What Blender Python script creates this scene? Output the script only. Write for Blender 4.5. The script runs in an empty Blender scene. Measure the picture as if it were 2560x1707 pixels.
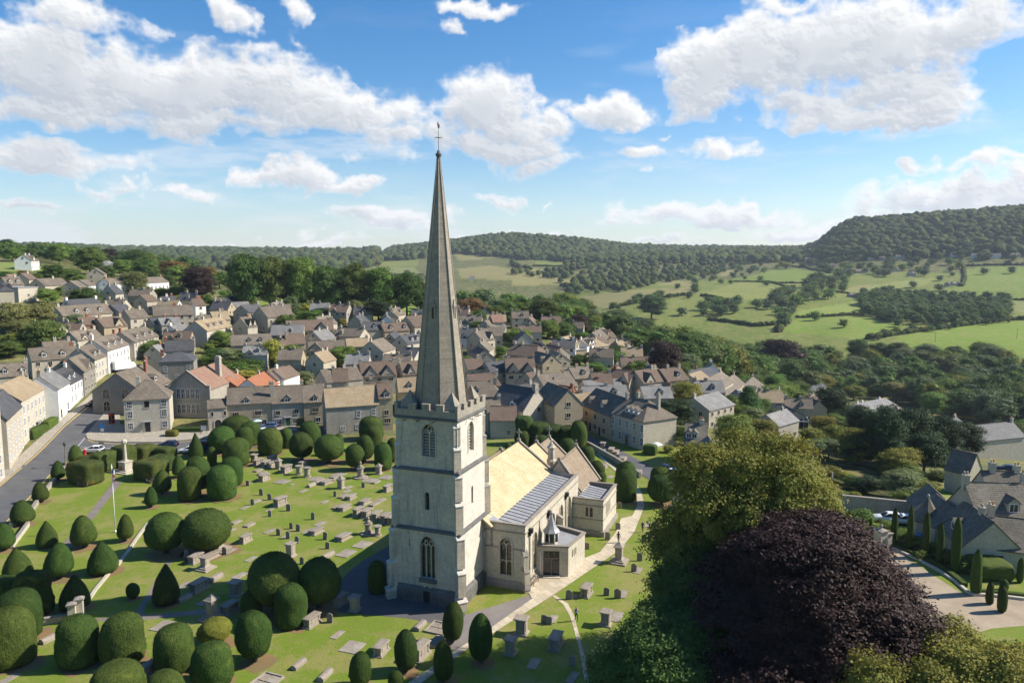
import bpy, bmesh, math, random
import numpy as np
from mathutils import Vector, Matrix
from mathutils.geometry import tessellate_polygon
random.seed(7)
SC = bpy.context.scene
COL = SC.collection
R = math.radians
# ------------------------------------------------------------------ camera
F, CX, CY, PITCH, CAMH = 1838.0, 1280.0, 853.5, R(6.15), 40.4   # the photograph is 2560 px wide
FWD = np.array([0, math.cos(PITCH), -math.sin(PITCH)]); UPV = np.array([0, math.sin(PITCH), math.cos(PITCH)])
cam = bpy.data.cameras.new('camera'); cam.sensor_width = 36; cam.lens = 36 * F / 2560
cam.clip_start = 0.5; cam.clip_end = 20000
camo = bpy.data.objects.new('camera', cam); COL.objects.link(camo)
camo.location = (0, 0, CAMH); camo.rotation_euler = (math.pi / 2 - PITCH, 0, 0); SC.camera = camo

def ray(px, py):
    d = F * FWD + (CY - py) * UPV; d[0] += px - CX
    return d / np.linalg.norm(d)
def project(P):
    v = np.asarray(P, float) - np.array([0, 0, CAMH]); d = v @ FWD
    return CX + F * v[..., 0] / d, CY - F * (v @ UPV) / d

# ------------------------------------------------------------------ terrain: heights over azimuth and distance
def azim(px, py=853.5):
    d = ray(px, py); return math.atan2(d[0], d[1])
TCOL = [0, 430, 860, 1280, 1700, 1985, 2130, 2560]
TAZ = np.array([azim(p) for p in TCOL])
TD = [0, 120, 170, 210, 250, 300, 350, 420, 500, 600, 700, 850, 1000, 1300, 1600, 1900, 2200, 2500, 2800, 3200, 3600, 6000]
TZ = [
 [0,0,0,4,10,18,26,33,38,42,44,44,42,38,36,40,48,58,70,84,92,92],
 [0,0,0,3,7,13,19,25,30,33,34,31,25,20,20,26,36,48,62,76,84,84],
 [0,0,0,2,6,12,17,20,20,12,0,-18,-28,-20,4,22,34,52,66,74,78,78],
 [0,0,0,0,3,7,11,13,10,-6,-20,-34,-38,-8,14,34,62,104,134,126,110,110],
 [0,0,0,0,-1,-3,-5,-11,-20,-31,-36,-26,-13,0,14,30,46,62,76,86,90,90],
 [0,0,-3,-6,-10,-16,-21,-27,-32,-33,-29,-20,-13,2,20,44,52,60,76,86,90,90],
 [0,0,-4,-9,-15,-22,-28,-34,-38,-34,-26,-16,-13,4,28,96,150,160,160,160,160,160],
 [0,0,-5,-9,-15,-22,-29,-34,-37,-31,-22,-15,-11,11,40,120,158,162,162,162,162,162]]
TZ = np.array(TZ, float); TDA = np.array(TD, float)
def _slopes(z):
    h = np.diff(TDA); dl = np.diff(z) / h; m = np.zeros_like(z)
    for i in range(1, len(z) - 1):
        a, b = dl[i - 1], dl[i]
        m[i] = 0 if a * b <= 0 else 2 * a * b / (a + b)
    return m
TM = np.array([_slopes(z) for z in TZ])
def terr(x, y):
    x = np.asarray(x, float); y = np.asarray(y, float)
    D = np.minimum(np.hypot(x, y), 5999); A = np.clip(np.arctan2(x, y), TAZ[0], TAZ[-1])
    i = np.clip(np.searchsorted(TDA, D, side='right') - 1, 0, len(TD) - 2)
    h = TDA[i + 1] - TDA[i]; t = (D - TDA[i]) / h
    h00 = 2*t**3 - 3*t**2 + 1; h10 = t**3 - 2*t**2 + t; h01 = -2*t**3 + 3*t**2; h11 = t**3 - t**2
    j = np.clip(np.searchsorted(TAZ, A, side='right') - 1, 0, len(TAZ) - 2)
    u = (A - TAZ[j]) / (TAZ[j + 1] - TAZ[j]); u = u*u*(3 - 2*u)
    def col(k): return h00*TZ[k, i] + h10*h*TM[k, i] + h01*TZ[k, i+1] + h11*h*TM[k, i+1]
    z = col(j) * (1 - u) + col(j + 1) * u
    bump = np.sin(x/61 + 1.3) * np.cos(y/83) * 1.6 + np.sin(x/23 + y/37) * .5 + np.sin(x/173 - y/131 + 2) * 5
    return z + bump * np.clip((D - 330) / 900, 0, 1)
def tz(x, y): return float(terr(x, y))
def at(px, py, h=0.0, dmin=20, dmax=4500):
    """the place where something h above the ground is seen at this point of the photograph"""
    d = ray(px, py); hx = math.hypot(d[0], d[1])
    D = dmin * 1.01 ** np.arange(int(math.log(dmax / dmin) / math.log(1.01)) + 2)
    x, y = D * d[0] / hx, D * d[1] / hx; zz = CAMH + D * d[2] / hx
    g = zz - terr(x, y) - h
    k = np.where(g < 0)[0]
    if len(k) == 0: k = len(D) - 1
    else: k = k[0]
    if k == 0: DD = D[0]
    else: DD = D[k-1] + (D[k] - D[k-1]) * g[k-1] / max(1e-6, g[k-1] - g[k])
    X, Y = DD * d[0] / hx, DD * d[1] / hx
    return Vector((X, Y, tz(X, Y)))
def atD(px, py, D):
    d = ray(px, py); hx = math.hypot(d[0], d[1]); X, Y = D*d[0]/hx, D*d[1]/hx
    return Vector((X, Y, tz(X, Y))), CAMH + D*d[2]/hx
def mpp(p): return (np.array([p[0], p[1], p[2] - CAMH]) @ FWD) / F     # metres per photograph pixel there

# ------------------------------------------------------------------ objects
def tag(o, label=None, cat=None, group=None, kind=None):
    if label: o['label'] = label
    if cat: o['category'] = cat
    if group: o['group'] = group
    if kind: o['kind'] = kind
    return o
def thing(name, label, cat, loc=(0, 0, 0), rz=0.0, group=None):
    o = bpy.data.objects.new(name, None); COL.objects.link(o)
    o.location = loc; o.rotation_euler = (0, 0, rz); o.empty_display_size = .5
    return tag(o, label, cat, group)
def put(name, me, parent=None, loc=(0, 0, 0), rz=0.0, sc=None):
    o = bpy.data.objects.new(name, me); COL.objects.link(o)
    o.location = loc; o.rotation_euler = (0, 0, rz)
    if sc is not None: o.scale = (sc, sc, sc) if not hasattr(sc, '__len__') else sc
    if parent is not None: o.parent = parent
    return o
def copy_tree(o, parent=None):
    c = o.copy(); COL.objects.link(c); c.parent = parent
    for ch in KIDS.get(o.name, o.children): copy_tree(ch, c)
    return c
KIDS = {}

class MB:
    """collects faces for ONE mesh"""
    def __init__(s): s.v = []; s.f = []; s.m = []; s.sm = []
    def face(s, pts, m=0, smooth=False):
        n = len(s.v); s.v += [tuple(p) for p in pts]; s.f.append(list(range(n, n + len(pts)))); s.m.append(m); s.sm.append(smooth)
    def mesh(s, vs, fs, m=0, smooth=False):
        n = len(s.v); s.v += [tuple(p) for p in vs]
        for f in fs: s.f.append([n + i for i in f]); s.m.append(m); s.sm.append(smooth)
    def box(s, x0, x1, y0, y1, z0, z1, m=0, M=None):
        vs = [(x0,y0,z0),(x1,y0,z0),(x1,y1,z0),(x0,y1,z0),(x0,y0,z1),(x1,y0,z1),(x1,y1,z1),(x0,y1,z1)]
        if M is not None: vs = [M @ Vector(v) for v in vs]
        s.mesh(vs, [(0,3,2,1),(4,5,6,7),(0,1,5,4),(1,2,6,5),(2,3,7,6),(3,0,4,7)], m)
    def prism(s, poly, z0, z1, m=0, top=None, M=None, smooth=False):
        """poly counter-clockwise; top: another polygon for the upper end"""
        n = len(poly); t = top or poly
        vs = [(p[0], p[1], z0) for p in poly] + [(p[0], p[1], z1) for p in t]
        if M is not None: vs = [M @ Vector(v) for v in vs]
        s.mesh(vs, [tuple(range(n - 1, -1, -1)), tuple(range(n, 2*n))], m)
        k = len(s.v) - 2*n
        for i in range(n):
            j = (i + 1) % n
            s.f.append([k+i, k+j, k+n+j, k+n+i]); s.m.append(m); s.sm.append(smooth)
    def lathe(s, prof, n=16, m=0, c=(0, 0), smooth=True, jit=0, rot=0):
        """prof: (radius, z) from bottom to top"""
        vs = []
        for (r, z) in prof:
            for i in range(n):
                a = 2*math.pi*(i + rot)/n; vs.append((c[0] + r*math.cos(a), c[1] + r*math.sin(a), z))
        fs = [(k*n+i, k*n+(i+1) % n, (k+1)*n+(i+1) % n, (k+1)*n+i) for k in range(len(prof)-1) for i in range(n)]
        s.mesh(vs, fs, m, smooth)
        b = len(s.v) - len(vs)
        s.f.append([b+i for i in range(n-1, -1, -1)]); s.m.append(m); s.sm.append(False)
        s.f.append([b+(len(prof)-1)*n+i for i in range(n)]); s.m.append(m); s.sm.append(False)
    def tube(s, pts, r, n=6, m=0, r2=None):
        pts = [Vector(p) for p in pts]; rings = []
        for i, p in enumerate(pts):
            d = (pts[min(i+1, len(pts)-1)] - pts[max(i-1, 0)]).normalized()
            a = d.cross(Vector((0, 0, 1)) if abs(d.z) < .9 else Vector((1, 0, 0))).normalized(); b = d.cross(a)
            rr = r if r2 is None else r + (r2 - r)*i/(len(pts)-1)
            rings.append([p + (a*math.cos(2*math.pi*k/n) + b*math.sin(2*math.pi*k/n))*rr for k in range(n)])
        k0 = len(s.v)
        for q in rings: s.v += [tuple(v) for v in q]
        for i in range(len(pts)-1):
            for k in range(n):
                s.f.append([k0+i*n+k, k0+(i+1)*n+k, k0+(i+1)*n+(k+1) % n, k0+i*n+(k+1) % n]); s.m.append(m); s.sm.append(True)
        s.f.append([k0+k for k in range(n)]); s.m.append(m); s.sm.append(False)
        s.f.append([k0+(len(pts)-1)*n+k for k in range(n-1, -1, -1)]); s.m.append(m); s.sm.append(False)
    def wall(s, o, u, poly, holes=(), depth=.35, m=0, mr=None):
        """upright wall through o along u (z up), outline poly in (u,z); holes get reveals depth deep (inwards = left of u)"""
        u = Vector(u).normalized(); inn = Vector((-u.y, u.x, 0)); o = Vector(o)
        P = lambda q, d=0: o + u*q[0] + Vector((0, 0, q[1])) + inn*d
        loops = [[Vector((q[0], q[1], 0)) for q in poly]] + [[Vector((q[0], q[1], 0)) for q in h] for h in holes]
        flat = [q for l in loops for q in l]
        for t in tessellate_polygon(loops):
            a, b, c = (flat[i] for i in t)
            if (b - a).cross(c - a).z < 0: b, c = c, b
            s.face([P(a), P(b), P(c)], m)
        for h in holes:
            for i in range(len(h)):
                a, b = h[i], h[(i+1) % len(h)]
                s.face([P(a), P(b), P(b, depth), P(a, depth)], m if mr is None else mr)
    def build(s, name, mats, parent=None, loc=(0, 0, 0), rz=0.0, me_only=False):
        me = bpy.data.meshes.new(name); me.from_pydata(s.v, [], s.f)
        for mt in (mats if isinstance(mats, (list, tuple)) else [mats]): me.materials.append(mt)
        me.polygons.foreach_set('material_index', s.m); me.polygons.foreach_set('use_smooth', s.sm); me.update()
        return me if me_only else put(name, me, parent, loc, rz)

def fast_mesh(name, V, Q, mats, smooth=True, midx=None):
    """numpy vertices and equal sided faces"""
    V = np.ascontiguousarray(V, np.float32); Q = np.ascontiguousarray(Q, np.int32); k = Q.shape[1]
    me = bpy.data.meshes.new(name); me.vertices.add(len(V)); me.vertices.foreach_set('co', V.ravel())
    me.loops.add(Q.size); me.loops.foreach_set('vertex_index', Q.ravel())
    me.polygons.add(len(Q)); me.polygons.foreach_set('loop_start', np.arange(0, Q.size, k, dtype=np.int32))
    for mt in (mats if isinstance(mats, (list, tuple)) else [mats]): me.materials.append(mt)
    me.update(calc_edges=True)
    me.polygons.foreach_set('use_smooth', np.full(len(Q), smooth))
    if midx is not None: me.polygons.foreach_set('material_index', np.asarray(midx, np.int32))
    me.validate(); return me

def arch(w, zs, h, n=7, pointed=1.0):
    """opening outline (u,z) counter-clockwise: sill at zs, total height h, width w, pointed or round head"""
    hw = w/2; rise = hw*(.75 + .55*pointed) if pointed else hw; zsp = zs + h - rise
    pts = [(-hw, zs), (hw, zs)]
    if pointed:
        c = (rise*rise - hw*hw)/(2*hw); rr = hw + c       # two arcs centred at (-c) and (+c)
        a1 = math.atan2(rise, c)
        for i in range(n): a = a1*i/n; pts.append((-c + rr*math.cos(a), zsp + rr*math.sin(a)))
        pts.append((0, zs + h))
        for i in range(n-1, -1, -1): a = a1*i/n; pts.append((c - rr*math.cos(a), zsp + rr*math.sin(a)))
    else:
        for i in range(2*n + 1): a = math.pi*i/(2*n); pts.append((hw*math.cos(a), zsp + rise*math.sin(a)))
    return pts

# ------------------------------------------------------------------ materials
class NT:
    def __init__(s, name):
        s.mat = bpy.data.materials.new(name); s.mat.use_nodes = True; s.t = s.mat.node_tree
        s.b = s.t.nodes['Principled BSDF']; s.b.inputs['Roughness'].default_value = .85
        s.b.inputs['Specular IOR Level'].default_value = .25
    def n(s, t, **k):
        nd = s.t.nodes.new(t)
        for a, v in k.items():
            if a.startswith('i_'):
                nd.inputs[int(a[2:])].default_value = v
            else: setattr(nd, a, v)
        return nd
    def l(s, a, b): s.t.links.new(a, b)
    def mix(s, fac, a, b, mode='MIX'):
        m = s.n('ShaderNodeMix', data_type='RGBA', blend_type=mode)
        for sock, v in ((m.inputs[0], fac), (m.inputs[6], a), (m.inputs[7], b)):
            if hasattr(v, 'is_linked'): s.l(v, sock)
            elif isinstance(v, (tuple, list)): sock.default_value = tuple(v)[:3] + (1,)
            else: sock.default_value = v
        return m.outputs[2]
    def math(s, op, a, b=0.0, c=None):
        m = s.n('ShaderNodeMath', operation=op)
        for i, v in enumerate((a, b) if c is None else (a, b, c)):
            if hasattr(v, 'is_linked'): s.l(v, m.inputs[i])
            else: m.inputs[i].default_value = v
        return m.outputs[0]
    def noise(s, vec, scale, detail=4, rough=.55):
        nd = s.n('ShaderNodeTexNoise'); nd.inputs['Scale'].default_value = scale
        nd.inputs['Detail'].default_value = detail; nd.inputs['Roughness'].default_value = rough
        if vec is not None: s.l(vec, nd.inputs['Vector'])
        return nd.outputs[0]
    def ramp(s, v, lo, hi):
        m = s.n('ShaderNodeMapRange'); s.l(v, m.inputs[0]); m.inputs[1].default_value = lo; m.inputs[2].default_value = hi
        return m.outputs[0]
    def coord(s, kind='Object'):
        return s.n('ShaderNodeTexCoord').outputs[kind]
    def bump(s, h, strength=.5, dist=.05):
        b = s.n('ShaderNodeBump'); b.inputs['Strength'].default_value = strength; b.inputs['Distance'].default_value = dist
        s.l(h, b.inputs['Height']); s.l(b.outputs[0], s.b.inputs['Normal'])
    def out(s, c): s.l(c, s.b.inputs['Base Color']); return s.mat
def hx(c): return tuple(c) + (1,)
def courses(N, kx, kz):
    """vector for coursed work on any upright or sloping face"""
    sp = N.n('ShaderNodeSeparateXYZ'); N.l(N.coord(), sp.inputs[0])
    cb = N.n('ShaderNodeCombineXYZ')
    N.l(N.math('MULTIPLY', N.math('ADD', sp.outputs[0], sp.outputs[1]), kx), cb.inputs[0]); N.l(N.math('MULTIPLY', sp.outputs[2], kz), cb.inputs[1])
    return cb.outputs[0], sp
def stone(name, c1, c2, bw=.55, bh=.22, blot=(.5, .47, .4), bamt=.35, stain=.0, stainc=(.06, .06, .055), mort=.7, vary=.12, lich=0):
    N = NT(name); v, sp = courses(N, 1, 1)
    br = N.n('ShaderNodeTexBrick'); N.l(v, br.inputs['Vector']); br.inputs['Scale'].default_value = 1
    br.inputs['Brick Width'].default_value = bw; br.inputs['Row Height'].default_value = bh
    br.inputs['Mortar Size'].default_value = .012; br.inputs['Color1'].default_value = hx(c1); br.inputs['Color2'].default_value = hx(c2)
    br.inputs['Mortar'].default_value = hx([q*mort for q in c1])
    co = N.coord(); c = br.outputs[0]
    n1 = N.noise(co, .45, 6, .65); c = N.mix(N.math('MULTIPLY', N.ramp(n1, .42, .62), bamt), c, blot)
    n2 = N.noise(co, 2.6, 5, .7); c = N.mix(N.ramp(n2, .25, .75), N.mix(.45, c, (.1, .09, .08)), c)
    if stain:
        mp = N.n('ShaderNodeMapping'); N.l(co, mp.inputs[0]); mp.inputs['Scale'].default_value = (1.3, 1.3, .12)
        n3 = N.noise(mp.outputs[0], 1.4, 6, .7)
        c = N.mix(N.math('MULTIPLY', N.ramp(n3, .52, .7), stain), c, stainc)
    if lich:
        n4 = N.noise(co, 6.0, 4, .7); c = N.mix(N.math('MULTIPLY', N.ramp(n4, .6, .68), lich), c, (.5, .48, .4))
    oi = N.n('ShaderNodeObjectInfo')
    c = N.mix(N.math('MULTIPLY', oi.outputs['Random'], vary*2), c, [q*.55 for q in c2])
    N.bump(N.math('ADD', br.outputs['Fac'], N.math('MULTIPLY', n2, -1.5)), .5, .02)
    return N.out(c)
def tiles(name, c1, c2, row=.28, bw=.4, lich=(.42, .38, .3), lamt=.35, moss=.2, mossc=(.11, .11, .05), k=1.45, rough=.85, vary=.15):
    N = NT(name); v, sp = courses(N, 1, k); co = N.coord()
    wb = N.noise(co, .8, 3); ad = N.n('ShaderNodeVectorMath', operation='ADD'); N.l(v, ad.inputs[0])
    sc = N.n('ShaderNodeVectorMath', operation='SCALE'); sc.inputs['Scale'].default_value = .12
    nc = N.n('ShaderNodeTexNoise'); N.l(co, nc.inputs['Vector']); nc.inputs['Scale'].default_value = 2.5
    N.l(nc.outputs['Color'], sc.inputs[0]); N.l(sc.outputs[0], ad.inputs[1])
    br = N.n('ShaderNodeTexBrick'); N.l(ad.outputs[0], br.inputs['Vector']); br.inputs['Scale'].default_value = 1
    br.inputs['Brick Width'].default_value = bw; br.inputs['Row Height'].default_value = row; br.inputs['Mortar Size'].default_value = .018
    br.inputs['Bias'].default_value = -.1
    br.inputs['Color1'].default_value = hx(c1); br.inputs['Color2'].default_value = hx(c2); br.inputs['Mortar'].default_value = hx([q*.35 for q in c2])
    c = br.outputs[0]
    n1 = N.noise(co, .5, 7, .7); c = N.mix(N.math('MULTIPLY', N.ramp(n1, .45, .65), lamt), c, lich)
    n2 = N.noise(co, 1.7, 6, .75); c = N.mix(N.math('MULTIPLY', N.ramp(n2, .52, .66), moss), c, mossc)
    n3 = N.noise(co, 9, 3, .7); c = N.mix(N.math('MULTIPLY', N.ramp(n3, .57, .66), lamt), c, [min(1, q*1.6) for q in lich])
    oi = N.n('ShaderNodeObjectInfo'); c = N.mix(N.math('MULTIPLY', oi.outputs['Random'], vary*2), c, [q*.5 for q in c2])
    sw = N.n('ShaderNodeMath', operation='FRACT'); sp2 = N.n('ShaderNodeSeparateXYZ'); N.l(ad.outputs[0], sp2.inputs[0])
    N.l(N.math('DIVIDE', sp2.outputs[1], row), sw.inputs[0])
    N.bump(N.math('ADD', N.math('MULTIPLY', sw.outputs[0], -1.0), N.math('ADD', N.math('MULTIPLY', br.outputs['Fac'], -.5), n2)), .8, .05)
    N.b.inputs['Roughness'].default_value = rough
    return N.out(c)
def plain(name, c, rough=.6, metal=0.0, var=.12, scale=3.0, spec=.3):
    N = NT(name); n1 = N.noise(N.coord(), scale, 5, .65)
    N.b.inputs['Roughness'].default_value = rough; N.b.inputs['Metallic'].default_value = metal
    N.b.inputs['Specular IOR Level'].default_value = spec
    return N.out(N.mix(N.ramp(n1, .3, .7), [q*(1-var*1.6) for q in c], [min(1, q*(1+var)) for q in c]))
def leafy(name, cols, trans=.25, sc=.35, rnd=.5, rough=.75):
    """foliage: colour varies from leaf to leaf, from bough to bough and from plant to plant"""
    N = NT(name); co = N.coord(); oi = N.n('ShaderNodeObjectInfo'); g = N.n('ShaderNodeNewGeometry')
    n1 = N.noise(co, sc, 3, .6)
    c = N.mix(N.ramp(n1, .38, .62), cols[0], cols[1])
    if len(cols) > 2: c = N.mix(N.math('MULTIPLY', N.math('GREATER_THAN', g.outputs['Random Per Island'], .72), N.ramp(N.noise(co, sc*1.7, 2), .45, .6)), c, cols[2])
    c = N.mix(N.math('MULTIPLY', g.outputs['Random Per Island'], rnd), c, [q*.42 for q in cols[0]])
    hsv = N.n('ShaderNodeHueSaturation'); N.l(c, hsv.inputs['Color'])
    N.l(N.math('MULTIPLY_ADD', oi.outputs['Random'], .05, .475), hsv.inputs['Hue'])
    wn = N.n('ShaderNodeTexWhiteNoise', noise_dimensions='1D'); N.l(oi.outputs['Random'], wn.inputs['W'])
    N.l(N.math('MULTIPLY_ADD', wn.outputs[0], .55, 1.1), hsv.inputs['Value'])
    N.b.inputs['Roughness'].default_value = rough; N.b.inputs['Specular IOR Level'].default_value = .2
    N.l(hsv.outputs[0], N.b.inputs['Base Color'])
    if trans:
        tr = N.n('ShaderNodeBsdfTranslucent'); N.l(hsv.outputs[0], tr.inputs[0]); mx = N.n('ShaderNodeMixShader'); mx.inputs[0].default_value = trans
        N.l(N.b.outputs[0], mx.inputs[1]); N.l(tr.outputs[0], mx.inputs[2]); N.l(mx.outputs[0], N.t.nodes['Material Output'].inputs[0])
    return N.mat
M = {}
M['glass'] = plain('window_glass', (.018, .022, .028), .08, 0, .3, 1.0, .6)
M['white'] = plain('white_paint', (.78, .77, .74), .5, 0, .06)
M['frame_stone'] = plain('dressed_stone', (.52, .45, .34), .8, 0, .15, 2)
M['iron'] = plain('black_iron', (.02, .02, .022), .5, .3, .2)
M['wood'] = plain('weathered_wood', (.2, .16, .12), .8, 0, .25, 6)
M['door'] = plain('dark_door_paint', (.02, .025, .03), .45, 0, .2)
M['bark'] = plain('bark', (.09, .07, .055), .95, 0, .35, 5)
# ------------------------------------------------------------------ daylight, sky and air
SUN_AZ = R(82.0)      # measured from the view direction (+Y) towards the right (+X)
SUN_EL = R(38.5)
sd = Vector((math.sin(SUN_AZ)*math.cos(SUN_EL), math.cos(SUN_AZ)*math.cos(SUN_EL), math.sin(SUN_EL)))
sl = bpy.data.lights.new('sun', 'SUN'); sl.energy = 5.0; sl.angle = R(.5); sl.color = (1, .94, .84)
so = bpy.data.objects.new('sun', sl); COL.objects.link(so); so.location = (60, 20, 120)
so.rotation_euler = (-sd).to_track_quat('-Z', 'Y').to_euler()
W = bpy.data.worlds.new('World'); SC.world = W; W.use_nodes = True
wt = W.node_tree; wn, wl = wt.nodes, wt.links
sk = wn.new('ShaderNodeTexSky'); sk.sky_type = 'NISHITA'; sk.sun_disc = False; sk.sun_elevation = SUN_EL; sk.sun_rotation = SUN_AZ
sk.altitude = 200; sk.air_density = 1.0; sk.dust_density = .6; sk.ozone_density = 1.6
hs = wn.new('ShaderNodeHueSaturation'); hs.inputs['Saturation'].default_value = 1.42; hs.inputs['Value'].default_value = .92; wl.new(sk.outputs[0], hs.inputs['Color'])
tint = wn.new('ShaderNodeMix'); tint.data_type = 'RGBA'; tint.blend_type = 'MULTIPLY'; tint.inputs[0].default_value = 1; tint.inputs[7].default_value = (.93, 1, 1.06, 1); wl.new(hs.outputs[0], tint.inputs[6])
bg = wn['Background']; bg.inputs['Strength'].default_value = .10; wl.new(tint.outputs[2], bg.inputs[0])
W.cycles.sampling_method = 'MANUAL'; W.cycles.sample_map_resolution = 512
SC.view_settings.view_transform = 'Standard'; SC.view_settings.look = 'None'; SC.view_settings.exposure = 0.7; SC.view_settings.gamma = 1
# clouds on the far dome of the sky: centre, half width, half height (photograph pixels, turned into directions) and weight
CLOUDS = [
 (60,150,150,90,.9),(200,190,200,110,1),(420,210,260,110,1),(640,215,230,95,1),(820,275,210,75,1),(130,250,200,60,.7),(500,300,280,50,.7),
 (560,45,70,45,.8),(180,40,150,45,.85),(735,40,45,30,.6),(730,100,30,30,.4),
 (1215,250,130,95,1),(1300,300,90,60,.8),(1390,290,60,40,.75),(1090,320,130,60,.75),(1240,360,190,60,.85),(1010,270,90,60,.6),(960,340,120,50,.6),(1330,400,140,40,.5),
 (1530,275,125,50,.95),(1470,270,60,40,.7),(1590,275,90,35,.7),
 (90,385,220,50,1),(30,360,110,40,.7),(300,455,90,20,.5),(480,470,90,22,.6),
 (740,430,115,52,1),(880,450,85,32,.9),(660,430,60,40,.7),
 (1780,180,110,95,1),(1900,160,130,130,1),(2050,130,160,130,1),(2230,90,170,110,1),(2420,60,130,90,.9),(2250,210,160,75,.85),(2050,280,160,60,.9),(2280,290,140,35,.7),(2000,320,90,30,.5),(2330,255,120,38,.9),(2180,300,120,40,.8),(1790,240,100,60,.7),
 (1200,5,90,26,.8),(1140,55,35,18,.4),(1950,5,90,25,.6),(1800,372,70,36,.85),(1620,368,85,24,.7),(1705,322,25,12,.4),(1615,420,20,9,.3),
 (2270,408,60,24,.75),(2420,412,75,26,.75),(2530,400,35,15,.5),
 (2380,500,230,62,.95),(2560,480,150,60,.9),(1740,530,260,36,.9),(1870,515,120,26,.7),(1320,575,150,24,.6),(2000,570,150,30,.7),(2230,560,200,40,.7),
 (1020,530,190,36,.8),(930,520,80,26,.5),(1240,490,55,24,.55),(760,570,70,18,.4),(800,600,200,18,.4),(80,520,100,18,.65),(1350,510,35,10,.35),(490,612,80,14,.35),(1600,600,400,16,.35)]

def vnoise(x, y, seed):
    rs = np.random.RandomState(seed); g = rs.rand(256, 256)
    xi, yi = np.floor(x).astype(int), np.floor(y).astype(int); fx, fy = x - xi, y - yi
    fx = fx*fx*fx*(fx*(fx*6-15)+10); fy = fy*fy*fy*(fy*(fy*6-15)+10)
    a = g[xi & 255, yi & 255]; b = g[(xi+1) & 255, yi & 255]; c = g[xi & 255, (yi+1) & 255]; d = g[(xi+1) & 255, (yi+1) & 255]
    return (a*(1-fx) + b*fx)*(1-fy) + (c*(1-fx) + d*fx)*fy
def fbm(x, y, oct=6, seed=1, rough=.5, billow=False):
    t, a, n = 0, 1, 0
    for o in range(oct):
        v = vnoise(x*2**o + 17*o, y*2**o + 9*o, seed + o)
        if billow: v = 1 - np.abs(2*v - 1)
        t = t + a*v; n += a; a *= rough
    return t/n
def make_sky():
    NA, NE = 1500, 640
    az = np.linspace(R(-47), R(47), NA); el = np.linspace(R(-3), R(36), NE)
    U, V = np.meshgrid(az, el)
    wx = (fbm(U*14, V*18, 5, 11) - .5)*.09; wy = (fbm(U*14, V*18, 5, 31) - .5)*.05
    wx += (fbm(U*55, V*60, 4, 51) - .5)*.016; wy += (fbm(U*55, V*60, 4, 71) - .5)*.016
    B = np.zeros_like(U)
    for (px, py, rx, ry, w) in CLOUDS:
        d = ray(px, py); u, v = math.atan2(d[0], d[1]), math.asin(d[2])
        dx = (U + wx - u)/(rx/F*1.0); dy = (V + wy - v)/(ry/F*1.0); dy = np.where(dy < 0, dy*1.25, dy)
        B = np.maximum(B, w*np.clip(1 - np.sqrt(dx*dx + dy*dy), 0, 1)) + 0.16*np.minimum(B, w*np.clip(1 - np.sqrt(dx*dx + dy*dy), 0, 1))
    N1 = fbm(U*26, V*32, 7, 3, .56, True); N2 = fbm(U*70, V*80, 5, 23, .55)
    T = B*1.4 + (N1 - .6)*.78 + (N2 - .5)*.42
    T = np.where(B > 0, T, -1)
    sm = lambda x, a, b: (lambda t: t*t*(3 - 2*t))(np.clip((x - a)/(b - a), 0, 1))
    alpha = sm(T, -.02, .66)
    # thin veils low over the horizon
    veil = .5*sm(fbm(U*7, V*34, 6, 91, .55), .48, .75)*np.exp(-((V - .045)/.05)**2) + .45*sm(fbm(U*5+9, V*26, 6, 191, .6), .55, .8)*np.exp(-((V - .16)/.09)**2)
    # light: how much cloud lies towards the sun (up and to the right)
    th = np.clip(T, 0, 1.1); dep = np.zeros_like(T)
    for k in range(1, 17):
        s = np.roll(np.roll(th, -3*k, axis=0), -1*k, axis=1); s[-3*k:] = 0; dep += s
    lit = np.exp(-dep*.17); relief = np.gradient(th, axis=0)*-5 + np.gradient(th, axis=1)*-3
    L = np.clip(.12 + 1.0*lit + np.clip(relief*.8, -.14, .18) + (N2 - .5)*.12 + (N1 - .6)*.32, 0, 1.0)
    edge = 1 - sm(T, .1, .5); L = np.clip(L + edge*.5, 0, 1)
    white, grey = np.array([1.0, 1.0, 1.0]), np.array([.56, .61, .68])
    C = grey + (white - grey)*L[..., None]
    veil = np.clip(veil + .62*np.exp(-np.maximum(V - .01, 0)/.055), 0, .85)  # plus a pale haze band painted along the horizon
    A = np.clip(alpha + veil*(1 - alpha), 0, 1); C = np.where((alpha < .2)[..., None], C*.25 + .75*np.array([.86, .90, .94]), C)
    Rr = 9000.0; P = np.stack([Rr*np.cos(V)*np.sin(U), Rr*np.cos(V)*np.cos(U), Rr*np.sin(V)], -1).reshape(-1, 3)
    i = (np.arange(NE-1)[:, None]*NA + np.arange(NA-1)[None]); Q = np.stack([i, i+NA, i+NA+1, i+1], -1).reshape(-1, 4)
    Af = A.ravel(); Q = Q[Af[Q].max(1) > .012]
    used = np.unique(Q); remap = -np.ones(len(P), int); remap[used] = np.arange(len(used))
    me = fast_mesh('sky', P[used], remap[Q], M['cloud'])
    at_ = me.color_attributes.new('cloud', 'FLOAT_COLOR', 'POINT')
    at_.data.foreach_set('color', np.concatenate([C.reshape(-1, 3)[used], Af[used][:, None]], 1).astype(np.float32).ravel())
    tag(put('sky', me), kind='structure')
cm = bpy.data.materials.new('cloud'); cm.use_nodes = True; ct = cm.node_tree; ct.nodes.remove(ct.nodes['Principled BSDF'])
ca = ct.nodes.new('ShaderNodeAttribute'); ca.attribute_name = 'cloud'; ce = ct.nodes.new('ShaderNodeEmission'); ce.inputs[1].default_value = .63
cx_ = ct.nodes.new('ShaderNodeBsdfTransparent'); cmx = ct.nodes.new('ShaderNodeMixShader')
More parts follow.
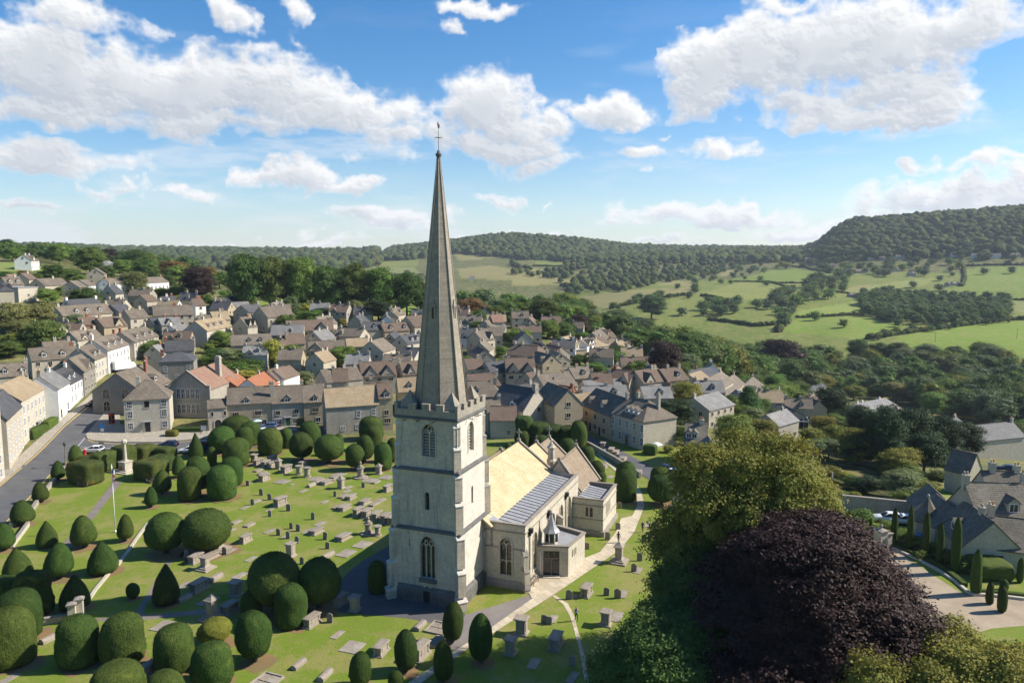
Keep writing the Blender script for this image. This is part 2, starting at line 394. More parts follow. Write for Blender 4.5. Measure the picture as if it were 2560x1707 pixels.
ct.links.new(ca.outputs['Color'], ce.inputs[0]); ct.links.new(ca.outputs['Alpha'], cmx.inputs[0]); ct.links.new(cx_.outputs[0], cmx.inputs[1]); ct.links.new(ce.outputs[0], cmx.inputs[2]); ct.links.new(cmx.outputs[0], ct.nodes['Material Output'].inputs[0])
cm.cycles.emission_sampling = 'NONE'
M['cloud'] = cm
make_sky()
# ------------------------------------------------------------------ ground, fields, roads and paths
def inpoly(px, py, poly):
    r = np.zeros(px.shape, bool); n = len(poly)
    for i in range(n):
        (x1, y1), (x2, y2) = poly[i], poly[(i+1) % n]
        c = ((y1 > py) != (y2 > py)) & (px < (x2-x1)*(py-y1)/((y2-y1) if y2 != y1 else 1e-9) + x1)
        r ^= c
    return r
def Z8(*p): return [(1300 + x*.5357, 520 + y*.5357) for x, y in p]
def Z21(*p): return [(560 + x*.2213, 600 + y*.2213) for x, y in p]
def Z18(*p): return [(x*.2723, 600 + y*.2723) for x, y in p]
def DSP(*p): return [(x*1.0884, y*1.0884) for x, y in p]
GR, GD, TN, PL = (.115, .215, .014), (.13, .18, .028), (.24, .21, .09), (.19, .22, .075)
FIELDS = [
 (Z8((1740,605),(1980,560),(2260,525),(2400,535),(2400,690),(2240,700),(2120,715),(1930,690)), 500, 950, (.15, .27, .012)),
 (Z8((1215,575),(1300,515),(1590,505),(1770,545),(1770,590),(1600,615),(1400,595)), 500, 1100, (.14, .25, .014)),
 (Z8((1295,480),(1600,430),(1590,495),(1290,508)), 600, 1300, (.19,.29,.04)),
 (Z8((880,520),(1100,480),(1240,465),(1190,540),(1080,550),(900,545)), 600, 1300, GD),
 (Z8((390,480),(560,430),(840,408),(945,435),(840,485),(560,505)), 600, 1400, GD),
 (Z8((830,407),(1030,342),(1280,378),(1330,400),(1100,425),(1000,432)), 700, 1500, (.19,.23,.05)),
 (Z8((1010,332),(1240,276),(1460,305),(1400,335),(1200,345)), 900, 1700, GR),
 (Z8((180,422),(500,388),(800,365),(820,400),(560,432),(420,465),(200,470)), 700, 1700, TN),
 (Z8((1840,405),(2080,362),(2075,280),(2400,270),(2400,425),(1880,420)), 800, 1600, GR),
 (Z8((1470,395),(1740,345),(1970,322),(1880,362),(1500,405)), 800, 1600, (.2,.25,.06)),
 (Z8((1490,378),(1650,353),(1600,387)), 800, 1600, TN),
 (Z8((2000,428),(2400,440),(2400,495),(2280,472)), 700, 1500, PL),
 (Z8((60,240),(180,230),(365,265),(300,278),(80,268)), 1200, 2600, GD),
 (Z8((-40,320),(120,328),(310,340),(200,358),(-40,362)), 1000, 2200, TN),
 (Z8((60,280),(165,288),(165,300),(55,292)), 1000, 2400, TN),
 (Z8((640,360),(700,335),(830,345),(800,365)), 900, 2000, TN),
 (Z8((920,300),(1000,283),(1010,300),(940,320)), 900, 2000, TN),
 (Z21((1460,305),(1650,226),(2200,220),(2195,292),(1800,318)), 1100, 2600, GD),
 (Z21((1490,330),(2150,308),(2240,400),(1900,425),(1540,415)), 1000, 2400, PL),
 (Z21((930,690),(1420,703),(2330,748),(2330,900),(1960,890),(1580,835),(980,765)), 250, 520, (.2,.34,.03)),
 (Z21((60,700),(700,660),(720,730),(300,745)), 250, 520, (.16,.26,.04)),
 (Z21((1160,170),(1300,150),(1420,150),(1300,185)), 2000, 4000, TN),
 (Z18((-20,203),(200,208),(415,245),(390,285),(-20,285)), 330, 800, (.17,.25,.05)),
 (Z18((1380,155),(1560,148),(1750,170),(1600,180)), 1500, 4000, GD),
 (Z18((1700,190),(1900,182),(2120,200),(1900,205)), 1500, 4000, PL),
 (DSP((1038,580),(1110,577),(1145,592),(1055,600)), 1300, 2700, TN),
 (DSP((1050,617),(1130,610),(1270,635),(1350,650),(1200,645),(1060,640)), 900, 2300, TN),
 (DSP((1215,598),(1320,593),(1370,605),(1290,612)), 1000, 2600, GD),
 (DSP((1300,690),(1400,672),(1450,690),(1330,705)), 600, 1700, TN),
]
def make_terrain():
    az = np.concatenate([np.linspace(-math.pi, -R(46), 60)[:-1], np.linspace(-R(46), R(46), 560), np.linspace(R(46), math.pi, 60)[1:]])
    D = np.concatenate([[0.0], 6 * 1.0155 ** np.arange(450)]); D = D[D < 5600]
    A, DD = np.meshgrid(az, D); X, Y = DD*np.sin(A), DD*np.cos(A); Zt = terr(X, Y)
    nr, nc = X.shape; V = np.stack([X, Y, Zt], -1).reshape(-1, 3)
    i = np.arange(nr-1)[:, None]*nc + np.arange(nc-1)[None]
    Q = np.stack([i, i+1, i+nc+1, i+nc], -1).reshape(-1, 4)
    px, py = project(V); d = (V - np.array([0, 0, CAMH])) @ FWD; dist = np.hypot(V[:, 0], V[:, 1])
    c = np.tile(np.array([.045, .062, .022], np.float32), (len(V), 1))
    c[dist < 420] = (.10, .115, .05)
    c[dist < 165] = (.155, .222, .02)
    c[(dist > 560) & (dist < 1500) & (px > 1450)] = (.11, .165, .02)
    for poly, d0, d1, cl in FIELDS:
        k = (d > 10) & (dist > d0) & (dist < d1) & inpoly(px, py, poly); c[k] = cl
    me = fast_mesh('ground', V, Q, M['ground'])
    at_ = me.color_attributes.new('land', 'FLOAT_COLOR', 'POINT')
    at_.data.foreach_set('color', np.concatenate([c, np.ones((len(c), 1), np.float32)], 1).ravel())
    tag(put('ground', me), kind='structure')
def ground_mat():
    N = NT('turf'); co = N.coord(); a = N.n('ShaderNodeAttribute', attribute_name='land')
    c = a.outputs[0]
    n1 = N.noise(co, .16, 7, .66); n2 = N.noise(co, .75, 6, .72); n3 = N.noise(co, 5.0, 5, .75); n4 = N.noise(co, .012, 5, .6)
    dry = N.math('MULTIPLY', N.ramp(N.math('ADD', n1, N.math('MULTIPLY', n2, .7)), .81, .94), .8)
    c = N.mix(dry, c, N.mix(.72, c, (.36, .27, .12)))
    c = N.mix(N.math('MULTIPLY', N.ramp(n2, .52, .66), .6), c, N.mix(.7, c, (.09, .15, .02)))
    c = N.mix(N.ramp(n3, .3, .7), N.mix(.45, c, (.04, .055, .01)), N.mix(.10, c, (.36, .40, .10)))
    c = N.mix(N.math('MULTIPLY', N.ramp(n4, .4, .65), .35), c, N.mix(.5, c, (.30, .27, .1)))
    N.bump(N.math('ADD', n3, N.noise(co, 22, 3)), .6, .06); N.b.inputs['Specular IOR Level'].default_value = .1
    return N.out(c)
M['ground'] = ground_mat()
def surf(name, c1, c2, sc=3.0, speck=.0, rough=.9):
    N = NT(name); co = N.coord(); n1 = N.noise(co, .35, 5, .6); n2 = N.noise(co, sc*6, 4, .7)
    c = N.mix(N.ramp(n1, .35, .65), c1, c2); c = N.mix(N.ramp(n2, .3, .7), N.mix(.3, c, (0, 0, 0)), c)
    if speck: c = N.mix(N.math('MULTIPLY', N.ramp(N.noise(co, 1.6, 4, .8), .55, .68), speck), c, (.12, .1, .07))
    N.bump(n2, .4, .02); N.b.inputs['Roughness'].default_value = rough
    return N.out(c)
M['asphalt'] = surf('asphalt', (.105, .105, .108), (.14, .137, .135), 4)
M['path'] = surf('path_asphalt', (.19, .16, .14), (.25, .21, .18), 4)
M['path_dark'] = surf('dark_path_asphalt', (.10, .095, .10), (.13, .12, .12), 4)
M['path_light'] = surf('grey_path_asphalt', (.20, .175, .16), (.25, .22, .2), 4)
M['earth'] = surf('bare_earth', (.27, .16, .075), (.2, .15, .07), 2, .3)
M['gravel'] = surf('gravel', (.43, .34, .235), (.33, .26, .18), 5, .3)
M['paint'] = plain('road_paint', (.7, .7, .68), .7, 0, .15, 8)
M['yellow'] = plain('yellow_road_paint', (.6, .42, .1), .7, 0, .2, 8)
def flags_mat(name, c1, c2, bw, bh, rot):
    N = NT(name); co = N.coord(); mp = N.n('ShaderNodeMapping'); N.l(co, mp.inputs[0]); mp.inputs['Rotation'].default_value = (0, 0, rot)
    br = N.n('ShaderNodeTexBrick'); N.l(mp.outputs[0], br.inputs['Vector']); br.inputs['Scale'].default_value = 1
    br.inputs['Brick Width'].default_value = bw; br.inputs['Row Height'].default_value = bh; br.inputs['Mortar Size'].default_value = .015
    br.inputs['Color1'].default_value = hx(c1); br.inputs['Color2'].default_value = hx(c2); br.inputs['Mortar'].default_value = hx([q*.5 for q in c2])
    n = N.noise(co, 3, 6, .7); c = N.mix(N.ramp(n, .35, .7), N.mix(.35, br.outputs[0], (.16, .14, .1)), br.outputs[0])
    N.bump(N.math('ADD', N.math('MULTIPLY', br.outputs['Fac'], -1), n), .4, .02)
    return N.out(c)
M['flags'] = flags_mat('flagstones', (.62, .53, .38), (.46, .38, .27), 1.6, .95, R(60))
M['pave'] = flags_mat('pavement_slabs', (.42, .37, .29), (.34, .3, .24), .9, .6, R(60))
make_terrain()

def drape(name, poly, z, mat, kind='structure', grid=3.0, parent=None, thick=0.0):
    """a sheet lying z above the ground inside an outline of photograph points"""
    P = [at(*q) for q in poly]
    return sheet(name, [(p.x, p.y) for p in P], z, mat, kind, grid, thick)
def sheet(name, pts, z, mat, kind='structure', grid=3.0, thick=0.0):
    bm = bmesh.new(); vs = [bm.verts.new((x, y, 0)) for x, y in pts]
    bm.faces.new(vs); bmesh.ops.triangulate(bm, faces=bm.faces[:])
    far = max(math.hypot(x, y) for x, y in pts) > 118
    if far:
        for ax in (0, 1):
            lo, hi = min(v.co[ax] for v in bm.verts), max(v.co[ax] for v in bm.verts); k = math.ceil(lo/grid)*grid
            while k < hi:
                no = Vector((0, 0, 0)); no[ax] = 1; c0 = Vector((0, 0, 0)); c0[ax] = k
                bmesh.ops.bisect_plane(bm, geom=bm.verts[:]+bm.edges[:]+bm.faces[:], plane_co=c0, plane_no=no); k += grid
    for v in bm.verts: v.co.z = tz(v.co.x, v.co.y) + z + (.05 if far else 0)
    bm.normal_update()
    for f in bm.faces:
        if f.normal.z < 0: f.normal_flip()
    if thick:
        r = bmesh.ops.extrude_face_region(bm, geom=bm.faces[:])
        for v in [g for g in r['geom'] if isinstance(g, bmesh.types.BMVert)]: v.co.z -= thick
        bmesh.ops.recalc_face_normals(bm, faces=bm.faces[:])
    me = bpy.data.meshes.new(name); bm.to_mesh(me); bm.free(); me.materials.append(mat)
    o = put(name, me)
    if kind: o['kind'] = kind
    return o
def ribbon(name, pts, w, z, mat, kind='structure', thick=0.0, px=True):
    P = [at(*q).to_2d() for q in pts] if px else [Vector(q) for q in pts]
    L, Rr = [], []
    for i, p in enumerate(P):
        d = (P[min(i+1, len(P)-1)] - P[max(i-1, 0)]).normalized(); n = Vector((-d.y, d.x))
        L.append(p + n*w/2); Rr.append(p - n*w/2)
    return sheet(name, [tuple(q) for q in L + Rr[::-1]], z, mat, kind, 3.0, thick)
# main street, the side road past the cottages and the lane on the right
drape('road', [(-60,1262),(60,1160),(159,1063),(215,1017),(246,985),(283,950),(300,962),(272,1005),(256,1040),(225,1075),(214,1088),(219,1098),(232,1103),(300,1107),(400,1107),(520,1096),(640,1082),(740,1076),(830,1066),(840,1082),(760,1096),(690,1112),(560,1128),(460,1134),(330,1134),(230,1128),(196,1117),(160,1156),(128,1189),(79,1244),(16,1311),(-60,1390)], .006, M['asphalt'])
drape('road', [(1440,1090),(1478,1092),(1560,1130),(1625,1165),(1700,1205),(1760,1245),(1740,1275),(1680,1252),(1625,1200),(1540,1150),(1470,1112)], .006, M['asphalt'])
drape('pavement', [(-60,1232),(60,1130),(140,1058),(205,1008),(236,978),(242,986),(215,1017),(159,1063),(60,1160),(-60,1262)], .12, M['pave'], thick=.2)
drape('pavement', [(256,1040),(272,1005),(300,1000),(300,1060),(340,1076),(520,1068),(740,1058),(744,1075),(640,1081),(520,1095),(400,1106),(300,1106),(232,1102),(219,1097),(214,1088),(225,1075)], .12, M['pave'], thick=.2)
ribbon('road_marking', [(-60,1265),(60,1164),(159,1068),(215,1022),(244,990)], .22, .011, M['yellow'])
ribbon('road_marking', [(16,1305),(79,1238),(128,1184)], .22, .011, M['yellow'])
ribbon('road_marking', [(258,1042),(227,1078),(217,1089),(222,1100),(234,1106),(300,1110),(400,1110),(520,1099)], .2, .011, M['yellow'])
for q in range(5):
    t0, t1 = q/5, (q+.55)/5
    ribbon('road_marking', [(196+17*t0, 1114-20*t0), (196+17*t1, 1114-20*t1)], .2, .012, M['paint'])
ribbon('road_marking', [(200,1119),(247,1117)], .12, .012, M['paint'])
ribbon('road_marking', [(280,1115),(330,1114)], .12, .012, M['paint'])
ribbon('road_marking', [(248,1121),(300,1121)], .12, .012, M['paint'])
# churchyard paths
drape('path', [(283,1205),(306,1205),(231,1299),(177,1370),(117,1432),(60,1500),(20,1500),(103,1430),(163,1353),(218,1290)], .004, M['path'])
drape('path', [(433,1378),(447,1378),(425,1411),(381,1487),(359,1525),(365,1537),(430,1531),(517,1521),(620,1510),(760,1490),(845,1466),(850,1490),(760,1510),(620,1525),(517,1534),(351,1549),(242,1552),(242,1545),(331,1537),(368,1484),(411,1409)], .004, M['path'])
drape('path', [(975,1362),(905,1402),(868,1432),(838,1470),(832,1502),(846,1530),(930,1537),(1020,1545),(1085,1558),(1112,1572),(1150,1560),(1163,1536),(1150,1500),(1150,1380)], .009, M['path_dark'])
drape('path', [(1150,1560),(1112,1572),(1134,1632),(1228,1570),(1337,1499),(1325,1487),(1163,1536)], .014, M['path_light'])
drape('path', [(980,1740),(1022,1706),(1133,1630),(1229,1568),(1330,1497),(1325,1487),(1316,1478),(1345,1440),(1500,1380),(1540,1330),(1552,1296),(1580,1290),(1593,1266),(1591,1225),(1572,1205),(1545,1185),(1537,1177),(1489,1134),(1497,1134),(1548,1176),(1566,1190),(1590,1210),(1604,1230),(1611,1266),(1586,1329),(1550,1375),(1381,1489),(1231,1584),(1171,1620),(1054,1707),(1010,1745)], .019, M['flags'])
drape('path', [(1381,1489),(1388,1487),(1420,1508),(1436,1540),(1446,1580),(1462,1640),(1472,1707),(1474,1740),(1462,1740),(1462,1707),(1452,1640),(1434,1570),(1424,1538),(1408,1510)], .024, M['flags'])
drape('path', [(1010,1740),(1054,1712),(1062,1715),(1030,1740)], .029, M['flags'])
# gravel drive of the manor
drape('drive', [(2170,1350),(2225,1360),(2270,1395),(2330,1435),(2400,1480),(2425,1488),(2560,1500),(2600,1560),(2480,1570),(2380,1600),(2200,1620),(2100,1560),(2080,1450),(2120,1370)], .006, M['gravel'])
drape('lawn', [(1690,1180),(1900,1190),(2030,1222),(2170,1238),(2330,1262),(2330,1215),(2200,1150),(2000,1120),(1760,1150)], .02, M['ground'])
# ------------------------------------------------------------------ the church
A0 = R(20.8); CH = Vector((-8.63, 88.23, 0)); CRZ = math.pi/2 - A0
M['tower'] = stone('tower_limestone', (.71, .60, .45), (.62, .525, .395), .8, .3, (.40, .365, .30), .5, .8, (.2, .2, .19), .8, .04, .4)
M['ashlar'] = stone('cream_ashlar', (.66, .59, .46), (.60, .53, .41), .7, .28, (.45, .4, .32), .4, .3, (.16, .14, .11), .8, .04)
M['spire'] = stone('spire_limestone', (.40, .335, .25), (.315, .265, .2), .75, .36, (.27, .235, .19), .55, .35, (.09, .085, .08), .6, .04, .8)
M['dark_stone'] = stone('weathered_string_course', (.13, .125, .12), (.17, .165, .15), .6, .3, (.07, .07, .07), .7, .3, mort=.7, vary=.02, lich=.5)
M['nave_roof'] = tiles('lichened_stone_tiles', (.60, .475, .275), (.50, .385, .215), .24, .34, (.66, .56, .36), .5, .3, (.36, .26, .12), 1.5, .9, .02)
M['brown_roof'] = tiles('brown_stone_tiles', (.30, .225, .15), (.24, .18, .125), .24, .34, (.36, .29, .2), .4, .2, (.14, .11, .08), 1.3, .9, .02)
M['lead'] = plain('lead_sheet', (.30, .30, .305), .55, .1, .15, 1.2, .5)
M['lead_dark'] = plain('dark_lead', (.075, .075, .08), .6, .2, .2, 2, .4)
M['tower_lit'] = stone('sunlit_tower_stone', (.76, .70, .59), (.70, .64, .54), .8, .3, (.52, .47, .4), .35, .25, (.3, .27, .22), .85, .03)  # tower stone with sunlight put into its colour: south wall, buttress slopes
def sq(h): return [(-h, -h), (h, -h), (h, h), (-h, h)]
def lattice(mb, poly, t, o, u, proud=.02, m=0):
    """a flat moulding of width t round an outline (u,z), standing proud of the wall"""
    cx = sum(p[0] for p in poly)/len(poly); cz = sum(p[1] for p in poly)/len(poly)
    u = Vector(u).normalized(); out = Vector((u.y, -u.x, 0)); o = Vector(o); n = len(poly)
    off = []
    for i, p in enumerate(poly):
        a, b = Vector(poly[i-1]), Vector(poly[(i+1) % n]); d = (b - a).normalized(); nn = Vector((d.y, -d.x)); off.append((p[0]+nn.x*t, p[1]+nn.y*t))
    P = lambda q, d: o + u*q[0] + Vector((0, 0, q[1])) + out*d
    for i in range(n):
        j = (i+1) % n
        if poly[i][1] == poly[j][1] == min(p[1] for p in poly): continue
        mb.face([P(off[i], proud), P(off[j], proud), P(poly[j], proud), P(poly[i], proud)], m)
        mb.face([P(off[i], 0), P(off[j], 0), P(off[j], proud), P(off[i], proud)], m)
        mb.face([P(poly[i], proud), P(poly[j], proud), P(poly[j], -.02), P(poly[i], -.02)], m)
def bar(mb, o, u, a, b, w, d0, d1, m=0):
    """a straight stone bar between two (u,z) points"""
    u = Vector(u).normalized(); inn = Vector((-u.y, u.x, 0)); o = Vector(o)
    a, b = Vector(a), Vector(b); d = (b-a).normalized(); nn = Vector((-d.y, d.x))*w/2
    P = lambda q, k: o + u*q.x + Vector((0, 0, q.y)) + inn*k
    c = [a-nn, b-nn, b+nn, a+nn]
    mb.mesh([P(q, d0) for q in c] + [P(q, d1) for q in c], [(0,1,2,3),(0,4,5,1),(1,5,6,2),(2,6,7,3),(3,7,4,0)], m)
def tracery(parent, o, u, hole, lights, depth, transom=None, louvre=False, quatre=True, mats=None, glass=None):
    """stone mullions and tracery in a pointed opening, with the glass (or louvres) behind as its own part"""
    w = max(p[0] for p in hole) - min(p[0] for p in hole); z0 = min(p[1] for p in hole); z1 = max(p[1] for p in hole); xc = sum(p[0] for p in hole)/len(hole)
    xm = (max(p[0] for p in hole) + min(p[0] for p in hole))/2; mb = MB(); zs = z1 - w*.72
    lw = w/lights; t = max(.07, w*.055)
    for i in range(1, lights): bar(mb, o, u, (xm - w/2 + lw*i, z0), (xm - w/2 + lw*i, zs + lw*.3), t, depth*.45, depth*.95)
    for i in range(lights):
        x = xm - w/2 + lw*(i+.5)
        for zz in ([zs - lw*.1] + ([transom - lw*.55] if transom else [])):
            pts = [(x - lw/2, zz - .02), (x - lw*.33, zz + lw*.34), (x, zz + lw*.6), (x + lw*.33, zz + lw*.34), (x + lw/2, zz - .02)]
            for a, b in zip(pts, pts[1:]): bar(mb, o, u, a, b, t*.8, depth*.5, depth*.9)
    if transom: bar(mb, o, u, (xm - w/2, transom), (xm + w/2, transom), t, depth*.5, depth*.95)
    if quatre:
        for i in range(1, lights):
            x = xm - w/2 + lw*i; r = lw*.34; zc = zs + lw*.3 + r
            pts = [(x + r*math.cos(k*math.pi/4), zc + r*1.15*math.sin(k*math.pi/4)) for k in range(9)]
            for a, b in zip(pts, pts[1:]): bar(mb, o, u, a, b, t*.7, depth*.5, depth*.9)
            for s in (-1, 1): bar(mb, o, u, (x, zc + r), (x + s*lw*.3, zc + r + lw*.32), t*.7, depth*.5, depth*.9)
    win = mb.build('window', mats or M['frame_stone'], parent)
    g = MB(); uu = Vector(u).normalized(); inn = Vector((-uu.y, uu.x, 0)); oo = Vector(o)
    if louvre:
        k = int((z1 - z0 - w*.35)/.36)
        for i in range(k):
            z = z0 + .08 + i*.36; c = [(xm - w*.46, z), (xm + w*.46, z)]
            p = [oo + uu*q[0] + Vector((0, 0, q[1])) for q in c]
            g.face([p[0] + inn*depth*.6, p[1] + inn*depth*.6, p[1] + inn*depth*1.5 + Vector((0, 0, .3)), p[0] + inn*depth*1.5 + Vector((0, 0, .3))])
        g.build('louvres', M['frame_stone'], win)
        g = MB()
    g.face([oo + uu*q[0] + Vector((0, 0, q[1])) + inn*depth*(1.6 if louvre else .97) for q in hole])
    g.build('pane', glass or M['glass'], win)
    return win
church = thing('church', 'pale limestone church with a tall tapering spire, lichened golden nave roof and lead covered aisle', 'church', CH, CRZ)
def hole_rect(x, z, w, h): return [(x-w/2, z), (x+w/2, z), (x+w/2, z+h), (x-w/2, z+h)]
def shift(h, dx): return [(x+dx, z) for x, z in h]
def build_tower():
    S = [(0, 1.5, 4.72), (1.5, 8.9, 4.4), (8.9, 16.1, 4.2), (16.1, 22.3, 4.0)]
    mb = MB(); ms = MB()
    WEST = {1: [shift(arch(1.95, 3.0, 5.2), .2)], 2: [shift(arch(.62, 11.3, 2.2, 5), .1)], 3: [shift(arch(1.75, 17.75, 3.9), .3)]}
    SOUTH = {2: [shift(arch(.55, 11.4, 2.2, 5), -.3)], 3: [shift(arch(1.6, 17.8, 3.7), -.2)]}
    for i, (z0, z1, h) in enumerate(S):
        rect = [(-h, z0), (h, z0), (h, z1), (-h, z1)]
        tgt = mb
        if i == 0:
            mb2 = MB(); dr = [(-.62, 0), (.62, 0), (.62, 1.5), (-.62, 1.5)]
            rect2 = [(-h, z0), (-.42, z0), (-.42, z1), (-h, z1)]
            for o, u in (((-h, 0, 0), (0, -1)), ):
                mb2.wall(o, (0, -1, 0), [(-h, 0), (-.3, 0), (-.3, 1.5), (-h, 1.5)]); mb2.wall(o, (0, -1, 0), [(.55, 0), (h, 0), (h, 1.5), (.55, 1.5)])
                mb2.wall((-4.36, 0, 0), (0, -1, 0), [(-.3, 0), (.55, 0), (.55, 1.5), (-.3, 1.5)])
                mb2.face([(-h, .3, 0), (-h, .3, 1.5), (-4.36, .3, 1.5), (-4.36, .3, 0)]); mb2.face([(-h, -.55, 0), (-4.36, -.55, 0), (-4.36, -.55, 1.5), (-h, -.55, 1.5)])
            for o, u in (((0, -h, 0), (1, 0, 0)), ((h, 0, 0), (0, 1, 0)), ((0, h, 0), (-1, 0, 0))): mb2.wall(o, u, rect)
            # sloping top of the plinth
            q, p = sq(4.72), sq(4.4)
            for k in range(4):
                j = (k+1) % 4
                mb2.face([(q[k][0], q[k][1], 1.5), (q[j][0], q[j][1], 1.5), (p[j][0], p[j][1], 1.95), (p[k][0], p[k][1], 1.95)])
            mb2.build('plinth', M['dark_stone'], tower_p); continue
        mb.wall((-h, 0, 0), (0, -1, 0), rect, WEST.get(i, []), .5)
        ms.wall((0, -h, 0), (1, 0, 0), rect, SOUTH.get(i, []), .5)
        mb.wall((h, 0, 0), (0, 1, 0), rect); mb.wall((0, h, 0), (-1, 0, 0), rect)
        for hl in WEST.get(i, []):
            if i == 2:
                mb.face([(-h+.45, -p[0], p[1]) for p in hl], 1)
            else: tracery(tower_p, (-h, 0, 0), (0, -1, 0), hl, 3 if i == 1 else 2, .5, None, i == 3)
            if i != 2: lattice(mb, hl, .16, (-h, 0, 0), (0, -1, 0), .07)
        for hl in SOUTH.get(i, []):
            if i == 2: ms.face([(p[0], -h+.45, p[1]) for p in hl], 1)
            else: tracery(tower_p, (0, -h, 0), (1, 0, 0), hl, 2, .5, None, True); lattice(ms, hl, .14, (0, -h, 0), (1, 0, 0), .06)
    mb.box(-4.42, -4.36, -.75, -.55+.05, 7.0, 7.01)
    mb.box(-4.415, -4.39, 1.75+.45, 1.83+.45, 6.6, 7.5, 1)             # slit
    # the broken mass inside so that no light comes through
    mb.box(-3.4, 3.4, -3.4, 3.4, 0, 22.2, 1)
    ms.build('south_wall', [M['tower_lit'], M['glass']], tower_p)
    for z, h in ((8.75, 4.62), (15.95, 4.42), (22.1, 4.2)):
        a, b = sq(h), sq(h-.22); sb = MB()
        sb.prism(a, z, z+.17, 0); sb.prism(a, z+.17, z+.36, 0, b)
        sb.build('string_course', M['dark_stone'], tower_p)
    # window sill blocks below the west window
    mb3 = MB(); mb3.box(-4.75, -4.36, -1.35, .85, 2.55, 2.95); mb3.build('sill', M['dark_stone'], tower_p)
    d = MB(); hl = shift(arch(.86, .05, 1.95, 6, .5), .12); d.face([(-4.47, -p[0], p[1]) for p in hl]); 
    dd = d.build('door', M['door'], tower_p); d2 = MB(); lattice(d2, hl, .17, (-4.42, 0, 0), (0, -1, 0), .06); d2.build('door_surround', M['frame_stone'], dd)
    # diagonal buttresses in sloping stages
    for sx_, sy_ in ((-1, -1), (1, -1), (-1, 1), (1, 1)):
        b = MB(); ang = math.atan2(sy_, sx_); c, s_ = math.cos(ang), math.sin(ang)
        for z0, z1, pr, hh, w in ((0, 1.6, 1.75, 4.4, 1.15), (1.6, 4.9, 1.42, 4.4, .98), (4.9, 8.9, 1.15, 4.3, .95), (8.9, 12.8, .95, 4.15, .92), (12.8, 16.1, .78, 4.1, .9), (16.1, 19.3, .62, 3.95, .86), (19.3, 21.9, .42, 3.95, .84)):
            base = hh*math.sqrt(2) - .55; end = hh*math.sqrt(2) - .3 + pr*.75
            T = lambda x, y: (c*x - s_*y, s_*x + c*y)
            lo = [T(base, -w/2), T(end, -w/2), T(end, w/2), T(base, w/2)]
            b.prism(lo, z0, z1 - .55, 0)
            hi = [T(base, -w/2), T(base+.3, -w/2), T(base+.3, w/2), T(base, w/2)]
            lo2 = [T(base, -w/2-.04), T(end+.06, -w/2-.04), T(end+.06, w/2+.04), T(base, w/2+.04)]
            b.prism(lo2, z1 - .55, z1 - .46, 1); b.prism(lo2, z1 - .46, z1 + .1, 1, hi)
        b.build('buttress', [M['tower'], M['tower_lit']], tower_p)
    # battlements
    p = MB(); h, t = 4.12, .34
    for a, b_, c_, d_ in ((-h, h, -h, -h+t), (-h, h, h-t, h), (-h, -h+t, -h+t, h-t), (h-t, h, -h+t, h-t)): p.box(a, b_, c_, d_, 22.45, 23.25)
    for k in range(5):
        u0 = -h + k*(2*h - .95)/4; u1 = u0 + .95
        for f in range(4):
            for (za, zb, g) in ((23.25, 23.86, 0), (23.86, 23.97, .05)):
                if f == 0: p.box(u0-g, u1+g, -h-g, -h+t+g, za, zb, 0)
                elif f == 1: p.box(u0-g, u1+g, h-t-g, h+g, za, zb, 0)
                elif 0 < k < 4 and f == 2: p.box(-h-g, -h+t+g, u0-g, u1+g, za, zb, 0)
                elif 0 < k < 4 and f == 3: p.box(h-t-g, h+g, u0-g, u1+g, za, zb, 0)
    p.build('parapet', M['tower_top'], tower_p)
    p = MB(); p.box(-3.78, 3.78, -3.78, 3.78, 22.2, 22.6); p.build('roof', M['lead'], tower_p)
    for sx_, sy_ in ((-1, -1), (1, -1), (-1, 1), (1, 1)):
        p = MB(); cx, cy = sx_*2.75, sy_*2.75; q = [(cx-.95, cy-.95), (cx+.95, cy-.95), (cx+.95, cy+.95), (cx-.95, cy+.95)]
        p.prism(q, 22.6, 23.5); p.prism(q, 23.5, 25.3, 0, [(cx+dx*.02, cy+dy*.02) for dx, dy in ((-1,-1),(1,-1),(1,1),(-1,1))]); p.build('pinnacle', M['spire'], tower_p)
    for y in (-2.6, -.9, 1.2): g = MB(); g.box(-4.75, -4.15, -y-.05, -y+.05, 21.95, 22.03); g.build('water_spout', M['iron'], tower_p)
    for x in (-1.2, .6, 1.3): g = MB(); g.box(x-.05, x+.05, -4.75, -4.15, 21.95, 22.03); g.build('water_spout', M['iron'], tower_p)
    tower_wall = mb.build('west_wall', [M['tower'], M['glass']], tower_p)
M['tower_top'] = stone('parapet_limestone', (.40, .35, .27), (.34, .30, .24), .7, .3, (.25, .23, .19), .5, .4, (.1, .1, .09), .8, .03, .6)
tower_p = church
build_tower()
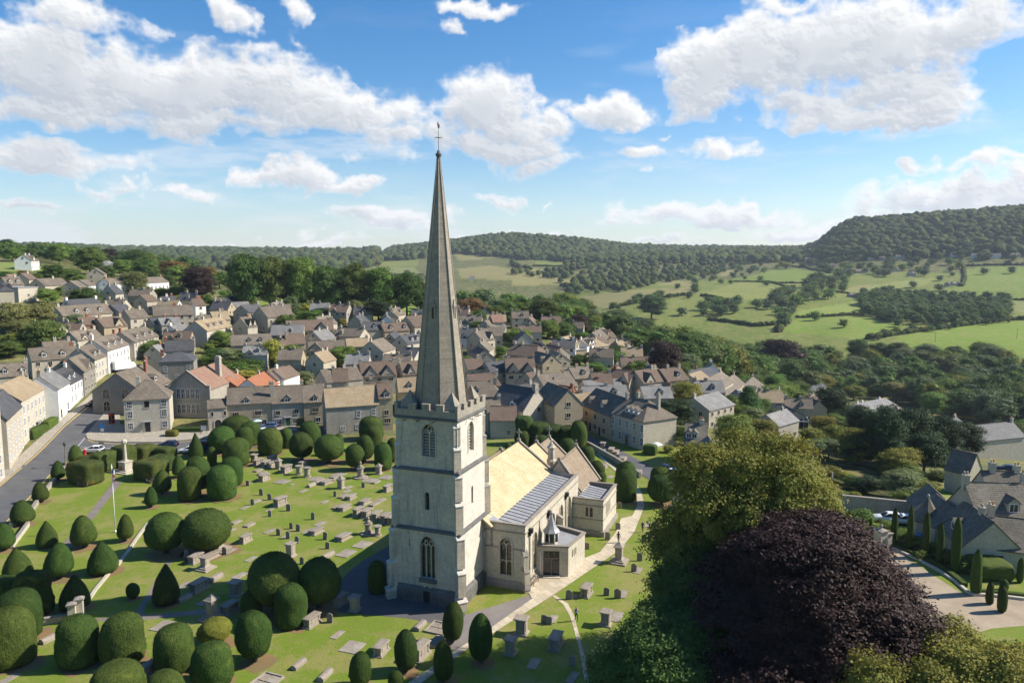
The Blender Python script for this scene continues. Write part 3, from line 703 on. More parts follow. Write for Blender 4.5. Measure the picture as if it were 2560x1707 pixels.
def build_spire():
    ap = 3.0; r0 = ap/math.cos(math.pi/8); n = 8; z0, z1 = 22.6, 52.6; r1 = .18
    mb = MB(); rb = MB(); K = 24
    ring = lambda r: [(r*math.cos(math.pi/8 + k*math.pi/4), r*math.sin(math.pi/8 + k*math.pi/4)) for k in range(8)]
    for j in range(K):
        a, b = j/K, (j+1)/K
        ra, rb_ = r0 + (r1-r0)*a, r0 + (r1-r0)*b
        A, B = ring(ra), ring(rb_); za, zb = z0 + (z1-z0)*a, z0 + (z1-z0)*b
        for k in range(8):
            q = (k+1) % 8; mb.face([(*A[k], za), (*A[q], za), (*B[q], zb), (*B[k], zb)])
    sp = mb.build('spire', M['spire'], church)
    for k in range(8):
        a = math.pi/8 + k*math.pi/4
        rb.tube([(r0*math.cos(a), r0*math.sin(a), z0), (r1*math.cos(a), r1*math.sin(a), z1)], .13, 6, 0, .06)
    rb.build('ribs', M['frame_dull'], sp)
    for k in range(8):                                                   # the small slit openings half way up
        if k % 2: continue
        a = k*math.pi/4; z = 34.5; r = ap*(1 - (z - z0)/(z1 - z0)) 
        l = MB(); Mx = Matrix.Rotation(a, 4, 'Z')
        l.box(r-.25, r+.16, -.34, .34, z-.9, z+.7, 0, Mx); l.box(r-.2, r+.17, -.14, .14, z-.75, z+.62, 1, Mx)
        l.mesh([Mx @ Vector(v) for v in ((r-.3, -.4, z+.7), (r+.2, -.4, z+.7), (r+.2, .4, z+.7), (r-.3, .4, z+.7), (r-.25, 0, z+1.5), (r+.05, 0, z+1.5))], [(0,1,5,4), (1,2,5), (2,3,4,5), (3,0,4)], 0)
        l.build('lucarne', [M['spire'], M['glass']], sp)
    f = MB(); f.lathe([(.2, 52.3), (.26, 52.5), (.24, 52.6), (.36, 52.85), (.4, 52.98), (.24, 53.1), (.16, 53.4), (.04, 53.5)], 8); f.build('finial', M['dark_stone'], church)
    v = MB(); v.tube([(0, 0, 53.3), (0, 0, 56.2)], .03, 6); v.tube([(-.55, 0, 54.9), (.55, 0, 54.9)], .03, 5); v.tube([(0, -.55, 54.9), (0, .55, 54.9)], .03, 5)
    v.mesh([(-.1, -.02, 56.0), (.25, -.02, 56.0), (.35, -.02, 56.5), (.1, -.02, 56.3), (-.05, -.02, 56.75), (-.25, -.02, 56.45),
            (-.1, .02, 56.0), (.25, .02, 56.0), (.35, .02, 56.5), (.1, .02, 56.3), (-.05, .02, 56.75), (-.25, .02, 56.45)],
           [(0,1,2,3), (0,3,4,5), (9,8,7,6), (11,10,9,6), (0,6,7,1), (1,7,8,2), (2,8,9,3), (3,9,10,4), (4,10,11,5), (5,11,6,0)])
    v.build('weathervane', M['iron'], church)
M['frame_dull'] = stone('spire_rib_stone', (.33, .30, .25), (.27, .25, .21), .6, .5, (.2, .19, .17), .4, .3, vary=0)
build_spire()
def gable_roof(name, x0, x1, yr, zr, ya, za, yb, zb, mat, parent, th=.16, over=.1):
    """ridge along x at (yr,zr), eaves at (ya,za) and (yb,zb)"""
    mb = MB()
    for (y, z) in ((ya, za), (yb, zb)):
        d = Vector((0, y-yr, z-zr)).normalized(); n = Vector((0, -d.z, d.y)); n = n if n.z > 0 else -n
        e = Vector((0, y, z)) + d*.25; r = Vector((0, yr, zr)); K = 10
        P = lambda x, q, h: (x, q.y + n.y*h, q.z + n.z*h)
        c = [P(x0, r, 0), P(x1, r, 0), P(x1, e, 0), P(x0, e, 0), P(x0, r, th), P(x1, r, th), P(x1, e, th), P(x0, e, th)]
        fs = [(0,1,2,3), (7,6,5,4), (0,4,5,1), (1,5,6,2), (2,6,7,3), (3,7,4,0)]
        if y > yr: fs = [f[::-1] for f in fs]
        mb.mesh(c, fs)
    mb.tube([(x0, yr, zr+th*1.1), (x1, yr, zr+th*1.1)], .13, 6)
    return mb.build(name, mat, parent)
def gable_end(mb, x, yr, zr, ya, za, yb, zb, z0=0.0, t=.3, m=0):
    poly = [(ya, z0), (yb, z0), (yb, zb), (yr, zr), (ya, za)]
    P = [(x-t/2, y, z) for y, z in poly] + [(x+t/2, y, z) for y, z in poly]; n = 5
    mb.mesh(P, [tuple(range(n))[::-1], tuple(range(n, 2*n))] + [(i, (i+1) % n, n+(i+1) % n, n+i) for i in range(n)], m)
def coping(parent, x, yr, zr, ya, za, yb, zb, cross=0, t=.42):
    mb = MB()
    for y, z in ((ya, za), (yb, zb)):
        d = Vector((0, y-yr, z-zr)); L = d.length; d.normalize(); n = Vector((0, -d.z, d.y)); n = n if n.z > 0 else -n
        a = Vector((x, yr, zr)) + n*.12; b = Vector((x, y, z)) + d*.3 + n*.12
        c = [a + Vector((-t/2, 0, 0)), a + Vector((t/2, 0, 0)), b + Vector((t/2, 0, 0)), b + Vector((-t/2, 0, 0))]
        mb.mesh(c + [v + n*.26 for v in c], [(0,1,2,3), (7,6,5,4), (0,4,5,1), (1,5,6,2), (2,6,7,3), (3,7,4,0)])
        mb.box(x-t/2-.05, x+t/2+.05, y-.25, y+.25, z-.35, z+.2)
    mb.box(x-.25, x+.25, yr-.25, yr+.25, zr+.1, zr+.65)
    o = mb.build('gable_coping', M['coping'], parent)
    if cross:
        k = MB(); s = cross; z = zr+.65
        k.box(x-.07*s, x+.07*s, yr-.07*s, yr+.07*s, z, z+1.5*s); k.box(x-.06*s, x+.06*s, yr-.42*s, yr+.42*s, z+.88*s, z+1.05*s)
        pts = [(x, yr + .3*s*math.cos(q*math.pi/6), z+.96*s + .3*s*math.sin(q*math.pi/6)) for q in range(13)]; k.tube(pts, .045*s, 5)
        k.build('cross', M['coping'], o)
M['coping'] = stone('coping_stone', (.36, .31, .25), (.31, .27, .22), .9, .5, (.22, .2, .18), .5, .2, lich=.7, vary=.02)
# aisle
zt = 8.1
mb = MB(); ww = shift(arch(1.55, 1.55, 4.85), 2.95)
mb.wall((2.8, -4.4, 0), (0, -1, 0), [(0, 0), (5.5, 0), (5.5, zt), (0, zt)], [ww], .35)
lattice(mb, ww, .2, (2.8, -4.4, 0), (0, -1, 0), .09)
tracery(church, (2.8, -4.4, 0), (0, -1, 0), ww, 2, .35, 3.4)
SW = [shift(arch(1.75, 1.3, 4.9), q - 2.8) for q in (6.5, 14.0, 17.9, 21.9)]
mb.wall((2.8, -9.9, 0), (1, 0, 0), [(0, 0), (24, 0), (24, zt), (0, zt)], SW, .45)
for hl in SW: lattice(mb, hl, .16, (2.8, -9.9, 0), (1, 0, 0), .07); tracery(church, (2.8, -9.9, 0), (1, 0, 0), hl, 3, .45, 3.3)
mb.wall((26.8, -9.9, 0), (0, 1, 0), [(0, 0), (4.4, 0), (4.4, zt), (0, zt)])
mb.wall((3.4, 9.0, 0), (0, -1, 0), [(0, 0), (4.6, 0), (4.6, 5.0), (0, 5.0)]); mb.wall((26.8, 9.0, 0), (-1, 0, 0), [(0, 0), (23.4, 0), (23.4, 5.0), (0, 5.0)])
mb.box(2.8, 26.8, -5.6, -5.3, 5, 7.8); mb.box(3, 26.8, 5.3, 5.6, 5, 7.8)
mb.build('aisle_wall', M['ashlar'], church)
p = MB()
for x0, x1, y0, y1 in ((2.45, 2.8, -9.9-.0, -4.45), (2.45, 26.8, -10.25, -9.9)): p.box(x0, x1, y0, y1, 0, .55); p.mesh([(x0,y0,.55),(x1,y0,.55),(x1,y1,.55),(x0,y1,.55),(x0 if y1-y0 < 1 else x1, y1 if y1-y0 < 1 else y0, 1.0),(x1,y1,1.0)], [(0,1,5,4)] if y1-y0 < 1 else [(3,0,4,5)])
p.build('plinth', M['weath_plinth'] if 'weath_plinth' in M else M['coping'], church)
p = MB()
for z, g, h in ((7.15, .1, .14), (zt, .08, .2)):
    p.box(2.8-g, 2.8+(.4 if z == zt else -.002), -9.9-g, -4.42, z, z+h); p.box(2.8+(.4 if z == zt else 0), 26.9, -9.9-g, -9.9+(.4 if z == zt else -.002), z, z+h)
p.box(2.71, 2.8, -6.45, -4.42, 5.0, 5.14); p.box(2.71, 2.8, -9.9, -8.2, 5.0, 5.14)
p.build('string_course', M['coping'], church)
p = MB()   # lead roof with its rolls
a, b = Vector((2.9, -9.55, 7.35)), Vector((2.9, -5.3, 8.0))
p.mesh([(2.9,-9.6,7.35),(26.8,-9.6,7.35),(26.8,-5.3,8.0),(2.9,-5.3,8.0),(2.9,-9.6,7.2),(26.8,-9.6,7.2),(26.8,-5.3,7.8),(2.9,-5.3,7.8)], [(0,1,2,3),(7,6,5,4),(0,4,5,1),(1,5,6,2),(2,6,7,3),(3,7,4,0)])
lead = p.build('lead_roof', M['lead'], church)
p = MB()
for k in range(22):
    x = 3.6 + k*1.08; p.tube([(x, -9.55, 7.39), (x, -5.55, 8.0)], .04, 5)
p.build('lead_rolls', M['lead_dark'], lead)
p = MB(); p.mesh([(2.9,-5.9,8.02),(4.4,-5.9,8.02),(4.4,-4.0,8.9),(2.9,-4.0,8.9)], [(0,1,2,3)]); p.build('lead_flashing', M['lead'], church)
for x, z in ((4.2, 7.0), (11.7, 6.85), (19.9, 6.9)):
    p = MB(); p.box(x-.3, x+.3, -10.4, -9.9, z-.1, z+.45); p.box(x-.14, x+.14, -10.15, -9.9, z-.5, z-.1); p.tube([(x, -10.02, z-.4), (x, -10.02, .4)], .075, 6); p.build('rainwater_pipe', M['iron'], church)
def butt(x, y, dx, dy, w, prs, zs, mat):
    b = MB(); ang = math.atan2(dy, dx); c, s_ = math.cos(ang), math.sin(ang); T = lambda u, v: (x + c*u - s_*v, y + s_*u + c*v)
    for i, (pr, z1) in enumerate(zip(prs, zs)):
        z0 = 0 if i == 0 else zs[i-1]; nx = prs[i+1] if i+1 < len(prs) else 0
        lo = [T(-.2, -w/2), T(pr, -w/2), T(pr, w/2), T(-.2, w/2)]; b.prism(lo, z0, z1-.5)
        b.prism([T(-.2, -w/2-.05), T(pr+.08, -w/2-.05), T(pr+.08, w/2+.05), T(-.2, w/2+.05)], z1-.5, z1+.1, 1, [T(-.2, -w/2), T(nx, -w/2), T(nx, w/2), T(-.2, w/2)])
    return b.build('buttress', [M['ashlar'], M['coping']], church)
butt(2.9, -9.8, -1, -1, .7, (1.0, .8, .5), (.9, 3.0, 5.0), 0)
butt(16.0, -9.9, 0, -1, .6, (1.3, 1.0), (3.4, 5.4), 0)
# nave, north aisle, chancel, chapel
nave = gable_roof('nave_roof', 2.0, 27.3, 0, 12.0, -5.5, 7.85, 5.5, 7.85, M['nave_roof'], church)
mb = MB(); gable_end(mb, 27.35, 0, 12.2, -5.6, 7.9, 5.6, 7.9, 4); gable_end(mb, 36.0, 0, 10.0, -4.1, 6.3, 4.1, 6.3, 0); gable_end(mb, 42.9, 0, 9.2, -4.0, 5.5, 4.0, 5.5, 0)
mb.box(27.5, 42.8, -3.9, -3.6, 0, 5.6); mb.box(27.5, 42.8, 3.6, 3.9, 0, 5.6)
gable_end(mb, 27.3, -6.7, 9.75, -10.5, 4.6, -3.6, 5.5, 3); gable_end(mb, 36.8, -6.7, 9.6, -10.4, 4.6, -3.6, 5.5, 0)
mb.box(27.4, 36.7, -10.4, -10.1, 0, 4.7); gable_end(mb, 37.1, 7, 7.5, 4.4, 5.6, 9.1, 5.2, 0)
mb.box(27, 37, 8.9, 9.1, 0, 5.1); mb.build('chancel_wall', M['ashlar'], church)
coping(church, 27.35, 0, 12.1, -5.6, 7.85, 5.6, 7.85, 1.05)
gable_roof('chancel_roof', 27.5, 36.0, 0, 9.8, -4.0, 6.3, 4.0, 6.3, M['nave_roof'], church); coping(church, 36.0, 0, 9.9, -4.1, 6.25, 4.1, 6.25, .55)
gable_roof('sanctuary_roof', 36.2, 42.8, 0, 9.1, -4.0, 5.5, 4.0, 5.5, M['brown_roof'], church); coping(church, 42.9, 0, 9.2, -4.1, 5.5, 4.1, 5.5, 1.05)
gable_roof('chapel_roof', 27.4, 36.8, -6.7, 9.55, -10.5, 4.8, -3.5, 5.6, M['brown_roof'], church)
coping(church, 27.3, -6.7, 9.7, -8.75, 7.15, -4.0, 6.4, 0, .5); coping(church, 36.8, -6.7, 9.7, -10.6, 4.7, -3.5, 5.6, .5)
gable_roof('north_aisle_roof', 3.4, 37.2, 7.0, 7.6, 4.6, 6.2, 9.2, 5.2, M['brown_roof'], church); coping(church, 37.2, 7, 7.7, 4.6, 6.0, 9.3, 5.2, .2)
t = MB(); t.lathe([(.75, 5.0), (.75, 8.2), (.85, 8.3), (.62, 8.7), (.58, 10.3), (.72, 10.4), (.72, 10.6), (.5, 10.75), (.2, 11.4), (.12, 11.5), (.2, 11.7), (.02, 11.9)], 8, 0, (32.2, -3.85), False); t.build('stair_turret', M['ashlar'], church)
# vestry
mb = MB(); hv = 5.35; pair = [shift(arch(.46, 2.75, 1.5, 4), q) for q in (2.2, 2.85)]
mb.wall((23.8, -9.95, 0), (0, -1, 0), [(0, 0), (4.65, 0), (4.65, hv), (0, hv)], pair, .25)
sl_ = [hole_rect(1.9 + k*.62, 2.6, .34, 1.7) for k in range(5)]
mb.wall((23.8, -14.6, 0), (1, 0, 0), [(0, 0), (8.6, 0), (8.6, hv), (0, hv)], sl_, .3)
mb.wall((32.4, -14.6, 0), (0, 1, 0), [(0, 0), (4.2, 0), (4.2, hv), (0, hv)]); mb.wall((32.4, -10.4, 0), (-1, 0, 0), [(0, 0), (5, 0), (5, hv), (0, hv)])
ve = mb.build('vestry_wall', M['buff'] if 'buff' in M else M['ashlar'], church)
for hl in pair:
    w = MB(); lattice(w, hl, .1, (23.8, -9.95, 0), (0, -1, 0), .05); wo = w.build('window', M['frame_stone'], ve); g = MB(); g.face([(24.02, -9.95-q[0], q[1]) for q in hl]); g.build('pane', M['glass'], wo)
g = MB()
for hl in sl_: g.face([(23.8+q[0], -14.33, q[1]) for q in hl])
g.build('slit_glass', M['glass'], ve)
p = MB()
for z, gg, h in ((4.45, .1, .14), (2.35, .08, .12), (hv, .1, .2), (0, .28, .75)):
    top = z == hv
    p.box(23.8-gg, 23.8 + (.35 if top else -.002), -14.6-gg, -10.0, z, z+h); p.box(23.8 + (.35 if top else 0), 32.4+gg, -14.6-gg, -14.6 + (.35 if top else -.002), z, z+h)
    if top: p.box(32.05, 32.5, -14.25, -10.4, z, z+h)
p.build('string_course', M['coping'], church)
p = MB(); p.mesh([(24.0,-14.3,4.6),(32.2,-14.3,4.6),(32.2,-10.3,5.15),(24.0,-10.3,5.15)], [(0,1,2,3)]); lv = p.build('lead_roof', M['lead'], church)
p = MB()
for k in range(8): x = 24.6 + k*1.0; p.tube([(x, -14.2, 4.66), (x, -10.3, 5.18)], .04, 5)
p.build('lead_rolls', M['lead_dark'], lv)
# glazed porch
PP = [Vector(q) for q in ((7.2, -9.9), (8.4, -13.8), (13.9, -14.5), (15.5, -9.9))]; hp = 3.95
mb = MB(); u = (PP[1]-PP[0]); L = u.length
dh = [(.85, .12), (2.95, .12), (2.95, 3.45), (.85, 3.45)]
mb.wall((*PP[0], 0), (*u, 0), [(0, 0), (L, 0), (L, hp), (0, hp)], [dh], .3)
u2 = PP[2]-PP[1]; s3 = [hole_rect(1.35 + k*.55, 2.15, .3, 1.0) for k in range(3)]
mb.wall((*PP[1], 0), (*u2, 0), [(0, 0), (u2.length, 0), (u2.length, hp), (0, hp)], s3, .25)
u3 = PP[3]-PP[2]; mb.wall((*PP[2], 0), (*u3, 0), [(0, 0), (u3.length, 0), (u3.length, hp), (0, hp)])
po = mb.build('porch_wall', M['buff2'] if 'buff2' in M else M['ashlar'], church)
p = MB(); p.prism([tuple(q) for q in (PP[0]+Vector((.2,0)), PP[1]+Vector((.2,.25)), PP[2]+Vector((-.2,.25)), PP[3]+Vector((-.3,0)))], 3.5, 3.7); p.build('porch_roof', M['lead'], po)
p = MB(); q = PP; inn = [q[0]+Vector((.35, 0)), q[1]+Vector((.32, .36)), q[2]+Vector((-.3, .36)), q[3]+Vector((-.4, 0))]; out = [q[0]+Vector((-.1, 0)), q[1]+Vector((-.12, -.12)), q[2]+Vector((.1, -.14)), q[3]+Vector((.12, 0))]
for i in range(3): p.prism([tuple(out[i]), tuple(out[i+1]), tuple(inn[i+1]), tuple(inn[i])], hp, hp+.2)
p.build('porch_coping', M['coping'], po)
p = MB(); o = Vector((*PP[0], 0)); uu = Vector((*u, 0)).normalized(); inw = Vector((-uu.y, uu.x, 0))
for a, b, w in (((.85,.12),(.85,3.45),.12), ((2.95,.12),(2.95,3.45),.12), ((1.9,.12),(1.9,2.4),.12), ((.85,2.4),(2.95,2.4),.16), ((1.55,2.4),(1.55,3.45),.09), ((2.25,2.4),(2.25,3.45),.09), ((.85,3.4),(2.95,3.4),.12)): bar(p, o, uu, a, b, w, .1, .22)
dr = p.build('door', M['wood'], po)
g = MB(); g.face([o + uu*a + Vector((0,0,z)) + inw*.2 for a, z in dh]); g.build('pane', M['glass'], dr)
g = MB(); o2 = Vector((*PP[1], 0)); u2n = Vector((*u2, 0)).normalized(); i2 = Vector((-u2n.y, u2n.x, 0))
for hl in s3: g.face([o2 + u2n*a + Vector((0,0,z)) + i2*.22 for a, z in hl])
g.build('slit_glass', M['glass'], po)
p = MB(); out_ = -inw; c = [o + uu*.8 + out_*.75, o + uu*3.0 + out_*.75, o + uu*3.0 - out_*.1, o + uu*.8 - out_*.1]; p.prism([tuple(v.to_2d()) for v in c], 0, .16); p.build('door_step', M['frame_stone'], po)
p = MB(); p.tube([o + uu*.5 + out_*.1 + Vector((0,0,.1)), o + uu*.5 + out_*.1 + Vector((0,0,3.5))], .06, 6); p.build('rainwater_pipe', M['white'], po)
LC = (9.0, -11.3); p = MB(); p.lathe([(.95, 3.7), (.95, 4.25), (.88, 4.3)], 8, 0, LC, False); p.lathe([(1.12, 5.55), (1.16, 5.62), (.82, 6.0), (.55, 6.5), (.33, 7.1), (.14, 7.7), (.07, 7.85)], 8, 1, LC, False)
for k in range(8):
    a = k*math.pi/4; p.tube([(LC[0]+.9*math.cos(a), LC[1]+.9*math.sin(a), 4.2), (LC[0]+.9*math.cos(a), LC[1]+.9*math.sin(a), 5.6)], .07, 5, 2)
p.lathe([(.02, 7.8), (.2, 7.9), (.25, 8.05), (.2, 8.2), (.02, 8.3)], 10, 1, LC)
ln = p.build('lantern', [M['frame_stone'], M['lead_roof2'] if 'lead_roof2' in M else M['lead'], M['white']], church)
g = MB(); g.lathe([(.84, 4.3), (.84, 5.5)], 8, 0, LC, False); g.build('lantern_glass', M['glass'], ln)
p = MB(); p.tube([(-.9+3.2, -4.62, .5), (2.3, -4.62, 8)], .06, 5); p.build('rainwater_pipe', M['lead'], church)
# ------------------------------------------------------------------ clipped yews
def Zc(z, x, y):
    sc, ox, oy = {'1': (.2723, 0, 900), '2': (.2723, 0, 1280), '3': (.2168, 500, 1000), '4': (.2404, 500, 1330), '5': (.38255, 940, 950), '6': (.2721, 1000, 1380), '7': (.4507, 1500, 1050),
        'a': (.2723, 0, 600), 'b': (.2213, 560, 600), 'c': (.2211, 560, 850), 'd': (.24235, 1130, 750), 'e': (.2041, 1600, 850), 'g': (.2423, 2000, 950), 'h': (.2423, 2000, 1220), 'p': (1, 0, 0), 'D': (1.0884, 0, 0), '8': (.5357, 1300, 520)}[z]
    return ox + x*sc, oy + y*sc
def zsc(z): return {'1': .2723, '2': .2723, '3': .2168, '4': .2404, '5': .38255, '6': .2721, '7': .4507, 'a': .2723, 'b': .2213, 'c': .2211, 'd': .24235, 'e': .2041, 'g': .2423, 'h': .2423, 'p': 1, 'D': 1.0884, '8': .5357}[z]
M['yew'] = None
def yew_mat(name, c1, c2, tip):
    N = NT(name); co = N.coord(); oi = N.n('ShaderNodeObjectInfo'); g = N.n('ShaderNodeNewGeometry')
    mp = N.n('ShaderNodeMapping'); N.l(co, mp.inputs[0]); mp.inputs['Scale'].default_value = (1, 1, .55)
    n1 = N.noise(mp.outputs[0], 4, 5, .65); n2 = N.noise(mp.outputs[0], 38, 4, .7)
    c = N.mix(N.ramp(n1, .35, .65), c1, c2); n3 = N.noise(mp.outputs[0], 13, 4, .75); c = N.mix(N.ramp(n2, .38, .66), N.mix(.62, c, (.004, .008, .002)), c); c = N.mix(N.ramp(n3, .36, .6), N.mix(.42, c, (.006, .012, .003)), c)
    c = N.mix(N.math('MULTIPLY', N.ramp(N.noise(co, 2.2, 4, .6), .56, .72), .6), c, tip)
    c = N.mix(N.math('MULTIPLY', g.outputs['Random Per Island'], .35), c, [q*1.5 for q in c2])
    wn_ = N.n('ShaderNodeTexWhiteNoise', noise_dimensions='1D'); N.l(oi.outputs['Random'], wn_.inputs['W'])
    hsv = N.n('ShaderNodeHueSaturation'); N.l(c, hsv.inputs['Color']); N.l(N.math('MULTIPLY_ADD', oi.outputs['Random'], .045, .475), hsv.inputs['Hue']); N.l(N.math('MULTIPLY_ADD', wn_.outputs[0], .5, .78), hsv.inputs['Value'])
    N.bump(N.math('ADD', n2, n3), 1.0, .12); N.b.inputs['Roughness'].default_value = .8; N.b.inputs['Specular IOR Level'].default_value = .15
    return N.out(hsv.outputs[0])
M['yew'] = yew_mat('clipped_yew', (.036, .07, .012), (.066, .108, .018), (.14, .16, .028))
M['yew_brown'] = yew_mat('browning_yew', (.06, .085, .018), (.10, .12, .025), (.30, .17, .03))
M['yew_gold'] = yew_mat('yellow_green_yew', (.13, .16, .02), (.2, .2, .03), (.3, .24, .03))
PROF = {
 'egg': [(0,.13),(.22,.12),(.38,.15),(.46,.22),(.5,.32),(.48,.45),(.43,.59),(.355,.73),(.27,.845),(.17,.93),(.085,.98),(0,1)],
 'ovo': [(0,.1),(.2,.09),(.36,.14),(.46,.25),(.5,.4),(.49,.55),(.45,.7),(.37,.82),(.26,.91),(.13,.975),(0,1)],
 'cone': [(0,.03),(.3,.02),(.44,.06),(.5,.14),(.5,.24),(.46,.4),(.385,.56),(.29,.7),(.19,.82),(.1,.92),(.04,.98),(0,1)],
 'dome': [(0,.01),(.38,.0),(.455,.05),(.49,.18),(.5,.36),(.495,.55),(.475,.7),(.43,.81),(.345,.9),(.23,.96),(.11,.992),(0,1)],
 'mush': [(0,.16),(.2,.13),(.36,.2),(.45,.3),(.5,.44),(.5,.58),(.46,.72),(.38,.84),(.28,.92),(.16,.97),(.07,.995),(0,1)],
 'ball': [(0,.04),(.16,.05),(.32,.14),(.44,.28),(.5,.46),(.49,.6),(.44,.74),(.34,.87),(.2,.96),(.1,.99),(0,1)]}
def revolve(prof, seed, n=40, amp=.03, sq=0.0, fuzz=8000, fs=.019, mat='yew'):
    rs = np.random.RandomState(seed); m = 34
    pr = np.array(prof); L = np.concatenate([[0], np.cumsum(np.hypot(*np.diff(pr, axis=0).T))]); t = np.linspace(0, L[-1], m)
    r = np.interp(t, L, pr[:, 0]); z = np.interp(t, L, pr[:, 1])
    a = np.linspace(0, 2*np.pi, n, endpoint=False); A, Rr = np.meshgrid(a, r); Zz = np.repeat(z[:, None], n, 1)
    if sq: k = (np.abs(np.cos(A))**sq + np.abs(np.sin(A))**sq)**(-1/sq); Rr = Rr*k
    w = np.zeros_like(A)
    for _ in range(7):
        f1, f2, p1, p2 = rs.randint(1, 5), rs.uniform(2, 9), rs.rand()*6.3, rs.rand()*6.3; w += np.sin(f1*A + p1)*np.sin(f2*Zz + p2)/(f1*.6+.6)
    for _ in range(10):
        f1, f2, p1, p2 = rs.randint(6, 15), rs.uniform(12, 40), rs.rand()*6.3, rs.rand()*6.3; w += .22*np.sin(f1*A + p1)*np.sin(f2*Zz + p2)
    Rr = Rr*(1 + amp*1.25*w); lean = rs.uniform(-.05, .05, 2)
    X, Y = Rr*np.cos(A) + lean[0]*Zz**2, Rr*np.sin(A) + lean[1]*Zz**2
    V = np.stack([X, Y, Zz + rs.uniform(-.004, .004, X.shape)], -1).reshape(-1, 3)
    i = np.arange(m-1)[:, None]*n; j = np.arange(n); Q = np.stack([i + j, i + (j+1) % n, i + n + (j+1) % n, i + n + j], -1).reshape(-1, 4)
    # little sprays of leaves all over
    f = rs.randint(0, len(Q), fuzz); P = V[Q[f]].mean(1) + rs.uniform(-.5, .5, (fuzz, 3))*(V[Q[f]].max(1) - V[Q[f]].min(1))
    Nn = P - np.array([0, 0, .45]); Nn[:, 2] *= .6; Nn /= np.linalg.norm(Nn, axis=1, keepdims=True) + 1e-9
    q = leaf_quads(P + Nn*.002, Nn, fs, rs, .9)
    VV = np.concatenate([V, q]); QQ = np.concatenate([Q, len(V) + np.arange(len(q)).reshape(-1, 4)])
    return fast_mesh('crown', VV, QQ, M[mat], True)
def leaf_quads(P, Nn, size, rs, jitter=.8, aspect=1.0):
    n = len(P); Nj = Nn + rs.normal(0, jitter*.6, (n, 3)); Nj /= np.linalg.norm(Nj, axis=1, keepdims=True) + 1e-9
    U = np.cross(Nj, rs.normal(0, 1, (n, 3))); U /= np.linalg.norm(U, axis=1, keepdims=True) + 1e-9; W_ = np.cross(Nj, U)
    s = (size*rs.uniform(.55, 1.25, n))[:, None]*.5
    return np.stack([P - U*s*aspect - W_*s*.35, P + W_*-s*.6 + U*s*.5, P + U*s*aspect + W_*s*.35, P + W_*s*.7 - U*s*.4], 1).reshape(-1, 3)
YM = {}
for k_, pr_ in PROF.items():
    for v_ in range(3): YM[k_, v_] = revolve(pr_, 31*v_ + hash(k_) % 97 if False else 31*v_ + len(k_)*7, 40, .032 if k_ in ('dome', 'mush') else .018)
YM['dome_gold', 0] = revolve(PROF['ball'], 77, 40, .05, mat='yew_gold'); YM['block', 0] = None
BLK = [(0,.0),(.4,.0),(.48,.06),(.5,.2),(.5,.5),(.5,.72),(.48,.88),(.42,.96),(.3,.995),(.15,1.0),(0,1)]
for v_ in range(3): YM['block', v_] = revolve(BLK, 200 + v_, 48, .022, 5.5, 5000, .016, 'yew_brown')
for v_ in range(3): YM['lump', v_] = revolve(BLK, 300 + v_, 48, .06, 3.2, 5000, .016)
_tr = MB(); _tr.lathe([(.11, -.02), (.075, .1), (.06, .2), (.05, .4)], 7); TRUNK = _tr.build('trunk', M['bark'], me_only=True)
ORD = ['', 'first', 'second', 'third', 'fourth', 'fifth', 'sixth', 'seventh', 'eighth', 'ninth', 'tenth', 'eleventh', 'twelfth', 'thirteenth', 'fourteenth', 'fifteenth', 'sixteenth']
EARTH = []
def yew(z, cx, top, base, w, shape, label, var=0, deep=1.0, rz=None, group='clipped yews of the churchyard', front=False):
    px, py = Zc(z, cx, base); _, ty = Zc(z, cx, top); p = at(px, py)
    wm = w*zsc(z)*mpp(p)
    if front:                                                  # the outline's foot is its near edge: the middle stands farther back
        d = Vector((p.x, p.y, 0)).normalized()*wm*.36; p = Vector((p.x + d.x, p.y + d.y, tz(p.x + d.x, p.y + d.y)))
    _, zt = atD(px, ty, math.hypot(p.x, p.y) - wm*.08); h = max(.8, zt - p.z)
    t = thing('clipped_hedge' if shape in ('block',) else 'clipped_yew', label, 'hedge' if shape == 'block' else 'yew tree', p, random.uniform(0, 6.28) if rz is None else rz, group)
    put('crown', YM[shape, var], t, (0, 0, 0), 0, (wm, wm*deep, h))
    if shape in ('egg', 'mush', 'ball', 'ovo'): put('trunk', TRUNK, t, (0, 0, 0), 0, (wm*.8, wm*.8, h*.6))
    if shape != 'block': EARTH.append((p.x, p.y, wm*.52))
    return t
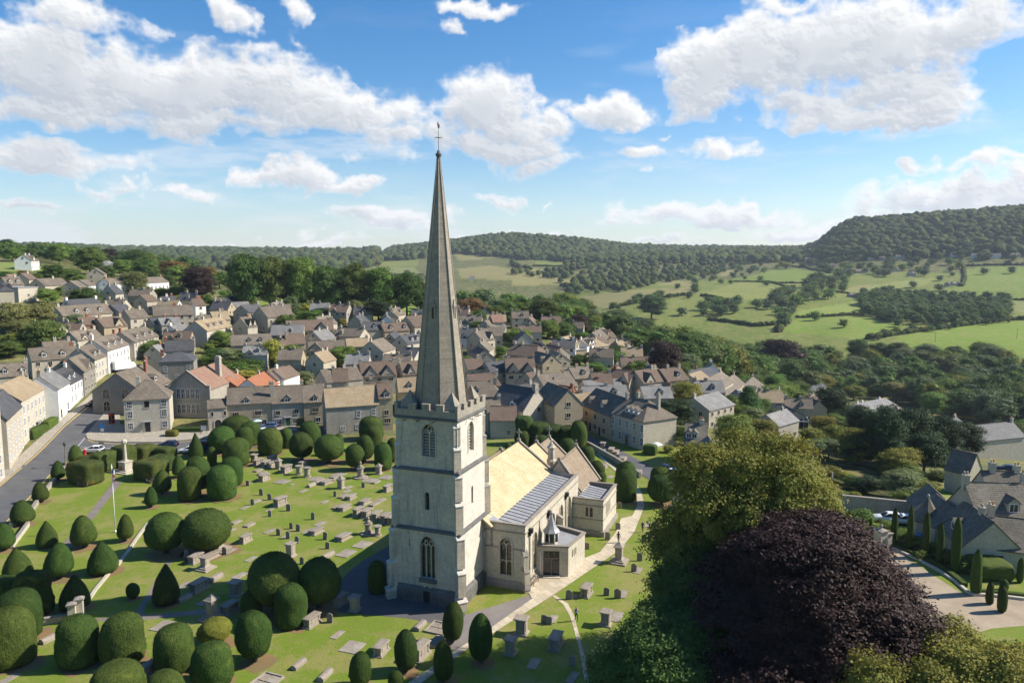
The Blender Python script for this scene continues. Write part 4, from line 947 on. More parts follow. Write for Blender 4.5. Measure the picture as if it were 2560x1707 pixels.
YEWS = [
 ('1',535,925,1100,120,'egg','small egg shaped yew on the roadside wall, left of the clipped bench hedge',0),
 ('1',375,1115,1305,142,'egg','small egg shaped yew beside the road, second from the lamp post side along the wall',1),
 ('1',213,1290,1505,205,'egg','round pointed yew on the roadside wall above the gravel corner, at the road bend',2),
 ('1',697,780,955,126,'egg','upright egg shaped yew right beside the ornate lamp post',1),
 ('1',1645,875,1075,118,'egg','egg shaped yew with a bare trunk at the right end of the memorial hedges',0),
 ('1',1490,1010,1228,168,'egg','egg shaped yew right of the bench on the right of the memorial',2),
 ('1',1390,1160,1350,116,'egg','smallest egg shaped yew, on the grass between the flagpole and the big double yews',0),
 ('1',1805,672,900,118,'cone','dark narrow yew behind a smaller one, beside the parked van by the road',0),
 ('1',1782,740,880,98,'egg','small light egg shaped yew in front of the dark narrow yew by the road',1),
 ('1',1950,795,975,85,'dome','small shadowed yew between the large yews right of the memorial hedges',0),
 ('1',1745,980,1300,215,'dome','tall smooth blue green yew right of the smallest egg shaped yew',1),
 ('1',1830,880,1225,225,'mush','bumpy yew with a waist, behind the tall smooth blue green yew',2),
 ('1',2045,970,1290,265,'dome','broad dark yew before a paler twin at the left of the tomb lawn',0),
 ('1',2130,890,1165,200,'dome','pale rounded yew just behind the broad dark yew at the left of the tomb lawn',2),
 ('1',2168,715,985,240,'dome','big rounded yew beside the cluster of chest tombs at the top of the lawn',1),
 ('1',2038,610,850,235,'mush','large flat topped yew on the left of the yew clump below the school doorway',0),
 ('1',2245,612,830,155,'dome','slim grey green yew in the middle of the clump below the pale parasol',2),
 ('1',2300,565,790,190,'dome','yellow green yew at the right of the clump below the pale parasol',1),
 ('1',2168,512,740,265,'dome','rear broad yew at the top of the clump below the school doorway',2),
 ('2',1530,15,370,350,'mush','left one of the two joined giant round yews beside the flagpole lawn',1),
 ('2',1900,-10,360,440,'mush','right and biggest one of the two joined giant round yews beside the flagpole lawn',2),
 ('2',40,100,345,190,'egg','egg shaped yew cut by the left edge of the photo, beside the low white wall',0),
 ('2',435,80,312,178,'cone','pointed yew left of the path to the memorial, nearest the white wall',1),
 ('2',772,30,318,222,'egg','round shouldered yew with a bare trunk standing on the memorial path',1),
 ('2',1155,20,262,145,'egg','little egg shaped yew with a bare trunk right of the flagpole foot',2),
 ('2',172,330,605,245,'cone','broad pointed yew behind the dark arched hedge at lower left',2),
 ('2',545,285,600,248,'egg','light egg shaped yew with a bare trunk, centre of the lower left lawn',2),
 ('2',950,265,548,262,'cone','pointed yew beside the long diagonal stone kerb',0),
 ('2',690,580,872,255,'cone','dark shaded yew behind the stone gate pier',1),
 ('2',1525,478,832,235,'cone','black shaded pointed yew beside the fork of the paths',2),
 ('2',1225,652,790,120,'ball','small dark ball shaped yew on its own in the tower shadow',0),
 ('2',190,720,1200,390,'dome','huge pale dome shaped yew behind another at the lower left corner',0),
 ('2',110,880,1445,440,'dome','huge blue green dome shaped yew cut by the left edge at the lower left corner',1),
 ('2',735,958,1440,370,'dome','leaning yew with a yellow top, right of the lone ledger at lower left',2),
 ('2',1130,938,1430,385,'dome','big straight sided yew second from the left in the front row',0),
 ('2',1605,1043,1500,355,'dome','big grey green yew third from the left in the front row',1),
 ('2',1978,988,1245,300,'dome_gold','yellowish ragged round yew behind the front row',0),
 ('2',1958,1200,1640,370,'dome','dark blue green yew fourth from the left in the front row',2),
 ('2',1090,1408,1800,470,'dome','bright yew whose top alone shows at the bottom edge, left of another',1),
 ('2',1540,1468,1850,330,'dome','small bright yew top at the bottom edge, below the front row',0),
 ('4',790,238,800,535,'mush','vast black yew in the tower shadow, left one of the dark pair',0),
 ('4',1240,288,770,445,'mush','big black yew in the tower shadow, right one of the dark pair',1),
 ('4',950,538,1012,340,'dome','bright green dome yew in front of the dark pair, beside a carved tomb',0),
 ('4',540,598,880,225,'ovo','small pointed yew behind the leaning one, left of the dark pair',1),
 ('4',575,822,1340,365,'mush','tall leaning yew on bare earth in front of the dark pair',2),
 ('4',1670,1248,1600,232,'ovo','narrow egg shaped yew at the bottom, left of the paved grave',1),
 ('4',2145,1022,1445,240,'ovo','neat egg shaped yew with a pale trunk left of the long flagged path',0),
 ('4',2040,1440,1640,165,'ovo','small yew top at the bottom edge beside the flagged path',2),
 ('4',1845,300,645,190,'dome','dark yew against the shaded north side of the tower foot',1),
 ('6',485,460,825,192,'ovo','egg shaped yew standing on a kerbed grave just below the tower',2),
 ('6',740,568,1005,222,'ovo','tall smooth bullet shaped yew right of the asphalt path',0),
 ('6',400,822,1192,185,'ovo','slim egg shaped yew between two strips of the flagged path',1),
 ('3',815,325,640,280,'dome','broad yew left of the middle of the row below the cottages',0),
 ('3',1000,322,560,150,'dome','yew tucked behind the broad one below the green cottage door',1),
 ('3',1180,370,690,270,'mush','wide bushy yew in the middle of the row below the cottages',2),
 ('3',1275,246,540,235,'dome','tall yew behind the bushy one, below the cottage with the shop window',0),
 ('3',1222,310,480,150,'dome','short yew half hidden between the bushy one and the tall one behind',1),
 ('3',1490,400,720,325,'mush','wide two humped yew on the lawn below the bare stone house',1),
 ('3',1595,390,640,125,'dome','narrow hump behind the two humped yew below the bare stone house',2),
 ('3',1795,508,800,225,'mush','front yew of the small pair in the middle of the tomb lawn top',0),
 ('3',1905,402,715,200,'mush','rear yew of the small pair below the bare stone house',1),
 ('3',1980,190,470,280,'dome','large dark yew in front of the shop with the white awning',2),
 ('3',2005,284,585,200,'dome','yew in front of the large dark one near the shop awning',0),
 ('3',2115,490,815,205,'dome','slim yew left of the tower beside an octagonal tomb',1),
 ('3',2215,438,720,140,'dome','yew half hidden by the left edge of the tower',2),
 ('5',965,238,425,110,'lump','tallest left lump of the great clipped yew bank behind the nave roof',0),
 ('5',1050,278,430,150,'lump','second lump of the great clipped yew bank behind the nave roof',1),
 ('5',1150,297,430,160,'lump','third and broadest lump of the great clipped yew bank behind the nave roof',2),
 ('5',1248,305,435,110,'lump','right lump of the great clipped yew bank behind the nave roof',0),
 ('5',1325,265,455,110,'dome','tall free standing yew beside the lane, right of the clipped bank',0),
 ('5',966,332,440,85,'dome','waisted yew just left of the nave gable cross',1),
 ('5',1083,358,455,105,'ball','ball yew between the two roof crosses',1),
 ('5',1246,380,520,105,'dome','pale yew right of the second roof cross',2),
 ('5',1255,472,560,70,'ball','small yew peeping over the chapel roof valley',0),
 ('5',865,408,465,48,'ball','tiny ball yew left of the nave gable',2),
 ('5',908,404,455,45,'ball','second tiny ball yew close to the nave gable',0),
 ('5',1380,430,560,100,'dome','yew right of the chapel gable, first along the path behind it',1),
 ('5',1445,527,670,95,'dome','yew just behind the chapel roof verge, beside the path',0),
 ('5',1475,600,690,60,'dome','narrow dark yew tucked in by the vestry roof',1),
 ('7',140,230,440,122,'dome','rear yew of the dark pair beyond the vestry',2),
 ('7',140,268,458,125,'dome','front yew of the dark pair beyond the vestry',0),
 ('7',330,258,400,110,'dome','rear top of the two tier yew beside the parked white car',1),
 ('7',342,303,470,150,'mush','big front yew beside the parked white car by the lane',2),
]
for e in YEWS: yew(*e, front=e[5] in ('dome', 'lump', 'dome_gold'))
HEDGES = [
 ('1',790,925,1150,290,.75,'clipped hedge block behind the left bench, nearest block of the memorial hedges'),
 ('1',825,880,1010,180,.9,'second clipped block of the memorial hedges, behind the one with the bench'),
 ('1',965,838,1018,150,1.5,'clipped block of the memorial hedges left of the stone cross path'),
 ('1',1140,785,985,200,.8,'rear clipped hedge block directly behind the memorial cross'),
 ('1',1335,778,925,170,1.1,'rear clipped hedge block right of the memorial cross'),
 ('1',1430,792,900,90,1.5,'narrow rear hedge block between two larger blocks, right of the memorial'),
 ('1',1525,797,925,165,.9,'rear right end block of the memorial hedges, below the parked dark car'),
 ('1',1485,880,1030,220,.8,'middle right block of the memorial hedges, behind the front one'),
 ('1',1392,920,1110,285,.75,'front right clipped block of the memorial hedges beside the right bench'),
]
for (z, cx, t, b, w, dp, lab) in HEDGES:
    yew(z, cx, t, b, w, 'block', lab, random.randint(0, 2), dp, R(-22), 'clipped hedges round the memorial', True)
yew('2',330,548,960,300,'lump','dark arched yew hedge crossing the foot of the memorial path',0,.7,R(5),front=True)
yew('2',60,600,930,250,'lump','brown topped yew hedge left of the arched one, at the left edge',1,.8,R(5),front=True)
mb = MB()
for (x, y, r) in EARTH:
    k = 18; rs = [r*random.uniform(.8, 1.25) for _ in range(k)]
    mb.face([(x + rs[i]*math.cos(i*2*math.pi/k) + .2*r, y + rs[i]*math.sin(i*2*math.pi/k) - .1*r, tz(x, y) + .008 + (.05 if y > 118 else 0)) for i in range(k)])
E_ = mb.build('bare_earth', M['earth']); E_['kind'] = 'structure'

# ------------------------------------------------------------------ tombs
M['tomb'] = stone('lichened_tomb_stone', (.44, .375, .29), (.36, .305, .24), 1.7, 1.3, (.34, .28, .22), .5, .5, (.13, .11, .1), .9, .18, .8)
M['tombtop'] = stone('weathered_tomb_slab', (.33, .27, .21), (.27, .22, .175), 2.6, 2.0, (.46, .42, .34), .55, .4, (.12, .1, .09), .9, .18, .9)
M['head'] = stone('headstone', (.27, .24, .2), (.22, .2, .17), 2.5, 2.5, (.36, .34, .28), .5, .4, (.08, .08, .07), .9, .2, .7)
def baluster(mb, cx, cy, w, h, z0, ax):
    n = 6; pr = [(1, 0), (1, .06), (.72, .2), (.62, .34), (.8, .62), (1, .82), (.8, .92), (1, 1)]
    for (a, za), (b, zb) in zip(pr, pr[1:]):
        q = lambda s: [(cx - w/2*s, cy - w/2*s), (cx + w/2*s, cy - w/2*s), (cx + w/2*s, cy + w/2*s), (cx - w/2*s, cy + w/2*s)]
        mb.prism(q(a), z0 + h*za, z0 + h*zb, 0, q(b))
def chest(L=2.0, Wd=.85, h=1.0, kind='C'):
    """returns (body mesh, slab mesh, plinth mesh)"""
    b, s, p = MB(), MB(), MB()
    p.box(-L/2-.16, L/2+.16, -Wd/2-.16, Wd/2+.16, 0, .13); p.box(-L/2-.06, L/2+.06, -Wd/2-.06, Wd/2+.06, .13, .2)
    if kind == 'C':
        b.box(-L/2+.14, L/2-.14, -Wd/2+.08, Wd/2-.08, .2, h)
        for sx_ in (-1, 1):
            for sy_ in (-1, 1): baluster(b, sx_*(L/2-.13), sy_*(Wd/2-.13), .3, h-.2, .2, 0)
            b.box(sx_*(L/2-.3)-.05, sx_*(L/2-.3)+.05, -Wd/2+.05, Wd/2-.05, .2, h)
        for sy_ in (-1, 1): b.box(-L*.22, L*.22, sy_*(Wd/2-.06)-.02, sy_*(Wd/2-.06)+.02, .34, h-.16)
    else: b.box(-L/2+.05, L/2-.05, -Wd/2+.05, Wd/2-.05, .2, h)
    s.prism([(-L/2-.04, -Wd/2-.04), (L/2+.04, -Wd/2-.04), (L/2+.04, Wd/2+.04), (-L/2-.04, Wd/2+.04)], h, h+.06, 0, [(-L/2-.12, -Wd/2-.12), (L/2+.12, -Wd/2-.12), (L/2+.12, Wd/2+.12), (-L/2-.12, Wd/2+.12)])
    s.prism([(-L/2-.12, -Wd/2-.12), (L/2+.12, -Wd/2-.12), (L/2+.12, Wd/2+.12), (-L/2-.12, Wd/2+.12)], h+.06, h+.15, 0); s.prism([(-L/2-.12, -Wd/2-.12), (L/2+.12, -Wd/2-.12), (L/2+.12, Wd/2+.12), (-L/2-.12, Wd/2+.12)], h+.15, h+.2, 0, [(-L/2, -Wd/2), (L/2, -Wd/2), (L/2, Wd/2), (-L/2, Wd/2)])
    return [('body', b.build('body', M['tomb'], me_only=True)), ('slab', s.build('slab', M['tombtop'], me_only=True)), ('plinth', p.build('plinth', M['tomb'], me_only=True))]
def pedestal(round_=False, urn=False, h=1.35, stepped=0, top='slab'):
    b, s, p = MB(), MB(), MB(); n = 12 if round_ else 4; rot = .5 if not round_ else 0; f = 1/math.cos(math.pi/n); z = 0
    for i in range(stepped): r = 1.15 - .28*i; p.lathe([(r*f, z), (r*f, z+.2)], n, 0, rot=rot, smooth=False); z += .2
    p.lathe([(.62*f, z), (.62*f, z+.14), (.54*f, z+.2)], n, 0, rot=rot, smooth=False); z += .2
    b.lathe([(.47*f, z), (.43*f, z+h*.25), (.45*f, z+h*.7), (.5*f, z+h)], n, 0, rot=rot, smooth=round_); z += h
    if not round_:
        for a in range(4):
            Mx = Matrix.Rotation(a*math.pi/2, 4, 'Z'); b.box(.42, .5, -.28, .28, z-h*.85, z-h*.15, 0, Mx)
    s.lathe([(.56*f, z), (.66*f, z+.07), (.66*f, z+.15), (.56*f, z+.2)], n, 0, rot=rot, smooth=False); z += .2
    if urn: s.lathe([(.4*f, z), (.42*f, z+.1), (.3*f, z+.4), (.12, z+.55), (.2, z+.62), (.26, z+.8), (.2, z+.95), (.07, z+1.02), (.1, z+1.1), (.01, z+1.2)], n, 0, rot=rot)
    elif top == 'pyr': s.lathe([(.56*f, z), (.2*f, z+.32), (.2*f, z+.36), (.02, z+.55)], n, 0, rot=rot, smooth=False)
    return [('body', b.build('body', M['tomb'], me_only=True)), ('cap', s.build('cap', M['tombtop'], me_only=True)), ('plinth', p.build('plinth', M['tomb'], me_only=True))]
def headstone(w=.7, h=1.05, kind=0):
    b = MB(); t = .1; n = 8
    if kind == 0: pts = [(-w/2, -.1), (w/2, -.1), (w/2, h*.82)] + [(w/2*math.cos(a*math.pi/n), h*.82 + h*.18*math.sin(a*math.pi/n)) for a in range(1, n)] + [(-w/2, h*.82)]
    elif kind == 1: pts = [(-w/2, -.1), (w/2, -.1), (w/2, h*.85), (w*.36, h*.86), (w*.3, h*.95), (w*.12, h), (-w*.12, h), (-w*.3, h*.95), (-w*.36, h*.86), (-w/2, h*.85)]
    else: pts = [(-w/2, -.1), (w/2, -.1), (w/2, h*.95), (0, h), (-w/2, h*.95)]
    k = len(pts); vs = [(-t/2, y, z) for y, z in pts] + [(t/2, y, z) for y, z in pts]
    b.mesh(vs, [tuple(range(k))[::-1], tuple(range(k, 2*k))] + [(i, (i+1) % k, k+(i+1) % k, k+i) for i in range(k)])
    return [('', b.build('headstone', M['head'], me_only=True))]
def ledger(L, w, h, coped=False):
    b = MB()
    if coped: 
        b.box(-L/2, L/2, -w/2, w/2, 0, h*.6); vs = [(-L/2,-w/2,h*.6),(L/2,-w/2,h*.6),(L/2,w/2,h*.6),(-L/2,w/2,h*.6),(-L/2,-w*.2,h),(L/2,-w*.2,h),(L/2,w*.2,h),(-L/2,w*.2,h)]
        b.mesh(vs, [(4,5,6,7),(0,1,5,4),(1,2,6,5),(2,3,7,6),(3,0,4,7)])
    else: b.box(-L/2, L/2, -w/2, w/2, 0, h)
    return [('', b.build('ledger', M['tombtop'], me_only=True))]
def kerbset(L=2.6, w=2.3):
    b, s = MB(), MB(); b.box(-L/2, L/2, -w/2, -w/2+.16, 0, .2); b.box(-L/2, L/2, w/2-.16, w/2, 0, .2); b.box(-L/2, -L/2+.16, -w/2+.16, w/2-.16, 0, .2); b.box(L/2-.16, L/2, -w/2+.16, w/2-.16, 0, .2)
    for (x0, x1, y0, y1) in ((-.46,-.02,-.44,-.02),(-.46,-.02,.02,.42),(.03,.45,-.44,.1),(.03,.45,.14,.42)): s.box(x0*L, x1*L, y0*w, y1*w, 0, .09)
    return [('kerb', b.build('kerb', M['tomb'], me_only=True)), ('slabs', s.build('slabs', M['tombtop'], me_only=True))]
TM_ = {'C': chest(), 'CL': chest(2.0, .95, .45, 'B'), 'P': pedestal(False), 'PR': pedestal(True), 'PP': pedestal(False, False, 1.3, 0, 'pyr'), 'U': pedestal(True, True, 1.2, 1), 'T': pedestal(False, False, 1.5, 2, 'pyr'), 'S': pedestal(False, False, 1.1, 2),
       'H0': headstone(), 'H1': headstone(.72, 1.1, 1), 'H2': headstone(.66, .95, 2), 'L': ledger(1.9, .85, .06), 'LT': ledger(1.95, .85, .26), 'LS': ledger(.9, .6, .05), 'LB': ledger(2.4, 2.0, .07), 'CO': ledger(2.0, .8, .5, True), 'K': kerbset()}
TN_ = {'C': ('chest_tomb', 'tomb', 'scroll cornered chest tomb'), 'CL': ('chest_tomb', 'tomb', 'low plain box tomb'), 'P': ('pedestal_tomb', 'tomb', 'flat capped square pedestal tomb'), 'PR': ('pedestal_tomb', 'tomb', 'round drum shaped tomb with a flat cap'),
       'PP': ('pedestal_tomb', 'tomb', 'point capped pedestal tomb'), 'U': ('pedestal_tomb', 'tomb', 'round tomb topped by an urn'), 'T': ('monument', 'tomb', 'tall stepped monument'), 'S': ('monument', 'tomb', 'square pedestal tomb on two broad steps'),
       'H0': ('headstone', 'headstone', 'round topped headstone'), 'H1': ('headstone', 'headstone', 'shouldered headstone'), 'H2': ('headstone', 'headstone', 'plain headstone'), 'L': ('ledger_slab', 'grave slab', 'flat ledger slab'), 'LT': ('ledger_slab', 'grave slab', 'thick raised ledger slab'),
       'LS': ('ledger_slab', 'grave slab', 'small flat grave slab'), 'LB': ('ledger_slab', 'grave slab', 'large flat grave paving'), 'CO': ('coped_tomb', 'tomb', 'coped body shaped tomb'), 'K': ('kerbed_grave', 'grave', 'kerbed grave')}
TOMBS = """3 675 748 C|3 758 762 C|3 825 772 C|3 625 712 P|3 832 700 C|3 905 790 PP|3 995 828 C|3 670 815 LT|3 720 850 LT|3 738 925 C|3 1142 855 PR|3 1237 885 PR|3 1330 910 LB|3 950 940 LB|3 1060 970 LS|3 555 960 L|3 550 985 H2|3 1190 765 C|3 1285 990 CO|3 1190 1048 L|3 1380 950 CO|3 1455 960 CL|3 1550 905 CL|3 1600 860 LB|3 1850 895 U|3 1960 925 LB|3 2030 950 LT|3 2060 850 PP|3 2150 890 LB|3 1625 1015 PP|3 1710 1005 L|3 1695 1050 L|3 1882 1005 H2|3 1555 1110 H0|3 1650 1115 LT|3 1740 1135 CL|3 1438 1172 L|3 708 1095 H0|3 806 1148 H0|3 607 1205 H1|3 655 1165 L|3 520 1240 L|3 925 1210 C|3 800 1268 L|3 1020 1275 H0|3 806 1340 H1|3 1303 1375 H1|3 1660 1255 CL|3 1580 1240 LT|3 1900 1190 CL|3 2010 1205 LT|3 2090 1160 LT|3 2165 1045 C|3 1828 1325 C|3 1928 1340 C|3 2038 1365 C|3 2138 1395 C|3 2225 1415 C|3 415 1412 LT|3 360 1498 L|3 570 1445 LT|3 1052 1480 H0|3 1130 1508 H0|3 905 1555 H1|3 800 1512 L|3 1385 1425 L|3 1235 1512 L|3 1340 1530 CL|3 1940 1540 U|3 2050 1560 PR
4 915 65 H1|4 1006 112 H1|4 1300 75 H0|4 1325 170 H0|4 890 45 L|4 1490 68 CL|4 1690 130 LB|4 1520 220 LB|4 1330 250 CO|4 945 250 P|4 1060 330 H0|4 475 100 C|4 195 175 T|4 255 230 H1|4 315 195 L|4 130 255 CL|4 55 380 S|4 530 278 L|4 155 490 CO|4 415 452 L|4 372 650 P|4 50 725 L|4 310 830 C|4 128 900 T|4 1465 745 C|4 1612 810 P|4 1165 960 C|4 1350 935 H0|4 1430 1065 L|4 1585 1195 LB|4 1885 1250 C|4 1025 1385 CO|4 1300 1500 CO|4 2285 985 CO|4 680 1560 K|4 2290 1285 C
2 1708 415 H1|2 1800 455 C|2 1690 672 L|2 1828 715 C|2 1690 800 CO|2 1868 826 L|2 462 1170 CO|2 1500 1045 LB|2 1330 1415 L|2 1360 1480 C|2 90 1525 L
6 355 700 K|6 330 830 LT|6 192 960 C|6 1118 745 P|6 1018 930 P|6 1430 860 C|6 1228 1022 L|6 1322 650 H2|6 1370 662 H2|6 1405 612 L|6 1550 430 H1|6 1605 405 LS|6 1712 390 C|6 1895 395 H0|6 2000 420 H1|6 2045 385 L|6 1890 665 P|6 1960 590 LB|6 1580 1040 H2|6 1585 1150 L|6 1780 1100 L|6 2012 90 T|6 2200 78 H1|6 2148 178 H1|6 2185 168 L
7 100 606 H0|7 305 592 H2|7 260 582 L|7 280 650 H2|7 312 642 L|7 245 672 H2|7 42 662 H1|7 107 488 H1|7 62 185 C|7 85 185 CL|7 58 212 L|7 98 214 H2|7 130 218 LT|7 215 296 CL
5 1482 452 P|5 1500 477 CL|5 1565 480 CL|5 1530 506 L|5 1575 512 H2|5 1612 522 CL|5 1490 572 CL|5 1532 632 L|5 1515 1040 H0|5 1380 1102 H2"""
recs = []
for line in TOMBS.split('\n'):
    for e in line.split('|'):
        z, x, y, k = e.split(); px, py = Zc(z, float(x), float(y)); recs.append((px, py, k))
def region(px, py):
    if px > 1300 and py < 1330: return 'behind the vestry'
    if px > 1240: return 'right of the porch path' if py < 1575 else 'on the shaded bottom lawn'
    if px > 960 or (px > 850 and py > 1520): return 'below the tower'
    if py > 1545: return 'among the front yews'
    if px < 600 and py > 1340: return 'left of the dark yews'
    if py < 1170: return 'below the yew row'
    if py < 1245: return 'on the upper tomb lawn'
    if py < 1318: return 'amid the tomb lawn'
    return 'on the lower tomb lawn'
byreg = {}
for q in recs: byreg.setdefault((region(q[0], q[1]), TN_[q[2]][2]), []).append(q)
for (rg, desc), L_ in byreg.items():
    L_.sort(key=lambda q: q[0])
    for i, (px, py, k) in enumerate(L_):
        lab = f'{desc} {rg} of the churchyard' if len(L_) == 1 else f'{desc} {rg}, {ORD[i+1]} from left'
        p = at(px, py); nm, cat, _ = TN_[k]; rz = CRZ + random.uniform(-.09, .09); s = random.uniform(.9, 1.12); ps = TM_[k]
        if len(ps) == 1:
            o = put(nm, ps[0][1], None, p, rz, (s, s*random.uniform(.9, 1.1), s)); tag(o, lab, cat, 'graves of the churchyard')
            if k[0] == 'H': o.rotation_euler = (random.uniform(-.06, .06), random.uniform(-.07, .07), rz)
        else:
            t = thing(nm, lab, cat, p, rz, 'graves of the churchyard'); t.scale = (s, s*random.uniform(.92, 1.1), s*random.uniform(.92, 1.08))
            for n_, me in ps: put(n_, me, t)
# ------------------------------------------------------------------ the town's houses
WM = {'cream': stone('cream_limestone_wall', (.61, .54, .41), (.54, .47, .355), .5, .2, (.42, .36, .27), .4, .25, (.2, .17, .12), .8, .10),
      'grey': stone('grey_limestone_wall', (.50, .45, .36), (.43, .385, .31), .5, .2, (.29, .265, .22), .45, .35, (.13, .12, .1), .8, .12),
      'buff': stone('buff_limestone_wall', (.56, .45, .29), (.49, .39, .25), .5, .2, (.36, .29, .19), .4, .25, (.2, .16, .1), .8, .10),
      'white': plain('white_rendered_wall', (.74, .72, .66), .8, 0, .07, .8), 'dark': stone('dark_grey_stone_wall', (.33, .305, .255), (.28, .26, .215), .5, .2, (.18, .17, .15), .4, .3, (.08, .08, .07), .8, .1),
      'pale': stone('pale_ashlar_wall', (.62, .56, .44), (.56, .5, .39), .7, .3, (.5, .44, .34), .35, .2, (.25, .21, .16), .85, .06), 'brick': stone('red_brick', (.36, .13, .075), (.28, .1, .06), .25, .09, (.3, .14, .09), .3, .2, mort=1.2)}
RM = {'stone': tiles('stone_slate_roof', (.195, .155, .115), (.135, .11, .085), .3, .42, (.30, .25, .19), .45, .25),
      'brown': tiles('brown_tile_roof', (.195, .135, .095), (.14, .10, .075), .24, .3, (.26, .2, .155), .3, .2), 'slate': tiles('dark_slate_roof', (.095, .093, .095), (.07, .068, .07), .26, .4, (.19, .19, .185), .25, .12, rough=.6),
      'lslate': tiles('pale_slate_roof', (.235, .225, .21), (.18, .172, .165), .26, .4, (.36, .34, .3), .5, .25, rough=.7), 'tan': tiles('tan_stone_tile_roof', (.37, .275, .165), (.29, .215, .13), .28, .38, (.46, .38, .26), .4, .2),
      'red': tiles('red_clay_tile_roof', (.44, .165, .075), (.34, .125, .06), .26, .26, (.36, .24, .17), .3, .2), 'pink': tiles('faded_red_tile_roof', (.33, .19, .13), (.27, .15, .105), .26, .26, (.36, .27, .2), .35, .25),
      'moss': tiles('mossy_dark_stone_roof', (.165, .142, .108), (.115, .1, .078), .34, .5, (.28, .25, .2), .5, .4)}
for k_ in WM: M['w_'+k_] = WM[k_]
M['solar'] = plain('solar_panel', (.015, .02, .05), .25, .2, .2, 1, .6); M['terracotta'] = plain('terracotta_pot', (.45, .2, .1), .8); M['green'] = plain('green_door_paint', (.02, .10, .04), .5)
_W = {}
def win_mesh(kind, w, h):
    key = (kind, round(w, 2), round(h, 2))
    if key in _W: return _W[key]
    f, g = MB(), MB(); white = kind in ('sash', 'wcase', 'shop', 'warch'); mt = M['white'] if white else M['frame_stone']
    b = .07 if white else .1
    def bx(x0, x1, z0, z1, y0=-.06, y1=0, m=0): f.box(x0, x1, y0, y1, z0, z1, m)
    if kind in ('arch', 'warch'):
        P = arch(w, 0, h, 6, .35 if kind == 'warch' else .8); lattice(f, P, b, (0, 0, 0), (1, 0, 0), .07)
        g.face([(x, -.02, z) for x, z in P]); n = 2
        for i in range(1, n): bx(-w/2 + w*i/n - .03, -w/2 + w*i/n + .03, 0, h*.93, -.055)
        bx(-w/2, w/2, h*.5, h*.5+.05, -.05)
    else:
        bx(-w/2-b, w/2+b, h, h+b*1.2); bx(-w/2-b*1.4, w/2+b*1.4, -b, 0, -.12); bx(-w/2-b, -w/2, 0, h); bx(w/2, w/2+b, 0, h)
        n = {'case2': 2, 'case3': 3, 'case4': 4, 'sash': 3, 'wcase': 2, 'shop': 4, 'plain': 1}[kind]
        t = .035 if kind in ('sash', 'shop') else .055
        for i in range(1, n): bx(-w/2 + w*i/n - t/2, -w/2 + w*i/n + t/2, 0, h, -.05)
        if kind == 'sash':
            bx(-w/2, w/2, h*.5-.03, h*.5+.03, -.055)
            for q in (.25, .75): bx(-w/2, w/2, h*q-.015, h*q+.015, -.045)
        elif kind == 'shop':
            for q in (.33, .66): bx(-w/2, w/2, h*q-.02, h*q+.02, -.045)
        g.face([(-w/2, -.02, 0), (w/2, -.02, 0), (w/2, -.02, h), (-w/2, -.02, h)])
    c = MB(); c.v = f.v + g.v; c.f = f.f + [[i + len(f.v) for i in q] for q in g.f]; c.m = [0]*len(f.f) + [1]*len(g.f); c.sm = f.sm + g.sm
    _W[key] = (f.build('window', mt, me_only=True), g.build('pane', M['glass'], me_only=True), c.build('window', [mt, M['glass']], me_only=True))
    return _W[key]
def add_win(par, kind, w, h, loc, rz, near):
    fr, pn, cm_ = win_mesh(kind, w, h)
    if near: o = put('window', fr, par, loc, rz); put('pane', pn, o)
    else: o = put('window', cm_, par, loc, rz)
    return o
FACE = {'S': 0, 'E': math.pi/2, 'N': math.pi, 'W': -math.pi/2}
HOUSES = []
